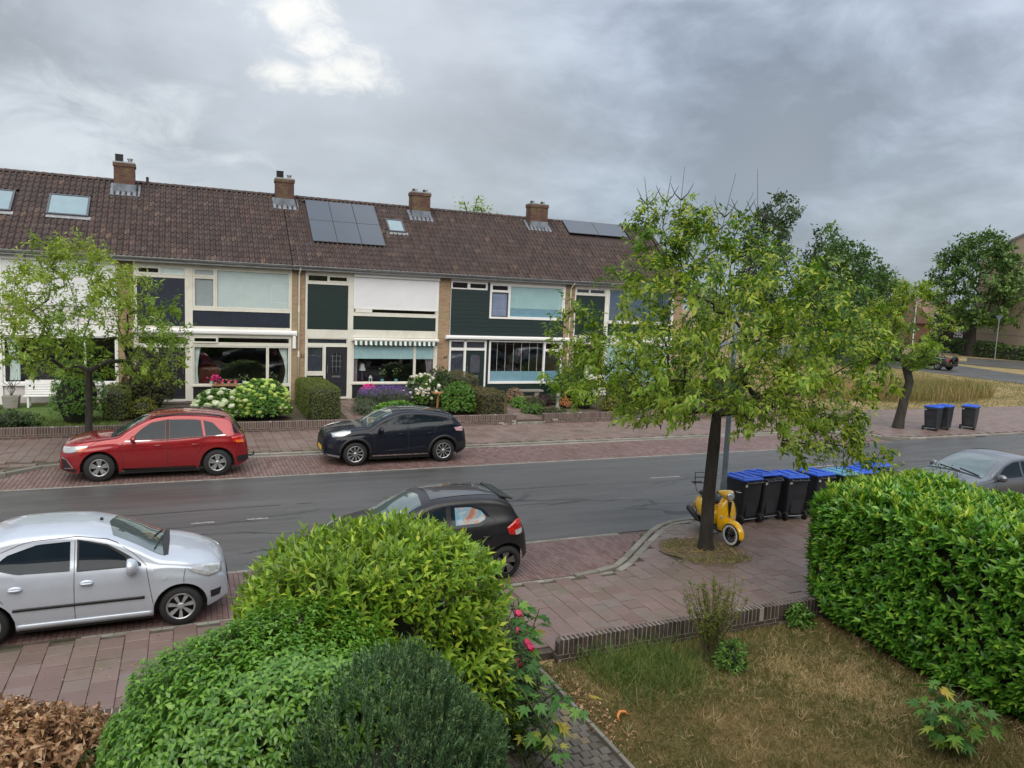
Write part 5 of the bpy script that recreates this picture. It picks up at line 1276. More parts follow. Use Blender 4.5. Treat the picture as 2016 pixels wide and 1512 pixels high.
c.patch('grille', [(-.30, .30), (.30, .30)], [(-.42, .56), (.42, .56)], M_TRIM, 'front', sides=(1,), off=.008)
for z in (.36, .42, .48): c.patch('grille_bar', [(-.34, z), (.34, z)], [(-.35, z+.02), (.35, z+.02)], M_CHROME, 'front', sides=(1,), off=.014, ny=1)
c.patch('fog_lamp_recess', [(.12, .34), (.24, .335)], [(.10, .44), (.25, .44)], M_TRIM, nx=5, ny=4, off=.006)
c.patch('side_moulding', [(1.10, .475), (2.72, .475)], [(1.10, .51), (2.72, .51)], M_TRIM, ny=2, nx=24, off=.014, thick=1)
c.patch('sill', [(1.0, .20), (2.62, .20)], [(1.0, .275), (2.62, .275)], P_SIL, ny=2, nx=24, off=.02, thick=1)
for L_ in ([(.98, .30), (1.03, .6), (1.08, .93)], [(1.945, .28), (1.95, .6), (1.945, 1.32)], [(2.75, .60), (2.9, .80), (2.95, 1.0)], [(.60, .58), (.60, .72), (.58, .84)], [(1.08, .93), (1.2, 1.07), (1.5, 1.29), (1.9, 1.37), (2.5, 1.35), (2.9, 1.2)]): c.line('panel_gap', L_, M_TRIM, wd=.007)
for X in (1.80, 2.62): c.handle(X, .77, P_SIL, .15, True)
c.mirror(1.28, .93, P_SIL, (.14, .22, .17)); c.wiper(.90, .1, .98, -.5); c.wiper(.90, .5, 1.0, -.0)
MB().box(-.02, .02, -.015, .015, 0, .035).build('aerial_base', M_TRIM, c.root, loc=c.hit((1.715-1.68, 0, 3), (0, 0, -1))[0])
c.patch('side_repeater', [(.82, .72), (.87, .72)], [(.82, .75), (.87, .75)], M_HEAD, nx=2, ny=1, off=.01)

# ---- black small hatchback, tail to the right
P_BK2 = carpaint('black_paint', (.005, .005, .006), 0, .5, 0, .02, .6)
Car.rimstyle = dict(n=5, w=(.02, .03), pair=(-.2, .2), mat='dark', a0=.1, twist=.22, spokemat=plain('diamond_cut_alloy', (.22, .22, .23), .25, .9), lipmat=M_RIMD)
c = Car('parked_car', 'black small hatchback with a sunshade in its rear window, partly behind the light green shrub', (3.84, 12.22, 0), math.pi, 3.475, 1.615, 1.46,
        [(0, .5), (.03, .7), (.12, .85), (.4, .95), (.85, 1.03), (1.2, 1.22), (1.55, 1.375), (1.9, 1.445), (2.3, 1.46), (2.7, 1.445), (2.98, 1.39), (3.10, 1.33), (3.2, 1.17), (3.33, .95), (3.42, .78), (3.455, .62), (3.475, .5)],
        [(0, .55), (.4, .80), (.9, .92), (1.6, .94), (2.5, .97), (3.1, 1.02), (3.475, .9)], .645, 2.34, .292, P_BK2, nose=.6, tail=.70, rimr=.196, bot=.2, tum=.34)
c.patch('side_window', [(1.22, .94), (1.90, .955)], [(1.26, 1.0), (1.50, 1.20), (1.90, 1.325)], M_CARGLASS, ny=8, off=.006)
c.patch('rear_side_window', [(1.99, .96), (2.50, .975), (2.66, 1.05)], [(1.99, 1.33), (2.35, 1.32), (2.58, 1.24), (2.68, 1.12)], M_CARGLASS, ny=8, off=.006)
t = NT('printed_sunshade'); cc = t.ramp(t.noise(2.6, 2, .5, dist=.8), [(.35, (.25, .12, .08)), (.45, (.34, .25, .21)), (.52, (.09, .25, .36)), (.6, (.30, .34, .37)), (.68, (.30, .17, .09))]); t.base(cc); t.rough(.5); t.p.inputs['Coat Weight'].default_value = .6
c.patch('sunshade', [(2.06, 1.01), (2.46, 1.02), (2.58, 1.07)], [(2.06, 1.29), (2.34, 1.285), (2.52, 1.22), (2.61, 1.12)], t.m, ny=6, off=.009)
c.patch('windscreen', [(.86, -.62), (.90, 0), (.86, .62)], [(1.52, -.50), (1.60, 0), (1.52, .50)], M_WSCREEN, 'top', nx=16, ny=8, sides=(1,))
c.patch('roof_panel', [(1.7, -.44), (1.75, 0), (1.7, .44)], [(2.85, -.42), (2.9, 0), (2.85, .42)], plain('canvas_roof', (.012, .012, .014), .22, var=.3, coat=.8), 'top', .006, nx=12, ny=10, sides=(1,))
c.patch('tail_light', [(3.02, .80), (3.22, .76), (3.30, .80)], [(2.98, .92), (3.16, 1.03), (3.24, 1.04)], M_TAIL, thick=1, off=.014)
c.patch('reverse_lamp', [(3.14, .78), (3.28, .79)], [(3.12, .86), (3.28, .88)], M_HEAD, nx=4, ny=2, off=.018)
c.patch('rear_window', [(-.42, 1.03), (.42, 1.03)], [(-.40, 1.28), (.40, 1.28)], M_CARGLASS, 'rear', sides=(1,))
for L_ in ([(1.945, .28), (1.95, .6), (1.945, 1.35)], [(2.70, .62), (2.78, .80), (2.80, 1.0), (2.62, 1.30)], [(1.14, .93), (1.4, 1.2), (1.9, 1.385), (2.5, 1.37), (2.85, 1.25)]): c.line('panel_gap', L_, M_TRIM, wd=.007)
c.handle(2.6, .80, P_BK2); c.handle(1.82, .80, P_BK2); c.mirror(1.26, .94, P_BK2); c.patch('headlight', [(.10, .66), (.28, .66), (.50, .78)], [(.09, .80), (.32, .86), (.56, .86)], M_HEAD, thick=1, off=.01)
MB().prism([(-1.22, 1.405), (-1.46, 1.345), (-1.45, 1.325), (-1.22, 1.37)], -.5, .5).build('roof_spoiler', P_BK2, c.root, bevel=.008)
c.plate('', 'rear', .62)

# ---- grey car behind the laurel hedge, nose to the left
P_GRY = carpaint('grey_paint', (.15, .16, .175), .7, .33)
Car.rimstyle = dict(n=5, w=(.02, .035), mat='alloy', a0=.3)
top_g = [(0, .5), (.03, .68), (.14, .78), (.5, .88), (.9, .94), (1.15, .97), (1.5, 1.14), (1.9, 1.31), (2.3, 1.40), (2.7, 1.415), (3.2, 1.37), (3.7, 1.20), (4.05, 1.0), (4.3, .93), (4.4, .8), (4.42, .55)]
c = Car('parked_car', 'grey car with a pale reflecting windscreen behind the big laurel hedge at the right edge', (19.12, 12.55, 0), math.pi, 4.42, 1.78, 1.415, top_g,
        [(0, .55), (.5, .80), (1.2, .88), (2.5, .92), (3.6, .95), (4.42, .85)], .88, 2.62, .32, P_GRY, nose=.62, tail=.7, rimr=.21)
c.patch('windscreen', [(1.12, -.70), (1.17, 0), (1.12, .70)], [(1.93, -.52), (2.02, 0), (1.93, .52)], M_WSCREEN, 'top', nx=16, ny=8, sides=(1,))
c.patch('scuttle', [(1.04, -.68), (1.08, 0), (1.04, .68)], [(1.12, -.71), (1.17, 0), (1.12, .71)], M_TRIM, 'top', .006, nx=16, ny=2, sides=(1,))
c.patch('side_window', [(1.50, .915), (2.45, .93)], [(1.62, 1.0), (1.9, 1.18), (2.2, 1.27), (2.45, 1.29)], M_CARGLASS, ny=8, off=.006)
c.patch('side_window', [(2.53, .93), (3.2, .96), (3.5, 1.02)], [(2.53, 1.29), (2.95, 1.28), (3.3, 1.18), (3.55, 1.05)], M_CARGLASS, ny=8, off=.006)
c.mirror(1.55, .92, P_GRY); c.wiper(1.15, .1, 1.28, -.55); c.wiper(1.15, .6, 1.28, .0); c.patch('headlight', [(.12, .62), (.5, .72)], [(.1, .74), (.55, .80)], M_HEAD, thick=1, off=.01)
for L_ in ([(1.42, .3), (1.4, .9)], [(2.49, .3), (2.49, .93)]): c.line('panel_gap', L_, M_TRIM, wd=.008)

# ---- pale hatchback further along this side, seen reflected in the windows across the street
P_WHT = carpaint('pale_paint', (.52, .54, .56), .4, .3)
c = Car('parked_car', 'pale hatchback reflected in the large window of the dark green house', (23.9, 12.5, 0), 0, 3.9, 1.7, 1.5,
        [(0, .5), (.03, .7), (.12, .85), (.4, .96), (.95, 1.05), (1.4, 1.28), (1.75, 1.42), (2.2, 1.495), (2.7, 1.49), (3.3, 1.42), (3.55, 1.33), (3.7, 1.1), (3.82, .9), (3.88, .7), (3.9, .5)],
        [(0, .55), (.4, .82), (.9, .93), (1.6, .95), (2.5, .98), (3.1, 1.03), (3.9, .9)], .75, 2.5, .30, P_WHT, nose=.62, tail=.72, rimr=.2, bot=.2)
c.patch('side_window', [(1.42, .95), (2.2, .965)], [(1.48, 1.03), (1.75, 1.26), (2.2, 1.36)], M_CARGLASS, ny=8, off=.006); c.patch('rear_side_window', [(2.28, .97), (3.1, 1.03)], [(2.28, 1.36), (2.8, 1.34), (3.15, 1.15)], M_CARGLASS, ny=8, off=.006)
c.patch('tail_light', [(3.5, .85), (3.74, .82)], [(3.45, 1.12), (3.62, 1.15)], M_TAIL, thick=1, off=.01); c.patch('windscreen', [(.97, -.62), (1.0, 0), (.97, .62)], [(1.7, -.52), (1.78, 0), (1.7, .52)], M_WSCREEN, 'top', nx=12, ny=6, sides=(1,))

# ---- dark off-roader on the cross street
P_DRK = carpaint('dark_paint', (.010, .011, .012), .2, .35)
c = Car('distant_car', 'black open off-road car with red tail lamps driving off on the far cross street', (65.6, 49.2, 0), R(92), 4.1, 1.85, 1.25,
        [(0, .7), (.05, .95), (.4, 1.06), (1.2, 1.12), (1.5, 1.22), (1.9, 1.25), (3.0, 1.22), (3.9, 1.15), (4.06, 1.08), (4.1, .7)],
        [(0, .8), (1, .95), (4.1, .98)], .75, 2.5, .39, P_DRK, nose=.85, tail=.9, rimr=.22, bot=.34)
q = MB()
for sd in (1, -1): q.tube([(.55, sd*.72, 1.15), (.25, sd*.66, 1.72), (-1.2, sd*.66, 1.74), (-1.9, sd*.72, 1.1)], .035, 6)
for x in (.25, -.45, -1.2): q.tube([(x, -.66, 1.73), (x, .66, 1.73)], .035, 6)
q.tube([(-.45, -.66, 1.73), (-.45, -.7, 1.1)], .035, 6); q.tube([(-.45, .66, 1.73), (-.45, .7, 1.1)], .035, 6)
q.build('roll_cage', M_TRIM, c.root)
for sd in (1, -1): MB().box(-2.08, -2.03, sd*.72-.13, sd*.72+.13, .88, 1.12).build('tail_light', M_TAIL, c.root)
for sd in (1, -1): MB().ell((-.2, sd*.35, 1.42), (.12, .22, .33), 10, 8).build('seat', M_TRIM, c.root, smooth=True)
c.plate('', 'rear', .75)
MB().lathe([(.2, -.1), (.37, -.1), (.37, .1), (.2, .1)], 18, (-2.18, -.1, 1.0), 'x').build('spare_wheel', M_RUBBER, c.root, smooth=True)

# ============================================================ wheelie bins
M_BIN = plain('bin_plastic', (.018, .021, .027), .5, var=.2, scale=2, dirt=((.05, .05, .05), .4))
M_LID = plain('blue_lid', (.015, .085, .52), .35, var=.12, scale=3)
M_LIDP = plain('faded_blue_lid', (.10, .28, .42), .4, var=.15, scale=3)
M_STICK = plain('white_sticker', (.62, .62, .6), .5)
def make_bin(label, loc, rz, lid_mat, group, ajar=0, stick=True, mark=False):
    """wheels and handle on the -y side"""
    t_ = thing('wheelie_bin', label, 'wheelie bin', loc, rz, group)
    m_ = MB(); prof = [(.12, .46, .50), (.60, .53, .60), (.93, .55, .64), (.935, .575, .675), (.985, .575, .675)]
    V = []; r = .04
    for z, wx, wy in prof:
        hx, hy = wx/2, wy/2; yo = .0 if z > .2 else .02
        for cx, cy, a0 in ((hx-r, hy-r, 0), (-hx+r, hy-r, 1), (-hx+r, -hy+r, 2), (hx-r, -hy+r, 3)):
            for k in range(3): a = math.pi/2*(a0+k/2); V.append((cx+r*math.cos(a), cy+r*math.sin(a)+yo, z-.06 if z < .2 else z))
    F = [(i*12+k, i*12+(k+1) % 12, (i+1)*12+(k+1) % 12, (i+1)*12+k) for i in range(4) for k in range(12)]+[tuple(range(11, -1, -1)), tuple(48+k for k in range(12))]
    m_.add(V, F).build('body', M_BIN, t_)
    MB().box(-.14, .14, -.285, -.235, .16, .52).build('moulded_panel', M_BIN, t_, bevel=.01); MB().box(-.11, .11, .235, .285, .3, .7).build('moulded_panel', M_BIN, t_, bevel=.01)
    l_ = MB(); V = []
    for z, hx, ya, yb in ((.985, .295, -.33, .37), (1.01, .297, -.34, .375), (1.045, .27, -.30, .34)):
        V += [(-hx, ya, z), (hx, ya, z), (hx, yb, z-.01), (-hx, yb, z-.01)]
    F = [(3, 2, 1, 0), (8, 9, 10, 11)]+[(i*4+k, i*4+(k+1) % 4, (i+1)*4+(k+1) % 4, (i+1)*4+k) for i in range(2) for k in range(4)]
    l_.add(V, F); lid = l_.build('lid', lid_mat, t_, bevel=.012)
    q = MB()
    for x in (-.13, .13): q.box(x-.035, x+.035, -.27, .30, 1.035, 1.062)
    q.box(-.25, .25, .25, .30, 1.03, 1.055); q.box(-.25, .25, -.28, -.22, 1.03, 1.06); q.build('lid_rib', lid_mat, lid, bevel=.008)
    if ajar:
        lid.rotation_euler = (ajar, 0, 0); lid.location = (0, .33*(1-math.cos(ajar))*0, .33*math.sin(abs(ajar))*.9)
    MB().tube([(-.24, -.39, .95), (.24, -.39, .95)], .016, 8).build('handle', M_BIN, t_); q = MB()
    for x in (-.22, 0, .22): q.obox((x, -.39, .95), (x, -.29, .985), .03, .03)
    q.build('handle_bracket', M_BIN, t_)
    MB().tube([(-.27, -.27, .10), (.27, -.27, .10)], .012, 8).build('axle', M_STEEL, t_)
    for x in (-.265, .265):
        wv = MB().lathe([(.03, -.025), (.085, -.03), (.1, -.018), (.1, .018), (.085, .03), (.03, .025)], 20, (0, 0, 0), 'x').build('wheel', M_RUBBER, t_, smooth=True, loc=(x, -.27, .10))
        MB().lathe([(.0, -.012), (.07, -.012), (.07, .012), (0, .012)], 14, (0, 0, 0), 'x').build('hub', M_BIN, wv)
    if stick: MB().box(-.24, -.17, -.323, -.319, .86, .92).build('sticker', M_STICK, t_)
    if mark:   # a house number stuck on the front
        q = MB(); q.box(-.03, -.005, .292, .296, .55, .70); q.box(.02, .035, .292, .296, .6, .70); q.build('number_sticker', M_STICK, t_)
    return t_
G1 = 'wheelie bins lined up along the near kerb'
row = [('blue-lidded black bin at the scooter end of the near row', (11.66, 13.10), .05, M_LID, 0), ('second bin from the scooter, its blue lid raised askew, in the near row', (12.30, 13.16), .03, M_LID, -.07),
       ('blue-lidded bin left of the gap in the near row', (12.96, 13.02), -.10, M_LID, 0), ('blue-lidded bin right of the gap, half behind the laurel hedge', (13.80, 13.06), .04, M_LID, 0),
       ('bin with a faded light blue lid between the blue-lidded bins', (14.50, 12.94), .02, M_LIDP, 0), ('blue-lidded bin just right of the faded lid, over the hedge', (15.16, 12.98), -.05, M_LID, 0), ('blue-lidded bin at the far right end of the near row, lid slightly raised', (15.95, 13.16), .06, M_LID, -.1)]
for i, (lb, (x, y), rz, lm, aj) in enumerate(row): make_bin(lb, (x, y, .03), rz, lm, G1, aj)
G2 = 'wheelie bins across the street'
make_bin('bin nearest the leaning trunk across the street', (29.25, 21.62, .065), -1.25, M_LID, G2, mark=True)
make_bin('middle bin of the three across the street', (30.15, 21.78, .065), -1.25, M_LID, G2, mark=True)
make_bin('lone blue-lidded bin standing apart on the right across the street', (31.5, 21.55, .065), -1.2, M_LID, G2, mark=True)

# ============================================================ scooter
P_YEL = carpaint('yellow_paint', (.93, .50, .008), .0, .25, .05, .03)
M_SEAT = plain('black_seat', (.015, .015, .016), .5, var=.2)
M_WWALL = plain('white_wall', (.62, .62, .60), .6)
fx, fy, bx, by = 10.15, 11.62, 10.38, 12.83
hd = math.atan2(fy-by, fx-bx)
s_ = thing('scooter', 'yellow motor scooter with white-walled tyres parked behind the near tree trunk', 'scooter', ((fx+bx)/2, (fy+by)/2, .035), hd)
# +x forward; wheels at +-.63
def sk(pts, rads, name, mat, par=s_, n=14, closed=True):
    """smooth skin over elliptical sections: (x, z) centres with (half-width, half-height) radii, cut across x"""
    V = []; F = []
    for (x, z), (a, b) in zip(pts, rads):
        for k in range(n): an = 2*math.pi*k/n; c_, s2 = math.cos(an), math.sin(an); V.append((x, a*math.copysign(abs(c_)**.75, c_), z+b*math.copysign(abs(s2)**.75, s2)))
    for i in range(len(pts)-1):
        for k in range(n): F.append((i*n+k, i*n+(k+1) % n, (i+1)*n+(k+1) % n, (i+1)*n+k))
    F += [tuple(range(n)), tuple((len(pts)-1)*n+k for k in range(n-1, -1, -1))]
    return MB().add(V, F).build(name, mat, par, smooth=True)
def sk_z(pts, rads, name, mat, par=s_, n=16):
    """sections cut across z: (x, z) centres with (half-length along x, half-width) radii"""
    V = []; F = []
    for (x, z), (a, b) in zip(pts, rads):
        for k in range(n): an = 2*math.pi*k/n; V.append((x+a*math.cos(an), b*math.sin(an), z))
    for i in range(len(pts)-1):
        for k in range(n): F.append((i*n+k, i*n+(k+1) % n, (i+1)*n+(k+1) % n, (i+1)*n+k))
    F += [tuple(range(n)), tuple((len(pts)-1)*n+k for k in range(n-1, -1, -1))]
    return MB().add(V, F).build(name, mat, par, smooth=True)
def sw(x, par, steer=0):
    w_ = MB().lathe([(.155, -.045), (.205, -.055), (.235, -.04), (.243, 0), (.235, .04), (.205, .055), (.155, .045)], 32, (0, 0, 0), 'y').build('wheel', M_RUBBER, par, smooth=True, loc=(x, 0, .243))
    w_.rotation_euler = (0, 0, steer)
    for sd in (1, -1): MB().lathe([(.158, .047*sd), (.205, .0575*sd), (.207, .055*sd), (.16, .042*sd)], 32, (0, 0, 0), 'y').build('white_wall', M_WWALL, w_, smooth=True)
    MB().lathe([(.16, -.03), (.145, -.03), (.145, .03), (.16, .03)], 28, (0, 0, 0), 'y', closed=True).build('rim', M_BLACK, w_)
    q = MB()
    for k in range(12): a = k*math.pi/6; q.obox((.03*math.cos(a), 0, .03*math.sin(a)), (.15*math.cos(a+.15), 0, .15*math.sin(a+.15)), .012, .02)
    q.build('spokes', M_BLACK, w_); MB().lathe([(.0, -.05), (.04, -.05), (.04, .05), (0, .05)], 14, (0, 0, 0), 'y').build('hub', M_BLACK, w_)
    return w_
sw(.62, s_, .25); sw(-.60, s_)
# front mudguard: arc shell round the front wheel, steered with it
q = MB(); V = []; n = 16
for i in range(n+1):
    a = math.radians(-8+150*i/n); r_ = .285+.02*math.sin(math.pi*i/n)
    for k in range(9):
        b_ = (k-4)/4; V.append((.02+(r_-.045*abs(b_)**2.2)*math.cos(a), .088*b_*(1-.25*(1-math.sin(max(0, a)))), (r_-.06*abs(b_)**2.5)*math.sin(a)))
F = [(i*9+k, i*9+k+1, (i+1)*9+k+1, (i+1)*9+k) for i in range(n) for k in range(8)]
mg = q.add(V, F).build('front_mudguard', P_YEL, s_, smooth=True, fixn=False, loc=(.62, 0, .243)); mg.rotation_euler = (0, 0, .25)
so_ = mg.modifiers.new('thick', 'SOLIDIFY'); so_.thickness = .01
q = MB(); 
for sd in (1,): q.tube([(.60, .075*sd, .25), (.50, .075*sd, .45)], .018, 8)
q.build('front_fork', M_STEEL, s_, smooth=True)
# leg shield, wide and curved, with the steering column bulge
V = []; F = []; cols = 12
zs = [(.20, .10, .30), (.26, .15, .33), (.36, .19, .36), (.48, .215, .375), (.60, .22, .375), (.72, .205, .36), (.82, .175, .34), (.90, .12, .32), (.94, .07, .31)]
for z, hw_, x in zs:
    for k in range(cols+1):
        b_ = (k-cols/2)/(cols/2); V.append((x+.10*(1-abs(b_)**1.7)-.02, hw_*b_, z))
for i in range(len(zs)-1):
    for k in range(cols): F.append((i*(cols+1)+k, i*(cols+1)+k+1, (i+1)*(cols+1)+k+1, (i+1)*(cols+1)+k))
ls = MB().add(V, F).build('leg_shield', P_YEL, s_, smooth=True, fixn=False); md = ls.modifiers.new('t', 'SOLIDIFY'); md.thickness = .03; md.offset = -1
MB().prism([(-.045, .88), (.045, .88), (.018, .60), (-.018, .60)], .447, .462, plane='yz').build('horn_cover', M_SEAT, s_, bevel=.006)
MB().lathe([(.0, .02), (.032, .012), (.036, 0)], 16, (.452, 0, .57), 'x').build('badge', M_CHROME, s_)
for sd in (1, -1): MB().ell((.40, .13*sd, .54), (.018, .028, .048), 12, 8).build('front_indicator', M_HEAD, s_, smooth=True)
sk_z([(.34, .90), (.335, .95), (.33, 1.0)], [(.05, .05), (.045, .045), (.05, .06)], 'steering_neck', P_YEL)
# headset with headlamp, grips, mirrors
hs = sk([(.20, 1.02), (.27, 1.03), (.36, 1.02), (.43, 1.0), (.465, .995)], [(.09, .03), (.19, .055), (.13, .075), (.085, .08), (.06, .06)], 'headset', P_YEL); hs.rotation_euler = (0, 0, 0)
MB().lathe([(.085, -.01), (.088, .015), (.078, .022)], 22, (.455, 0, .99), 'x').build('headlamp_ring', M_CHROME, hs, smooth=True)
MB().lathe([(.078, .012), (.06, .03), (0, .038)], 22, (.455, 0, .99), 'x').build('headlamp', M_HEAD, hs, smooth=True)
for sd in (1, -1):
    MB().tube([(.27, .12*sd, 1.02), (.24, .24*sd, 1.03), (.21, .34*sd, 1.03)], [.03, .02, .019], 10).build('handlebar_grip', M_RUBBER, hs, smooth=True)
    MB().tube([(.28, .22*sd, 1.04), (.33, .31*sd, 1.03)], .007, 6).build('brake_lever', M_STEEL, hs)
# floor board, body, side cowls
MB().box(-.20, .34, -.14, .14, .20, .27).build('floorboard', M_TRIM, s_, bevel=.02)
sk([(-.12, .34), (-.10, .40), (.02, .42)], [(.12, .12), (.13, .16), (.10, .14)], 'tunnel', P_YEL)
sk([(-.86, .60), (-.80, .57), (-.66, .52), (-.50, .50), (-.34, .50), (-.20, .50), (-.12, .48), (-.08, .46)], [(.06, .05), (.13, .12), (.19, .19), (.215, .23), (.215, .24), (.19, .235), (.15, .22), (.10, .18)], 'rear_body', P_YEL)
for sd in (1, -1):
    q = MB(); q.tube([(-.80, .17*sd, .48), (-.72, .235*sd, .36), (-.5, .25*sd, .33), (-.46, .25*sd, .44), (-.58, .245*sd, .52), (-.78, .19*sd, .54)], .008, 6); q.build('crash_bar', M_BLACK, s_)
sk([(-.74, .76), (-.62, .80), (-.40, .80), (-.22, .775), (-.10, .75), (-.04, .73)], [(.08, .03), (.14, .055), (.15, .065), (.135, .06), (.10, .05), (.05, .02)], 'seat', M_SEAT)
q = MB(); 
for sd in (1, -1): q.tube([(-.45, .12*sd, .74), (-.75, .13*sd, .80), (-.86, .12*sd, .92), (-.88, .13*sd, 1.18)], .009, 6); q.tube([(-.86, .12*sd, .92), (-1.06, .12*sd, .93)], .009, 6)
for z in (.95, 1.07, 1.18): q.tube([(-.875, -.14, z), (-.875, .14, z)], .008, 6)
for x in (-.92, -.99, -1.06): q.tube([(x, -.12, .93), (x, .12, .93)], .008, 6)
q.build('luggage_rack', M_BLACK, s_)
sk([(-1.04, .36), (-1.0, .36), (-.75, .29), (-.55, .23), (-.48, .21)], [(.03, .03), (.055, .06), (.055, .062), (.045, .05), (.02, .02)], 'exhaust', M_TRIM).location = (0, -.17, .0)
MB().box(-.72, -.35, .05, .16, .17, .33).build('engine', M_TRIM, s_, bevel=.02)
MB().box(-.93, -.90, -.10, .10, .36, .50).build('number_plate', M_PLATE, s_); MB().ell((-.88, 0, .60), (.04, .07, .05), 12, 8).build('tail_light', M_TAIL, s_, smooth=True)
q = MB()
for sd in (1, -1): q.tube([(-.15, .08*sd, .22), (-.22, .17*sd, .0)], .012, 6)
q.tube([(-.22, -.17, .008), (-.22, .17, .008)], .012, 6); q.build('stand', M_BLACK, s_)

# ============================================================ lamp pole
t_ = thing('lamp_pole', 'grey galvanised lamp pole rising behind the near tree trunk beside the scooter', 'pole', (11.02, 13.0, .03))
M_GALV = plain('galvanised_pole', (.18, .22, .26), .5, .4, var=.2, scale=4, dirt=((.13, .15, .15), .5))
MB().lathe([(.075, 0), (.075, .9), (.062, .95), (.05, 4.6), (.0, 4.62)], 16).build('pole', M_GALV, t_, smooth=True)
MB().box(-.03, .03, -.082, -.07, .45, .75).build('access_door', M_GALV, t_)
MB().tube([(0, 0, 4.55), (.0, .05, 4.72), (0, .3, 4.85)], .03, 8).build('arm', M_GALV, t_, smooth=True)
MB().ell((0, .5, 4.86), (.09, .26, .06), 14, 8).build('lamp_head', M_ZINC, t_, smooth=True)

# ============================================================ far gardens: things
gz = lambda y: .22+.20*(y-26.1)/4.95
t_ = thing('garden_bench', 'white slatted garden bench in front of the pale wall behind the left tree', 'bench', (-4.35, 30.4, gz(30.4)))
for k in range(6): MB().box(-.75, .75, .20+.02*k, .225+.02*k, .42+.085*k, .49+.085*k).build('slat', M_PVC, t_)
for k in range(4): MB().box(-.75, .75, -.22+.1*k, -.14+.1*k, .385, .405).build('seat_slat', M_PVC, t_)
for x in (-.6, .6):
    MB().box(x-.03, x+.03, -.2, -.14, 0, .385).build('leg', M_PVC, t_); MB().box(x-.03, x+.03, .18, .24, 0, .385).build('leg', M_PVC, t_); MB().box(x-.03, x+.03, .26, .31, .385, .95).build('back_post', M_PVC, t_)
t_ = thing('plant_pot', 'grey square pot with a bare twiggy plant left of the white bench', 'pot', (-5.45, 30.3, gz(30.3)))
MB().prism([(-.2, 0), (.2, 0), (.25, .42), (-.25, .42)], -.22, .22).build('pot', M_KERB, t_)
q = MB()
for k in range(9): q.tube([(0, 0, .4), (random.uniform(-.15, .15), random.uniform(-.1, .1), .65), (random.uniform(-.3, .3), random.uniform(-.15, .15), random.uniform(.8, 1.15))], .008, 4, cap=False)
q.build('twigs', M_BARK, t_)
t_ = thing('plank_stack', 'small stack of reddish planks at the left edge beside the grey pot', 'planks', (-6.3, 30.2, gz(30.2)), .08)
for k in range(4): MB().box(-.6+.03*k, .5, -.2, .2, .06*k, .055+.06*k).build('plank', M_WOOD, t_)
t_ = thing('bird_table', 'orange wooden bird table on a post among the roses', 'bird table', (9.15, 27.9, gz(27.9)))
MB().obox((0, 0, 0), (.03, 0, .75), .06, .06).build('post', M_WOOD, t_); MB().obox((-.02, 0, .12), (.05, .0, .35), .05, .05).build('brace', M_WOOD, t_)
MB().box(-.2, .2, -.16, .16, .75, .79).build('tray', M_WOOD, t_)
for a in (-.2, .18): MB().box(a, a+.02, -.16, .16, .79, .83).build('rim', M_WOOD, t_)
q = MB(); 
for x in (-.14, .14): q.box(x-.01, x+.01, -.01, .01, .79, .98)
q.build('perch', M_ZINC, t_)
t_ = thing('stone_bench', 'grey stone slab bench before the dark green boards', 'bench', (14.05, 30.1, gz(30.1)))
MB().box(-.75, .75, -.2, .2, .40, .48).build('seat', M_KERB, t_, bevel=.01)
for x in (-.45, .45): MB().box(x-.11, x+.11, -.15, .15, 0, .40).build('leg', M_KERB, t_, bevel=.01)
t_ = thing('garden_ornament', 'small pale stone ornament on a pedestal in the front garden of the dark green house', 'ornament', (14.6, 28.1, gz(28.1)))
MB().lathe([(.13, 0), (.13, .05), (.07, .08), (.06, .38), (.10, .42), (.10, .46)], 12).build('pedestal', M_KERB, t_, smooth=True); MB().ell((0, 0, .56), (.09, .08, .11), 12, 8).build('figure', M_KERB, t_, smooth=True)
t_ = thing('garden_stake', 'short wooden stake right of the pale stone ornament', 'stake', (15.1, 28.4, gz(28.4))); MB().obox((0, 0, 0), (.0, 0, .7), .06, .06).build('post', M_WOOD, t_)
tag(MB().ell((0, 0, .06), (.09, .09, .075), 12, 8).build('garden_lamp', M_WHITE, None, smooth=True, loc=(14.55, 26.6, gz(26.6))), 'small white globe on the soil behind the long brick wall', 'globe')
M_WICK = plain('wicker', (.30, .25, .20), .8, var=.35, scale=40)
M_TERRA = plain('terracotta', (.36, .17, .10), .8, var=.15)
def blooms(name, P, r, mat, par, kind='stuff', flat=.7, n=(8, 5)):
    q = MB()
    for p in P: rr = r*random.uniform(.7, 1.2); q.ell(p, (rr, rr, rr*flat), *n, t=random.random(), jit=.25)
    o = q.build(name, mat, par, fixn=False)
    if kind: o['kind'] = kind
    return o
M_PINK = leafmat('pink_petals', [(0, (.55, .02, .16)), (1, (.80, .06, .30))], .6, .15)
t_ = thing('flower_pot', 'wicker pot of pink flowers in front of the striped-awning window', 'flower pot', (6.95, 30.25, gz(30.25)))
MB().lathe([(.12, 0), (.19, .38), (.21, .40), (.19, .41), (.0, .39)], 16).build('pot', M_WICK, t_, smooth=True)
P, D = dome_points(160, .27, .27, .34, .1, 4); leafG = leafmat('geranium_leaf', [(0, (.03, .08, .015)), (1, (.07, .16, .03))])
a, b, c_ = clusters(P[:80]+[0, 0, .34], D[:80], 3, .03, 1.0); leaf_mesh('foliage', a, b, c_, .06, .05, leafG, t_)
blooms('flower', [tuple(p+np.array([0, 0, .42])) for p in P[80:]], .045, M_PINK, t_)
t_ = thing('flower_basket', 'pink flowers in a row of small terracotta pots on the sill behind the hydrangeas', 'flower pots', (1.55, 30.86, 1.07))
for k in range(4):
    MB().lathe([(.05, 0), (.075, .13), (.0, .13)], 12, (-.42+.24*k, 0, 0)).build('pot', M_TERRA, t_, smooth=True)
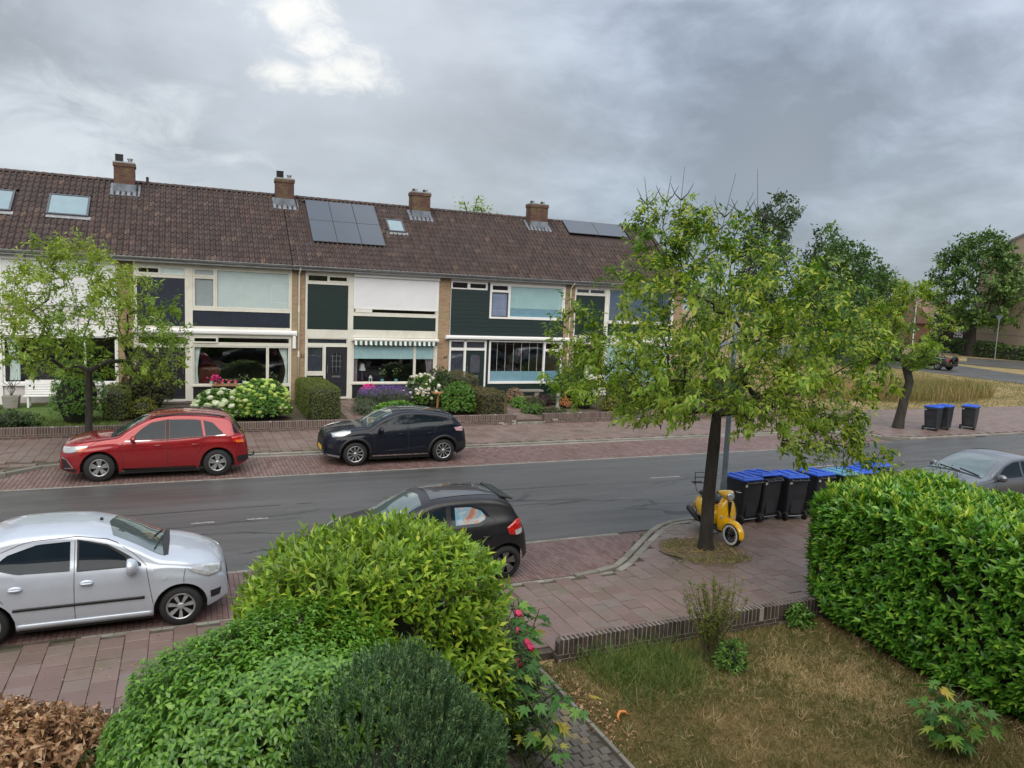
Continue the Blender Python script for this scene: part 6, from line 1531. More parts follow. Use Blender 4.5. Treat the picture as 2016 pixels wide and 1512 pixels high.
MB().box(-.55, .48, -.08, .08, -.03, .0).build('tray', M_WOOD, t_)
a, b, c_ = clusters(np.c_[np.linspace(-.5, .45, 60), RNG.normal(0, .05, 60), RNG.uniform(.12, .2, 60)], np.tile([0, -.3, 1.], (60, 1)), 3, .04, 1.0); leaf_mesh('foliage', a, b, c_, .055, .045, leafG, t_)
blooms('flower', [(-.42+random.gauss(0, .10), -.03+random.gauss(0, .06), .26+random.gauss(0, .06)) for _ in range(45)]+[(random.uniform(-.2, .35), -.05, .17+random.gauss(0, .02)) for _ in range(14)], .04, M_PINK, t_)
t_ = thing('plant_bowl', 'terracotta bowl on a stand under the striped-awning window', 'bowl', (8.45, 30.4, gz(30.4)))
MB().lathe([(.1, 0), (.1, .3), (.16, .33), (.22, .45), (.0, .43)], 14).build('bowl', M_TERRA, t_, smooth=True)
# things behind the panes
def pot_in_window(name, label, x, z, y=31.2, col=None, flower=None, hgt=.35, seed=0):
    t_ = thing(name, label, 'plant', (x, y, z)); MB().lathe([(.06, 0), (.085, .15), (.0, .15)], 12).build('pot', col, t_, smooth=True)
    n = 26; A = np.c_[RNG.normal(0, .06, n), RNG.normal(0, .03, n), RNG.uniform(.12, hgt, n)]; a, b, c_ = clusters(A, norm(np.c_[A[:, :2]*3, np.ones(n)]), 4, .06, .9); leaf_mesh('foliage', a, b, c_, .10, .035, leafG, t_)
    if flower: blooms('flower', [(random.gauss(0, .09), random.gauss(0, .04), random.uniform(hgt*.7, hgt*1.25)) for _ in range(14)], .022, flower, t_)
M_TEAL = plain('teal_pot', (.12, .30, .32), .4); M_LILY = leafmat('cream_petals', [(0, (.62, .56, .40)), (1, (.72, .66, .52))], .6, .2)
MB().box(6.5-3.96, 9.95-3.96, .12, .34, 1.04, 1.09).build('window_board', M_WHITE, bpy.data.objects['terrace_house.002'])
MB().box(.4+2.2, 3.85+2.2, .12, .34, .99, 1.04).build('window_board', M_WHITE, bpy.data.objects['terrace_house.001'])
pot_in_window('house_plant', 'left teal pot of flowers behind the striped-awning window', 7.75, 1.09, col=M_TEAL, flower=M_LILY, hgt=.5)
pot_in_window('house_plant', 'right teal pot of tall flowers behind the striped-awning window', 8.35, 1.09, col=M_TEAL, flower=M_LILY, hgt=.5)
pot_in_window('house_plant', 'leafy plant in a white pot left of the middle of the cream house window', 1.0, 1.04, col=M_WHITE, hgt=.3)
pot_in_window('house_plant', 'white-flowered plant behind the pink sill flowers of the cream house', 2.2, 1.04, col=M_WHITE, flower=M_LILY, hgt=.32)
pot_in_window('house_plant', 'white-flowered plant in the narrow right pane of the cream house window', 3.3, 1.04, col=M_WHITE, flower=M_LILY, hgt=.4)
t_ = thing('table_lamp', 'white shaded lamp behind the left end of the striped-awning window', 'lamp', (6.95, 31.5, 1.2)); MB().lathe([(.08, 0), (.015, .02), (.015, .4)], 10).build('stem', M_ZINC, t_); MB().lathe([(.15, .38), (.09, .66)], 16).build('lamp_shade', M_WHITE, t_, smooth=True, fixn=False)
t_ = thing('lantern', 'small white lantern on the sill inside the striped-awning window', 'lantern', (7.25, 31.22, 1.09)); q = MB()
for x in (-.05, .05):
    for y in (-.05, .05): q.box(x-.008, x+.008, y-.008, y+.008, 0, .2)
q.build('frame', M_WHITE, t_); MB().lathe([(.085, .2), (.03, .28), (.0, .33)], 4).build('roof', M_WHITE, t_)
t_ = thing('armchair', 'red armchair inside the front window behind the hydrangeas', 'armchair', (.95, 32.1, .47)); M_RCH = plain('red_cloth', (.20, .03, .03), .8, var=.2)
MB().box(-.4, .4, -.35, .35, .1, .45).build('seat', M_RCH, t_, bevel=.05); MB().box(-.42, .42, .2, .42, .4, 1.15).build('backrest', M_RCH, t_, bevel=.08)
# low bricks of the path ends

# ============================================================ vegetation
L_TREE = leafmat('tree_leaf', [(0, (0.052, 0.122, 0.014)), (.35, (0.111, 0.220, 0.022)), (.7, (0.208, 0.329, 0.032)), (1, (0.390, 0.439, 0.060))], .45, .42)
L_TREE2 = leafmat('left_tree_leaf', [(0, (0.088, 0.168, 0.022)), (.5, (0.188, 0.300, 0.037)), (1, (0.400, 0.456, 0.077))], .45, .45)
L_DARK = leafmat('dark_tree_leaf', [(0, (.016, .038, .014)), (.5, (.036, .074, .024)), (1, (.075, .12, .04))], .5, .25)
L_MID = leafmat('mid_tree_leaf', [(0, (0.030, 0.077, 0.018)), (.5, (0.069, 0.150, 0.029)), (1, (0.144, 0.237, 0.044))], .5, .3)
L_LAUREL = leafmat('laurel_leaf', [(0, (0.041, 0.138, 0.015)), (.45, (0.094, 0.254, 0.026)), (.8, (0.171, 0.376, 0.039)), (1, (0.325, 0.522, 0.059))], .3, .28, .55)
L_SHRUBA = leafmat('light_shrub_leaf', [(0, (0.083, 0.185, 0.017)), (.4, (0.189, 0.335, 0.029)), (.8, (0.333, 0.478, 0.045)), (1, (0.544, 0.601, 0.074))], .38, .35)
L_SHRUBB = leafmat('bush_leaf', [(0, (.055, .160, .015)), (.4, (.105, .250, .026)), (.85, (.165, .330, .036)), (1, (.24, .42, .06))], .30, .3, .6)
L_YEW = leafmat('conifer_spray', [(0, (0.039, 0.093, 0.042)), (.5, (0.105, 0.195, 0.077)), (1, (0.255, 0.375, 0.144))], .6, .15)
L_DRY = leafmat('dry_leaf', [(0, (.12, .05, .022)), (.4, (.30, .155, .075)), (.8, (.46, .29, .16)), (1, (.58, .42, .27))], .7, .2)
L_BOX = leafmat('box_hedge_leaf', [(0, (0.052, 0.092, 0.014)), (.5, (0.115, 0.155, 0.025)), (1, (0.207, 0.230, 0.045))], .5, .2)
L_OLIVE = leafmat('olive_hedge_leaf', [(0, (.06, .06, .018)), (.5, (.12, .115, .035)), (1, (.22, .17, .07))], .55, .2)
L_GRN = leafmat('garden_leaf', [(0, (0.034, 0.094, 0.014)), (.5, (0.085, 0.194, 0.026)), (1, (0.163, 0.300, 0.044))], .4, .25)
L_DKG = leafmat('deep_garden_leaf', [(0, (.018, .042, .012)), (.5, (.040, .080, .018)), (1, (.08, .13, .03))], .45, .2)
L_GOLD = leafmat('golden_leaf', [(0, (.08, .10, .015)), (.5, (.17, .18, .025)), (1, (.30, .28, .04))], .45, .3)
L_EVG = leafmat('evergreen_leaf', [(0, (.025, .035, .010)), (.5, (.055, .07, .018)), (1, (.12, .12, .03))], .5, .2)
L_STRAW = leafmat('straw_grass', [(0, (.075, .115, .020)), (.25, (.17, .165, .05)), (.6, (.34, .245, .115)), (1, (.56, .43, .24))], .7, .3)
L_GRASS = leafmat('green_grass', [(0, (0.046, 0.109, 0.018)), (.5, (0.109, 0.190, 0.033)), (1, (0.299, 0.310, 0.099))], .55, .35)
L_LAV = leafmat('lavender_flower', [(0, (.14, .07, .30)), (1, (.28, .17, .48))], .6, .2)
L_LAVG = leafmat('lavender_leaf', [(0, (.06, .09, .05)), (1, (.13, .17, .09))], .6, .2)
L_HYDW = leafmat('white_hydrangea', [(0, (.46, .52, .30)), (1, (.70, .74, .56))], .6, .25)
L_HYDL = leafmat('lime_hydrangea', [(0, (.30, .46, .07)), (.6, (.46, .58, .13)), (1, (.62, .68, .32))], .6, .25)
L_ROSE = leafmat('white_rose', [(0, (.60, .52, .44)), (1, (.74, .72, .68))], .6, .25)
L_MAPLE = leafmat('lobed_leaf', [(0, (0.042, 0.138, 0.026)), (.5, (0.090, 0.230, 0.042)), (.9, (0.204, 0.368, 0.055)), (1, (0.504, 0.391, 0.066))], .4, .35)
L_PURP = leafmat('purple_leaf', [(0, (.03, .012, .018)), (1, (.08, .03, .04))], .5, .2)
M_STEMG = plain('green_stem', (.06, .08, .025), .7, var=.3)
def A3(*a): return np.array(a, float)
def crown_pts(n, centre, prof, e, seed, squash=1.0, hollow=.35, gaps=.35, f=1.3):
    """points within a crown whose radius runs with height: prof = [(z, left, right)]; e = unit vector to the viewer's right"""
    rs = np.random.default_rng(seed); e = A3(*e, 0); d = A3(-e[1], e[0], 0); out_ = []
    zz = [p[0] for p in prof]; 
    while len(out_) < n:
        z = rs.uniform(zz[0], zz[-1]); rl, rr = np.interp(z, zz, [p[1] for p in prof]), np.interp(z, zz, [p[2] for p in prof]); rm = max(rl, rr)
        a = rs.uniform(0, 2*math.pi); r = math.sqrt(rs.uniform(hollow**2, 1)); ca, sa = math.cos(a), math.sin(a); R_ = rr if ca > 0 else rl
        if rs.random() > (R_/3.5 if R_ < 3.5 else 1): continue
        p = A3(centre[0], centre[1], z)+e*ca*r*R_+d*sa*r*min(rl, rr)*squash
        if wob(np.array([p]), seed, f)[0] < -gaps: continue
        out_.append(p)
    return np.array(out_)-A3(centre[0], centre[1], 0)

# ---- near street tree
e_ = (.777, -.629)
att = crown_pts(760, (9.5, 11.6), [(2.75, 2.2, 2.6), (3.1, 2.8, 3.0), (3.9, 2.9, 3.05), (4.8, 2.6, 2.9), (5.4, 2.3, 2.4), (5.8, 2.1, 1.5), (6.2, 2.0, .5), (6.8, 1.8, .1)], e_, 11, hollow=.3, gaps=.42)
ee, dd = A3(.777, -.629, 0), A3(.629, .777, 0)
rs = np.random.default_rng(5)
extra = [ee*rs.uniform(1.3, 2.75)+dd*rs.uniform(-1.0, .4)+A3(0, 0, rs.uniform(2.2, 3.0)) for _ in range(46)]+[ee*a+dd*b+A3(0, 0, z) for a, b, z in [(2.3, -.6, 2.0), (2.6, -.7, 1.85),  (3.35, -.6, 1.95), (2.8, -.5, 2.05), (2.9, -.7, 1.95), (2.9, -.9, 2.25), (2.9, -.5, 2.4), (2.75, -1.0, 1.95), (2.6, -.4, 2.15), (3.0, -.9, 2.0), (2.95, -.3, 2.3), (-2.9, 0, 4.7), (-3.05, .2, 4.85), (-2.7, .1, 4.5), (-2.95, -.2, 3.9), (-2.75, -.3, 3.75), (-2.4, .2, 4.2)]+[(rs.uniform(-3.3, -2.2), rs.uniform(-.8, .8), rs.uniform(3.0, 4.7)) for _ in range(46)]]
bare = []
for a, b, z0, z1, dx in ((-1.5, 0, 6.2, 7.25, -.15), (-1.25, .1, 6.3, 7.3, .1), (-.95, 0, 6.2, 7.45, .05), (-.2, .1, 5.7, 7.35, .25), (-.1, -.2, 5.6, 6.9, -.2), (.55, 0, 5.6, 7.4, -.12), (.5, .2, 5.9, 7.1, .35), (.1, .1, 6.1, 7.0, .3)):
    p0 = ee*(a*.6)+dd*b+A3(0, 0, z0-1.0); p1 = ee*a+dd*b+A3(0, 0, z0); p2 = ee*(a+dx*.4)+dd*b+A3(0, 0, (z0+z1)/2); p3 = ee*(a+dx)+dd*b+A3(0, 0, z1); bare.append([p0, p1, p2, p3])
    for s2 in (1, -1):
        q0 = p2; bare.append([q0, q0+ee*.12*s2+A3(0, 0, .12), q0+ee*.22*s2+A3(0, 0, .32)])
tree('street_tree', 'leafy street tree with bare top twigs in front of the yellow scooter', (9.5, 11.6, .03), [(0, 0, 0), (-.01, 0, .25), (-.02, 0, 1.2), (.02, 0, 2.2), (.05, .02, 2.75), (.12, 0, 3.3), (.15, .05, 3.9), (.2, 0, 4.5)], np.r_[att, np.array(extra)],
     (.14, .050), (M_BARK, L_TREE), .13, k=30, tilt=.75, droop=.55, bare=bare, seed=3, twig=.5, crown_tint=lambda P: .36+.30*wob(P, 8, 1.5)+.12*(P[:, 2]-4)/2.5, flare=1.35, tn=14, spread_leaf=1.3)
# ---- left street tree across the road
att = crown_pts(520, (-2.45, 23.55), [(2.0, 1.6, 2.2), (2.6, 2.5, 2.6), (3.6, 2.7, 2.6), (4.6, 2.2, 2.2), (5.3, 1.6, 1.1), (5.9, 1.3, .3)], (.996, .09), 21, gaps=.25)
tree('street_tree', 'thin-crowned street tree between the red car and the white-shuttered house', (-2.45, 23.55, .06), [(0, 0, 0), (0, 0, .3), (.03, 0, 1.2), (.05, 0, 2.3), (.08, 0, 3.2), (.05, 0, 4.2)], att,
     (.14, .05), (M_BARK, L_TREE2), .10, k=24, tilt=.75, droop=.35, seed=4, twig=.5, crown_tint=lambda P: .42+.3*wob(P, 4, 1.5), spread_leaf=1.3)
# ---- third street tree, leaning, right of centre
att = crown_pts(330, (28.3, 22.4), [(2.7, 1.8, .7), (3.3, 2.6, 1.3), (4.4, 2.8, 1.9), (5.4, 1.6, 1.3), (6.2, .5, .6)], (.60, -.80), 31, gaps=.3)
tree('street_tree', 'short thick-trunked leaning street tree left of the bins across the road', (28.1, 22.35, .06), [(0, 0, 0), (.05, 0, .4), (.15, -.05, 1.2), (.3, -.1, 2.0), (.15, 0, 2.6), (.1, 0, 3.2)], att,
     (.16, .06), (M_BARK, L_TREE), .20, k=30, tilt=.8, droop=.4, seed=6, twig=.5, crown_tint=lambda P: .35+.3*wob(P, 4, 1.5))
# ---- background trees
def far_tree(label, x, y, zb, zt, R_, mat, seed, n=110, leaf=.5, k=16, tr=.35, group=None, name='tree', gaps=.3):
    az_ = math.atan2(x, y); e = (math.cos(az_), -math.sin(az_)); h_ = zt-zb
    att = crown_pts(n, (x, y), [(zb, R_*.6, R_*.6), (zb+.3*h_, R_, R_), (zb+.6*h_, R_*.9, R_*.85), (zb+.85*h_, R_*.55, R_*.5), (zt, R_*.15, R_*.2)], e, seed, gaps=gaps, f=.6, hollow=.45)
    return tree(name, label, (x, y, -.1), [(0, 0, 0), (0, 0, zb*.4), (0, 0, zb), (0, 0, zb+.3*h_), (0, 0, zb+.55*h_)], att, (leaf, leaf*.5), (M_BARK, mat), tr, k=k, tilt=.9, droop=.15, seed=seed, twig=R_*.30, step=1.2, minr=.03, spread_leaf=5, crown_tint=lambda P: .5+.35*wob(P, seed, .5))
far_tree('tall dark tree with a ragged top behind the near street tree', 56.3, 60.5, 5, 17.0, 4.6, L_DARK, 41, 300, .42, 22)
far_tree('slender grey-green tree right of the tall dark tree', 61.5, 59.0, 4, 14.2, 2.6, L_MID, 42, 90, .42)
far_tree('broad green tree beyond the dry verge, below the tall dark tree', 58.5, 54.0, 1.0, 12.0, 5.6, L_MID, 43, 300, .42, 22)
far_tree('rounded tree sloping down towards the gap in the skyline', 67.0, 58.0, 1.0, 10.6, 5.0, L_MID, 44, 230, .42, 20)
far_tree('dark tree behind the leaning street tree', 75, 67.0, 1.2, 10.2, 5.5, L_DARK, 45, 150, .5, 20)
far_tree('dark green tree at the right end of the tree mass', 83, 77.0, 1.0, 9.0, 5, L_DARK, 46, 120, .55, 20)
far_tree('large round-crowned tree in front of the beige gable', 97.6, 67.7, 4.2, 16.6, 6.6, L_MID, 47, 420, .55, 22, .5, gaps=.8)
far_tree('small leafy treetop showing over the roof ridge', 18.9, 48.0, 6, 13.2, 2.6, L_TREE, 48, 90, .28, 22)
far_tree('tree in the gap between the terrace end and the tall dark tree', 33.5, 46, 2.0, 9.2, 3.6, L_MID, 52, 110, .35, 18)
for i, (x, y, h_, R_) in enumerate(((118, 112, 9, 6), (128, 110, 9.5, 6.5), (139, 108, 9.2, 6), (150, 104, 9.8, 6.5), (108, 118, 8.5, 6))):
    far_tree(['low distant tree furthest left on the skyline gap', 'second low distant tree on the skyline gap', 'middle low distant tree under the gap of sky', 'low distant tree left of the big round tree', 'distant dark treetop behind the tree mass'][i], x, y, .5, h_, R_, L_DARK, 60+i, 80, .8, 16, group=None)
far_tree('purple-leaved small tree before the distant brick house', 103.5, 76.0, 1.0, 5.0, 2.0, L_PURP, 70, 50, .4, 14)

# ---- verge, footpath and buildings beyond the cross street
sheet('verge', [(25.4, 27.0), (60.5, 27.0), (60.4, 37), (61.35, 47), (61.6, 60), (61.4, 200), (25.4, 200)], -.03, M_DRY)
sheet('far_footpath', [(80.2, 49.5), (96, 59.4), (92.5, 64.5), (84.2, 58.7), (82, 90), (78, 90), (78, 58)], -.06, M_ASPH)
far_hedge = lambda lb, x0, x1, y0, y1, z, s: hedge('hedge', lb, (x0, y0, -.06), 0, x1-x0, 0, y1-y0, z, 4200, .22, .11, L_MID, seed=s, lump=.06, depth=.18, shoot=.1)
far_hedge('clipped hedge along the distant footpath below the beige gable', 97.4, 98.8, 52, 69.5, 1.7, 3)
far_hedge('second clipped hedge further back beside the beige gable', 101.5, 103, 66, 79.0, 1.9, 4)
t_ = thing('apartment_building', 'large plain beige gable wall at the right edge behind the round tree', 'building', (104, 40, -.1))
MB().prism([(0, 0), (32.2, 0), (32.2, 14.2), (24, 17.5), (14, 21.3), (0, 21.3)], 0, 30, plane='yz').build('wall', BEIGE, t_)
q = MB(); q.obox((-.15, 32.4, 14.25), (-.15, 24, 17.62), .25, .22); q.obox((-.15, 24, 17.62), (-.15, 14, 21.42), .25, .22); q.build('roof_edge', M_ZINC, t_)
MB().box(-.02, .0, 12, 32, 3.0, 3.06).build('movement_joint', M_LEAD, t_)
t_ = thing('brick_house', 'distant house with a brown pitched roof seen under the round tree', 'house', (112, 84, -.1), .25)
MB().box(0, 14, 0, 9, 0, 4.2).build('wall', RED, t_); MB().prism([(-.6, 4.0), (9.6, 4.0), (4.5, 8.2)], -.5, 14.5, plane='yz').build('roof', plain('brown_roof', (.20, .115, .08), .8, var=.2), t_)
for x in (2, 6, 10.5): f = MB().box(x, x+1.6, -.06, .0, 1.2, 2.8).build('window', M_WHITE, t_); MB().box(x+.12, x+1.48, -.08, -.055, 1.32, 2.68).build('pane', M_CARGLASS, f)
MB().box(4.6, 5.5, -.06, 0, 0, 2.2).build('door', M_DOORB, t_)
t_ = thing('garage_block', 'low dark outbuilding between the round tree trunk and the beige gable', 'outbuilding', (106, 74, -.1)); MB().box(0, 9, 0, 6, 0, 5.4).build('wall', plain('dark_cladding', (.035, .028, .028), .7, var=.2), t_); MB().box(-.2, 9.2, -.2, 6.2, 5.4, 5.6).build('roof', M_ZINC, t_); MB().box(-.03, 0, 1.0, 2.4, 2.2, 4.6).build('window', M_WHITE, t_)
t_ = thing('sign_pole', 'thin pole with a small triangular sign against the beige gable', 'road sign', (93.5, 61.6, -.1)); MB().tube([(0, 0, 0), (0, 0, 5.2)], .06, 8).build('pole', M_ZINC, t_); MB().prism([(-.5, 5.6), (.5, 5.6), (0, 4.9)], -.03, .03, plane='yz').build('sign', M_LEAD, t_)
t_ = thing('lamp_post', 'thin pale lamp post beyond the leaning street tree', 'lamp post', (93, 73, -.1)); MB().tube([(0, 0, 0), (0, 0, 7.5)], .07, 8).build('pole', M_PVC, t_); MB().obox((0, 0, 7.5), (-1.4, 0, 7.55), .2, .12).build('lamp_head', M_ZINC, t_)

# ---- tall dry grass on the verge
def grass(name, n, xs, ys, L, W, mat, z=0, lean=.25, mask=None, seed=1, kindlabel=None, parent=None, curl=.25, tint=None):
    rs = np.random.default_rng(seed); P = np.c_[rs.uniform(*xs, n), rs.uniform(*ys, n), np.full(n, z)]
    if mask: P = P[mask(P)]
    n = len(P); D = norm(np.c_[rs.normal(0, lean, n), rs.normal(0, lean, n), np.ones(n)]); N_ = np.c_[rs.normal(0, 1, (n, 2)), np.zeros(n)]
    o = leaf_mesh(name, P, D, N_, L*rs.uniform(.5, 1.2, n), W, mat, parent, .3, curl, tint=tint(P) if tint else None); return o
def ell_mask(cx, cy, rx, ry, j=.3, s=1): return lambda P: (((P[:, 0]-cx)/rx)**2+((P[:, 1]-cy)/ry)**2+j*wob(P, s, .8)) < 1
M_vg = grass('tall_dry_grass', 26000, (30, 50), (27.6, 38), 1.05, .03, L_STRAW, -.05, .16, ell_mask(40, 32.4, 8.2, 3.2, .3, 3), 2, tint=lambda P: np.clip(.68+.2*wob(P, 3, .7)+RNG.normal(0, .14, len(P)), 0, .99))
tag(M_vg, 'patch of tall dry straw-coloured grass on the verge behind the far bins', 'grass')
vg = grass('verge_grass', 42000, (25.6, 60), (27.05, 50), .16, .022, L_STRAW, -.04, .5, None, 3, tint=lambda P: np.clip(.62+.28*wob(P, 6, .35)+RNG.normal(0, .15, len(P)), 0, .99))
tag(vg, 'short dry grass covering the verge beyond the far pavement', 'grass')

# ---- lawn of the near garden
def lawn_tint(P):
    green = np.exp(-(((P[:, 0]-5.4)/.95)**2+((P[:, 1]-7.75)/.65)**2))+.75*np.exp(-(((P[:, 0]-8.1)/1.0)**2+((P[:, 1]-7.1)/.85)**2))+.35*np.exp(-(((P[:, 0]-8.6)/.8)**2+((P[:, 1]-5.4)/.9)**2))
    return np.clip(.46-.50*green+.26*wob(P, 5, 1.6)+.16*wob(P, 9, 5.)+RNG.normal(0, .17, len(P)), 0, .99)
lg = grass('lawn_grass', 120000, (4.34, 9.9), (3.3, 8.5), .085, .0075, L_STRAW, -.07, .75, None, 5, tint=lawn_tint)
tag(lg, 'dry brown and green lawn grass between the low wall and the hedge', 'grass')
tg = grass('long_grass', 4200, (4.8, 6.6), (6.9, 8.48), .34, .009, L_GRASS, -.06, .38, lambda P: np.exp(-(((P[:, 0]-5.55)/.75)**2+((P[:, 1]-7.85)/.55)**2)) > RNG.random(len(P))*.9, 7, curl=.55)
tag(tg, 'clump of long green grass along the foot of the low wall', 'grass')
gl2 = grass('far_lawn_grass', 9000, (-7, -1.95), (26.2, 31), .09, .02, L_GRASS, .28, .5, None, 8); tag(gl2, 'green lawn grass in front of the white bench', 'grass')
wd = grass('pavement_weeds', 2600, (8.2, 10.4), (10.5, 12.7), .10, .012, L_GRASS, .04, .7, lambda P: (np.exp(-(((P[:, 0]-8.95)/.28)**2+((P[:, 1]-12.0)/.22)**2))+np.exp(-(((P[:, 0]-9.6)/.5)**2+((P[:, 1]-10.85)/.13)**2))+.7*np.exp(-(((P[:, 0]-10.45)/.2)**2+((P[:, 1]-11.5)/.1)**2))) > .35+.4*RNG.random(len(P)), 9)
tag(wd, 'green weeds in the paving around the near tree', 'weeds')
ps = grass('dry_straw_litter', 2600, (8.5, 10.4), (10.7, 12.4), .12, .008, L_STRAW, .055, 2.5, ell_mask(9.4, 11.5, .8, .85, .2, 2), 10); tag(ps, 'dry straw and twigs on the soil round the near tree', 'straw')
ks = []
for x0, x1, y, n in ((-3, 23, 22.62, 900), (3, 25, 25.9, 900), (6.4, 9.3, 11.05, 260), (-6, 14, 8.78, 500)):
    ks.append(np.c_[RNG.uniform(x0, x1, n), y+RNG.normal(0, .03, n), np.full(n, .06)])
P = np.concatenate(ks); P = P[wob(P, 3, .9) > .15]; n = len(P)
o = leaf_mesh('kerb_weeds', P, norm(np.c_[RNG.normal(0, .6, (n, 2)), np.ones(n)]), RNG.normal(0, 1, (n, 3)), .07*RNG.uniform(.5, 1.2, n), .014, L_GRASS, None); tag(o, 'small weeds growing in the joints along kerbs and walls', 'weeds')
# tufts standing above the lawn
n = 420; cx_, cy_ = RNG.uniform(4.5, 9.2, n), RNG.uniform(3.6, 8.4, n); P = np.c_[np.repeat(cx_, 16), np.repeat(cy_, 16), np.full(n*16, -.065)]+np.c_[RNG.normal(0, .022, (n*16, 2)), np.zeros(n*16)]
tt = np.repeat(RNG.random(n), 16)
o = leaf_mesh('lawn_tufts', P, norm(np.c_[RNG.normal(0, .5, (len(P), 2)), np.ones(len(P))]), np.c_[RNG.normal(0, 1, (len(P), 2)), np.zeros(len(P))], .16*RNG.uniform(.4, 1.2, len(P)), .008, L_STRAW, None, .3, .5, tint=np.clip(tt*.9+RNG.normal(0, .08, len(P)), 0, .99)); tag(o, 'taller straw and green tufts scattered over the dry lawn', 'grass')
n = 1500; P = np.c_[RNG.uniform(-5, 16, n), RNG.uniform(8.9, 13.3, n), np.full(n, .034)]; P = P[(P[:, 1] < 11) | (P[:, 0] > 9.2)]; n = len(P)
o = leaf_mesh('pavement_litter', P, norm(np.c_[RNG.normal(0, 1, (n, 2)), RNG.normal(0, .15, n)]), np.c_[RNG.normal(0, .2, (n, 2)), np.ones(n)], .03*RNG.uniform(.5, 1.8, n), .014, L_DRY, None, .3, .3); tag(o, 'small dry leaf bits strewn over the near pavement', 'leaf litter')
n = 5000; P = np.c_[RNG.uniform(-6, 17, n), 8.72+.3*RNG.integers(0, 16, n)+RNG.normal(0, .006, n), np.full(n, .02)]; sw_ = RNG.random(n) < .5; P[sw_, 0] = -6.15+.3*np.round((P[sw_, 0]+6)/.3)+RNG.normal(0, .006, sw_.sum()); P[sw_, 1] = RNG.uniform(8.9, 13.2, sw_.sum())
P = P[(wob(P, 12, .8)+1.6*np.exp(-(((P[:, 0]-9.2)/1.6)**2+((P[:, 1]-10.9)/.7)**2)) > .75) & ((P[:, 1] < 11) | (P[:, 0] > 9.2))]; n = len(P)
o = leaf_mesh('joint_moss', P, norm(np.c_[RNG.normal(0, 1, (n, 2)), np.full(n, .5)]), RNG.normal(0, 1, (n, 3)), .035*RNG.uniform(.5, 1.3, n), .02, L_GRASS, None); tag(o, 'green moss and grass in the slab joints near the tree', 'moss')
# litter of brown leaves under the hedge and beside the path
def litter(name, label, n, cx, cy, sx, sy, z, mat=L_DRY, L=.055):
    P = np.c_[RNG.normal(cx, sx, n), RNG.normal(cy, sy, n), z+RNG.uniform(0, .03, n)]; D = norm(np.c_[RNG.normal(0, 1, (n, 2)), RNG.normal(0, .25, n)])
    o = leaf_mesh(name, P, D, np.c_[RNG.normal(0, .3, (n, 2)), np.ones(n)], L*RNG.uniform(.6, 1.3, n), L*.55, mat, None, .3, .3); tag(o, label, 'leaf litter')
litter('fallen_leaves', 'brown fallen leaves beside the garden path edging', 300, 4.5, 7.4, .10, .5, -.05)
litter('fallen_leaves', 'brown fallen leaves along the foot of the laurel hedge', 900, 9.35, 6.6, .16, 1.2, -.05)
litter('fallen_leaves', 'brown fallen leaves round the little yellow-green shrub at the wall', 240, 6.5, 7.9, .3, .25, -.05)
t_ = thing('orange_peel', 'curled orange peel lying on the lawn edge near the path', 'peel', (4.72, 7.0, -.03))
q = MB(); q.tube([(-.08, -.03, .0), (-.07, .03, .03), (-.02, .07, .05), (.04, .06, .05), (.08, .03, .02)], [.008, .018, .022, .02, .01], 6); q.build('peel', plain('orange_skin', (.55, .20, .05), .6, var=.3, scale=30), t_, smooth=True)

# ---- laurel hedge at the right
hedge('laurel_hedge', 'big glossy laurel hedge filling the right edge beside the lawn', (9.12, -1.0, -.07), 0, 2.6, 0, 9.98, 2.18, 88000, .13, .055, L_LAUREL, k=8, seed=13, lump=.09, depth=.22, shoot=.10, tilt=.75)
P, D = box_points(1500, 0, 2.5, 4.5, 9.95, 2.12, .09, 13, .0); ok = P[:, 2] > 1.9; a, b, c_ = clusters(P[ok], norm(D[ok]*.3+[0, 0, 1]+RNG.normal(0, .25, (ok.sum(), 3))), 9, .20, .6)
leaf_mesh('young_shoots', a, b, c_, .12*RNG.uniform(.7, 1.2, len(a)), .042, L_SHRUBA, bpy.data.objects['laurel_hedge'])
bush('shrub', 'small dark shrub beyond the laurel hedge before the grey car', 'shrub', (13.1, 9.4, 0), .95, .8, 1.75, 5200, .05, .022, L_DKG, seed=9, lump=.25)
# ---- left foreground
bush('shrub', 'tall light green shrub hiding the nose of the black hatchback', 'shrub', (1.86, 7.6, -.06), 1.30, .92, 2.10, 25000, .115, .042, L_SHRUBA, k=8, tilt=.7, droop=.18, lump=.16, seed=17, shoot=.20, inner=.25, boxy=6)
P, D = dome_points(420, 1.30, .92, 2.10, .16, 17, .03, boxy=6); ok = P[:, 2] > 1.5; P = P[ok]; a, b, c_ = clusters(P, norm(D[ok]*.35+[0, 0, 1]+RNG.normal(0, .2, (len(P), 3))), 9, .26, .65, .1)
o = leaf_mesh('young_shoots', a, b, c_, .12*RNG.uniform(.7, 1.2, len(a)), .040, leafmat('shoot_leaf', [(0, (.10, .20, .02)), (1, (.26, .36, .05))], .38, .4), bpy.data.objects['shrub.001'])
q = MB()
for p, d_ in zip(P, D[ok]): q.tube([p-A3(0, 0, .1), p+norm(np.array([d_*.35+[0, 0, 1]]))[0]*.26], [.006, .003], 3, cap=False)
stuff(q.build('shoot_stem', M_STEMG, bpy.data.objects['shrub.001'], fixn=False))
bush('bush', 'dense rounded bright green bush in the left foreground', 'bush', (.66, 6.35, -.06), 1.20, 1.10, 1.90, 56000, .064, .034, L_SHRUBB, k=6, tilt=1.0, droop=.35, lump=.15, seed=23, shoot=.07, inner=.42, curl=.3, boxy=4)
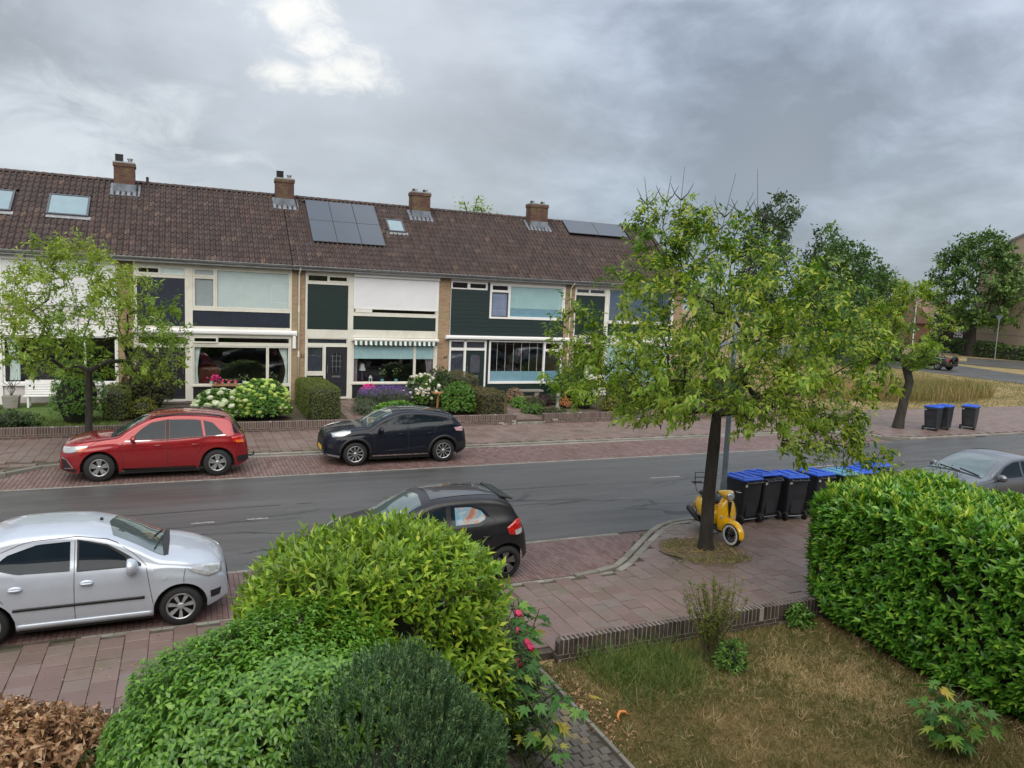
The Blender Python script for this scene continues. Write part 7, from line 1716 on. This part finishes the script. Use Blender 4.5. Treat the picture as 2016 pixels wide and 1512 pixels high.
bush('bush', 'lower part of the bright green bushes spreading towards the pavement', 'bush', (-.05, 7.0, -.06), .62, .8, 1.25, 10000, .070, .040, L_SHRUBB, k=6, tilt=1.0, droop=.35, lump=.12, seed=24, shoot=.05, inner=.22, curl=.3)
# conifer: upright feathery sprays
t_ = thing('conifer', 'dark feathery conifer in front of the bright green bush', 'conifer', (1.52, 5.52, -.06))
P, D = dome_points(4200, 1.02, .8, 1.84, .16, 29, .30); D = norm(D*.40+[0, 0, 1]+RNG.normal(0, .12, P.shape)); a, b, c_ = clusters(P, D, 26, .20, .40, 0, .25)
leaf_mesh('foliage', a, b, c_, .042*RNG.uniform(.6, 1.2, len(a)), .013, L_YEW, t_, fold=.1, tint=np.clip(np.tile(RNG.random(len(P))*.5, 26)+np.repeat(np.linspace(0, .45, 26), len(P))+RNG.normal(0, .08, len(a)), 0, .99))
twigs_core('dome', (.95, .85, 1.8), MATS['dark_twig'], t_)
# dry shrub
t_ = thing('dry_shrub', 'dead brown shrub in the bottom left corner', 'shrub', (-1.38, 7.75, -.06))
P, D = dome_points(1100, .72, .6, .92, .3, 31, .6); q = MB()
for p, d_ in list(zip(P, D))[:420]: q.tube([p*.25, p*.7+A3(*RNG.normal(0, .03, 3)), p*1.05+A3(*RNG.normal(0, .04, 3))], [.006, .004, .002], 3, cap=False)
stuff(q.build('twigs', plain('dry_twig', (.16, .085, .05), .85, var=.3), t_, fixn=False)); a, b, c_ = clusters(P, norm(D+RNG.normal(0, .5, D.shape)), 7, .09, 1.1, .1, .7); leaf_mesh('foliage', a, b, c_, .068*RNG.uniform(.4, 1.4, len(a)), .036, L_DRY, t_, .35, .45)
bush('ground_cover', 'dark low foliage between the dead brown shrub and the bright green bush', 'ground cover', (-.75, 7.55, -.06), .5, .6, .5, 2600, .10, .03, L_DKG, seed=33, lump=.2)

# ---- plants whose big lobed leaves can be told apart
def lobed(L=1.0, lobes=5):
    V = [(0, 0, 0)]; tips = [(-75, .55), (-52, .33), (-38, .85), (-18, .42), (0, 1.0), (18, .42), (38, .85), (52, .33), (75, .55)]
    V += [(.0, 0, 0)]; V = [(0, 0, 0)]+[(r*math.cos(math.radians(a)), r*math.sin(math.radians(a)), -.10*r*r+.05*abs(math.sin(math.radians(a)))) for a, r in [(-150, .22)]+tips+[(150, .22)]]
    return V, [(0, i, i+1) for i in range(1, len(V)-1)]
LV, LF = lobed(); lobed_me = raw_mesh('leaf', LV, LF, L_MAPLE)
from mathutils import Euler
def leafy(name, label, cat, loc, stems, n, size, mat_me=lobed_me, seed=1, group=None):
    t_ = thing(name, label, cat, loc, 0, group); rs = random.Random(seed); q = MB()
    for st in stems: q.tube(st, [.012*(1-.6*i/(len(st)-1)) for i in range(len(st))], 5, cap=False)
    q.build('stem', M_STEMG, t_, fixn=False)
    pl, pet = [], MB()
    for i in range(n):
        st = stems[i % len(stems)]; f = rs.uniform(.25, 1)*(len(st)-1); k = min(int(f), len(st)-2); p = Vector(st[k]).lerp(Vector(st[k+1]), f-k); a = rs.uniform(0, 6.28); r_ = rs.uniform(.05, .16)*size/.13
        e = p+Vector((r_*math.cos(a), r_*math.sin(a), rs.uniform(0, .06))); pet.tube([p, e], .003, 3, cap=False); s_ = size*rs.uniform(.6, 1.15)
        pl.append((tuple(e), (rs.gauss(0, .25), rs.uniform(.05, .75), a), (s_, s_, s_)))
    pet.build('leaf_stalk', M_STEMG, t_, fixn=False)['kind'] = 'stuff'
    copies(mat_me, 'leaf', pl, t_); return t_
rr = random.Random(3)
def stalks(n, sx, sy, h, lean=.2): return [[(rr.uniform(-sx, sx)*.4, rr.uniform(-sy, sy)*.4, 0), (rr.uniform(-sx, sx)*.8, rr.uniform(-sy, sy)*.8, h*.5), (rr.uniform(-sx, sx), rr.uniform(-sy, sy), h*rr.uniform(.8, 1.05))] for _ in range(n)]
leafy('hollyhock', 'hollyhock with broad lobed leaves at the left end of the low wall', 'plant', (3.80, 8.0, -.06), stalks(8, .30, .3, 1.2), 120, .16)
leafy('vine', 'lower green vine with lobed leaves along the left edge of the garden path', 'vine', (3.30, 6.75, -.06), stalks(11, .28, .85, 1.0), 165, .15, seed=4)
bush('rose_bush', 'dark rose bush with pink blooms between the light shrub and the path', 'rose bush', (3.2, 7.35, -.06), .42, .8, 1.2, 4200, .05, .03, L_DKG, seed=35, lump=.25)
rb = bpy.data.objects['rose_bush']
q_ = [(.30, .10, 1.30), (.36, .26, 1.02), (.38, .0, .98), (.12, -.35, .95), (.26, .55, 1.45), (.33, .50, 1.30), (.30, -.25, 1.05)]
M_ROSE = leafmat('pink_rose', [(0, (.50, .02, .09)), (1, (.75, .07, .18))], .5, .2)
bl = MB().ell((0, 0, 0), (.045, .045, .035), 9, 6, jit=.35).build('bloom_src', M_ROSE); blm = bl.data; bpy.data.objects.remove(bl)
copies(blm, 'rose', [(p, (rr.random(), rr.random(), rr.random()), (1.1, 1.1, 1.1)) for p in q_], rb)
t_ = thing('dried_flower_head', 'pale dried flower plume left of the hollyhock', 'flower', (3.42, 7.6, .9)); q = MB().tube([(0, 0, -.9), (0, 0, .0)], .006, 5)
q.build('stem', M_STEMG, t_); P = np.c_[RNG.normal(0, .035, 260), RNG.normal(0, .035, 260), RNG.uniform(0, .24, 260)]; P[:, :2] *= (1.3-P[:, 2:3]*4.2); leaf_mesh('florets', P, RNG.normal(0, 1, P.shape), RNG.normal(0, 1, P.shape), .028, .016, leafmat('dried_floret', [(0, (.22, .17, .10)), (1, (.40, .33, .22))], .7, .2), t_)
leafy('maple_sapling', 'maple sapling with yellow-green leaves in the bottom right corner', 'sapling', (7.85, 5.1, -.07), stalks(6, .34, .34, .8), 100, .16, seed=7)
t_ = thing('small_shrub', 'small sparse yellow-green shrub at the lawn side of the low wall', 'shrub', (6.62, 7.85, -.07)); q = MB(); P = []
for i in range(46):
    a = rr.uniform(0, 6.28); r_ = rr.uniform(.05, .48)**1.0; h_ = rr.uniform(.75, 1.2); pts = [(0+.06*math.cos(a), .06*math.sin(a), 0), (r_*.35*math.cos(a), r_*.35*math.sin(a), h_*.4), (r_*.8*math.cos(a), r_*.8*math.sin(a), h_*.75), (r_*math.cos(a+.2), r_*math.sin(a+.2), h_)]
    q.tube(pts, [.009, .006, .004, .002], 4, cap=False)
    for k in range(26): f = rr.uniform(.25, 1)*3; j = min(int(f), 2); P.append(Vector(pts[j]).lerp(Vector(pts[j+1]), f-j))
stuff(q.build('stem', plain('pale_twig', (.10, .085, .05), .8), t_, fixn=False)); P = np.array([tuple(p) for p in P]); a, b, c_ = clusters(P, norm(RNG.normal(0, .5, P.shape)+[0, 0, 1]), 4, .05, .9); leaf_mesh('foliage', a, b, c_, .038*RNG.uniform(.6, 1.3, len(a)), .016, leafmat('sparse_leaf', [(0, (.07, .11, .02)), (.6, (.16, .20, .035)), (1, (.30, .24, .06))], .5, .35), t_)
bush('weed_clump', 'dark green weed clump in front of the small sparse shrub', 'weeds', (6.75, 7.55, -.07), .16, .16, .42, 700, .08, .02, L_GRN, seed=41)
bush('weed_clump', 'green weeds at the wall foot beside the laurel hedge', 'weeds', (8.75, 8.35, -.07), .2, .12, .32, 600, .07, .04, L_GRN, seed=42)

# ============================================================ front gardens across the street
Z = lambda y: .22+.20*(y-26.1)/4.95
def gb(name, label, cat, x, y, rx, ry, h_, n, L, W, mat, seed, **k): return bush(name, label, cat, (x, y, Z(y)), rx, ry, h_, n, L, W, mat, seed=seed, **k)
gb('shrub', 'low dark shrub behind the wall at the left edge, before the lawn', 'shrub', -5.3, 26.75, 1.3, .5, .55, 4200, .07, .03, L_DKG, 51)
gb('shrub', 'loose tall green shrub around the trunk of the left tree', 'shrub', -3.15, 27.5, .72, .7, 1.95, 5200, .09, .035, L_GRN, 52, lump=.25)
hedge('hedge', 'short clipped hedge block right of the left tree trunk', (-2.45, 27.4, Z(28)), 0, .78, 0, 2.6, 1.02, 9000, .045, .02, L_BOX, seed=53)
gb('evergreen_bush', 'tall rounded evergreen bush before the dark door of the cream house', 'bush', -1.15, 29.2, .78, .75, 2.25, 11000, .06, .035, L_EVG, 54, lump=.10, inner=.15)
gb('shrub', 'small yellow-green shrub above the bonnet of the red car', 'shrub', -1.3, 28.0, .45, .42, .62, 2600, .05, .025, L_GOLD, 55)
def hydrangea(label, x, y, rx, ry, h_, mat, nb, seed, r_):
    t_ = gb('hydrangea', label, 'hydrangea', x, y, rx, ry, h_, 6500, .11, .07, L_GRN, seed, k=5, tilt=1.1)
    P, D = dome_points(nb*3, rx*1.03, ry*1.03, h_*1.03, .1, seed, .08); ok = (D[:, 1] < .5) & (P[:, 2] > h_*.22); P, D = P[ok][:nb], D[ok][:nb]
    me = MB()
    for _ in range(1): me.ell((0, 0, 0), (1, 1, .68), 12, 8, jit=.22)
    s_ = me.build('b', mat); m_ = s_.data; bpy.data.objects.remove(s_)
    copies(m_, 'flower_head', [(tuple(p), (rr.gauss(0, .3), rr.gauss(0, .3), rr.uniform(0, 6)), (r_*rr.uniform(.6, 1.15),)*3) for p in P], t_); return t_
hydrangea('white hydrangea with big round heads beside the rear of the red car', 1.2, 27.35, .86, .6, 1.0, L_HYDW, 70, 56, .14)
hydrangea('lime green hydrangea right of the white one, under the cream house window', 2.45, 27.3, .98, .75, 1.42, L_HYDL, 130, 57, .098)
hedge('hedge', 'clipped green hedge block from the front door to the wall behind the black crossover', (4.02, 26.5, Z(27)), 0, 1.15, 0, 4.1, 1.17, 26000, .04, .02, L_BOX, seed=58, lump=.02, depth=.06)
bpy.data.objects['hedge.002' if 'hedge.002' in bpy.data.objects else 'hedge']
t_ = thing('lavender', 'bank of purple lavender under the striped-awning window', 'lavender', (7.45, 29.0, Z(29)))
P, D = dome_points(2600, 1.35, .75, .62, .15, 59, .3); a, b, c_ = clusters(P, norm(D*.4+[0, 0, 1]), 5, .12, .5); leaf_mesh('foliage', a, b, c_, .11, .014, L_LAVG, t_)
P, D = dome_points(1500, 1.35, .78, .66, .15, 59, .05); P = P[P[:, 2] > .35]; P[:, 2] += RNG.uniform(.05, .25, len(P)); a, b, c_ = clusters(P, np.tile([0, 0, 1.], (len(P), 1)), 6, .07, .8); leaf_mesh('flower_spikes', a, b, c_, .035, .022, L_LAV, t_)
twigs_core('dome', (1.3, .7, .6), MATS['dark_twig'], t_)
gb('shrub', 'low fresh green perennials above the windscreen of the black crossover', 'shrub', 7.35, 27.35, .85, .5, .50, 3200, .08, .04, L_SHRUBB, 60)
gb('shrub', 'grey-green tufts left of the fresh green perennials', 'shrub', 6.35, 28.0, .45, .7, .45, 1800, .09, .015, L_LAVG, 61)
t_ = gb('rose_bush', 'white-flowering rose bush left of the bird table', 'rose bush', 8.75, 28.7, .62, .5, 1.35, 4200, .06, .035, L_GRN, 62, lump=.25)
wb_ = MB().ell((0, 0, 0), (.055, .055, .04), 8, 6, jit=.35).build('b', L_ROSE); wm = wb_.data; bpy.data.objects.remove(wb_)
P, D = dome_points(170, .68, .55, 1.42, .2, 62, .1); ok = (D[:, 1] < .45) & (P[:, 2] > .45); copies(wm, 'rose', [(tuple(p), (rr.random(), rr.random(), 0), (rr.uniform(.7, 1.5),)*3) for p in P[ok][:60]], t_)
gb('shrub', 'round dark leafy shrub between the bird table and the olive hedge', 'shrub', 9.85, 27.35, .62, .55, 1.22, 5200, .09, .045, L_GRN, 63, lump=.12)
gb('shrub', 'darker shrub behind the bird table against the wall', 'shrub', 9.75, 29.3, .6, .6, 1.55, 3800, .08, .04, L_DKG, 64, lump=.25)
hedge('olive_hedge', 'clipped olive-brown hedge between the bird table garden and the dark green house', (10.55, 26.42, Z(27)), 0, 1.1, 0, 2.2, .98, 15000, .04, .02, L_OLIVE, seed=65, lump=.06, rz=.12)
hedge('olive_hedge', 'higher rear part of the olive hedge near the front door', (10.15, 28.3, Z(29)), 0, 1.0, 0, 2.3, 1.32, 13000, .04, .02, L_OLIVE, seed=66, lump=.08, rz=.1)
gb('shrub', 'faded pinkish shrub left of the stone bench', 'shrub', 13.15, 29.4, .40, .35, .62, 1500, .07, .04, leafmat('faded_leaf', [(0, (.20, .12, .08)), (1, (.36, .25, .17))], .6, .2), 67)
for i, (x, y, rx, h_, mt, lb) in enumerate(((13.05, 27.3, .45, .32, L_GRN, 'low green mound right of the stepped path'), (13.6, 28.4, .5, .38, L_EVG, 'low brownish mound below the stone bench'), (12.95, 28.5, .35, .4, L_SHRUBB, 'light green tuft beside the stepped path'), (14.3, 28.9, .35, .42, L_PURP, 'small purple-leaved plant below the stone bench'), (13.8, 26.9, .6, .22, L_EVG, 'flat brown-green cushion behind the long brick wall'), (14.9, 29.2, .3, .45, L_DKG, 'small dark shrub behind the pale ornament'))):
    gb('low_plant', lb, 'plant', x, y, rx, .4, h_, 1300, .06, .03, mt, 70+i)
gb('low_plant', 'small orange-leaved plant beside the pale ornament', 'plant', 14.95, 28.2, .28, .25, .42, 900, .06, .04, leafmat('orange_leaf', [(0, (.30, .10, .03)), (1, (.50, .24, .09))], .6, .2), 77)
gb('shrub', 'variegated shrub left of the yellow-flowering plant', 'shrub', 15.85, 28.0, .5, .45, 1.25, 3400, .07, .04, L_SHRUBA, 78, lump=.25)
gb('shrub', 'big dark shrub by the drainpipe of the dark green house', 'shrub', 16.0, 29.6, .85, .8, 1.75, 6500, .07, .035, L_GRN, 79, lump=.2)
gb('shrub', 'bright yellow-green plant behind the long brick wall', 'shrub', 16.75, 27.2, .5, .4, .6, 2200, .06, .035, L_GOLD, 80)
gb('shrub', 'wide green shrub in the front garden of the end house, left part', 'shrub', 18.1, 28.2, 1.15, .9, 1.5, 8000, .07, .035, L_DKG, 81, lump=.2)
gb('shrub', 'wide green shrub in the front garden of the end house, right part', 'shrub', 20.6, 28.4, 1.3, .9, 1.4, 8000, .07, .035, L_GRN, 82, lump=.2)
gb('shrub', 'shrub at the far right end of the long brick wall', 'shrub', 23.6, 28.4, 1.2, 1.0, 1.7, 6000, .08, .04, L_DKG, 83, lump=.25)
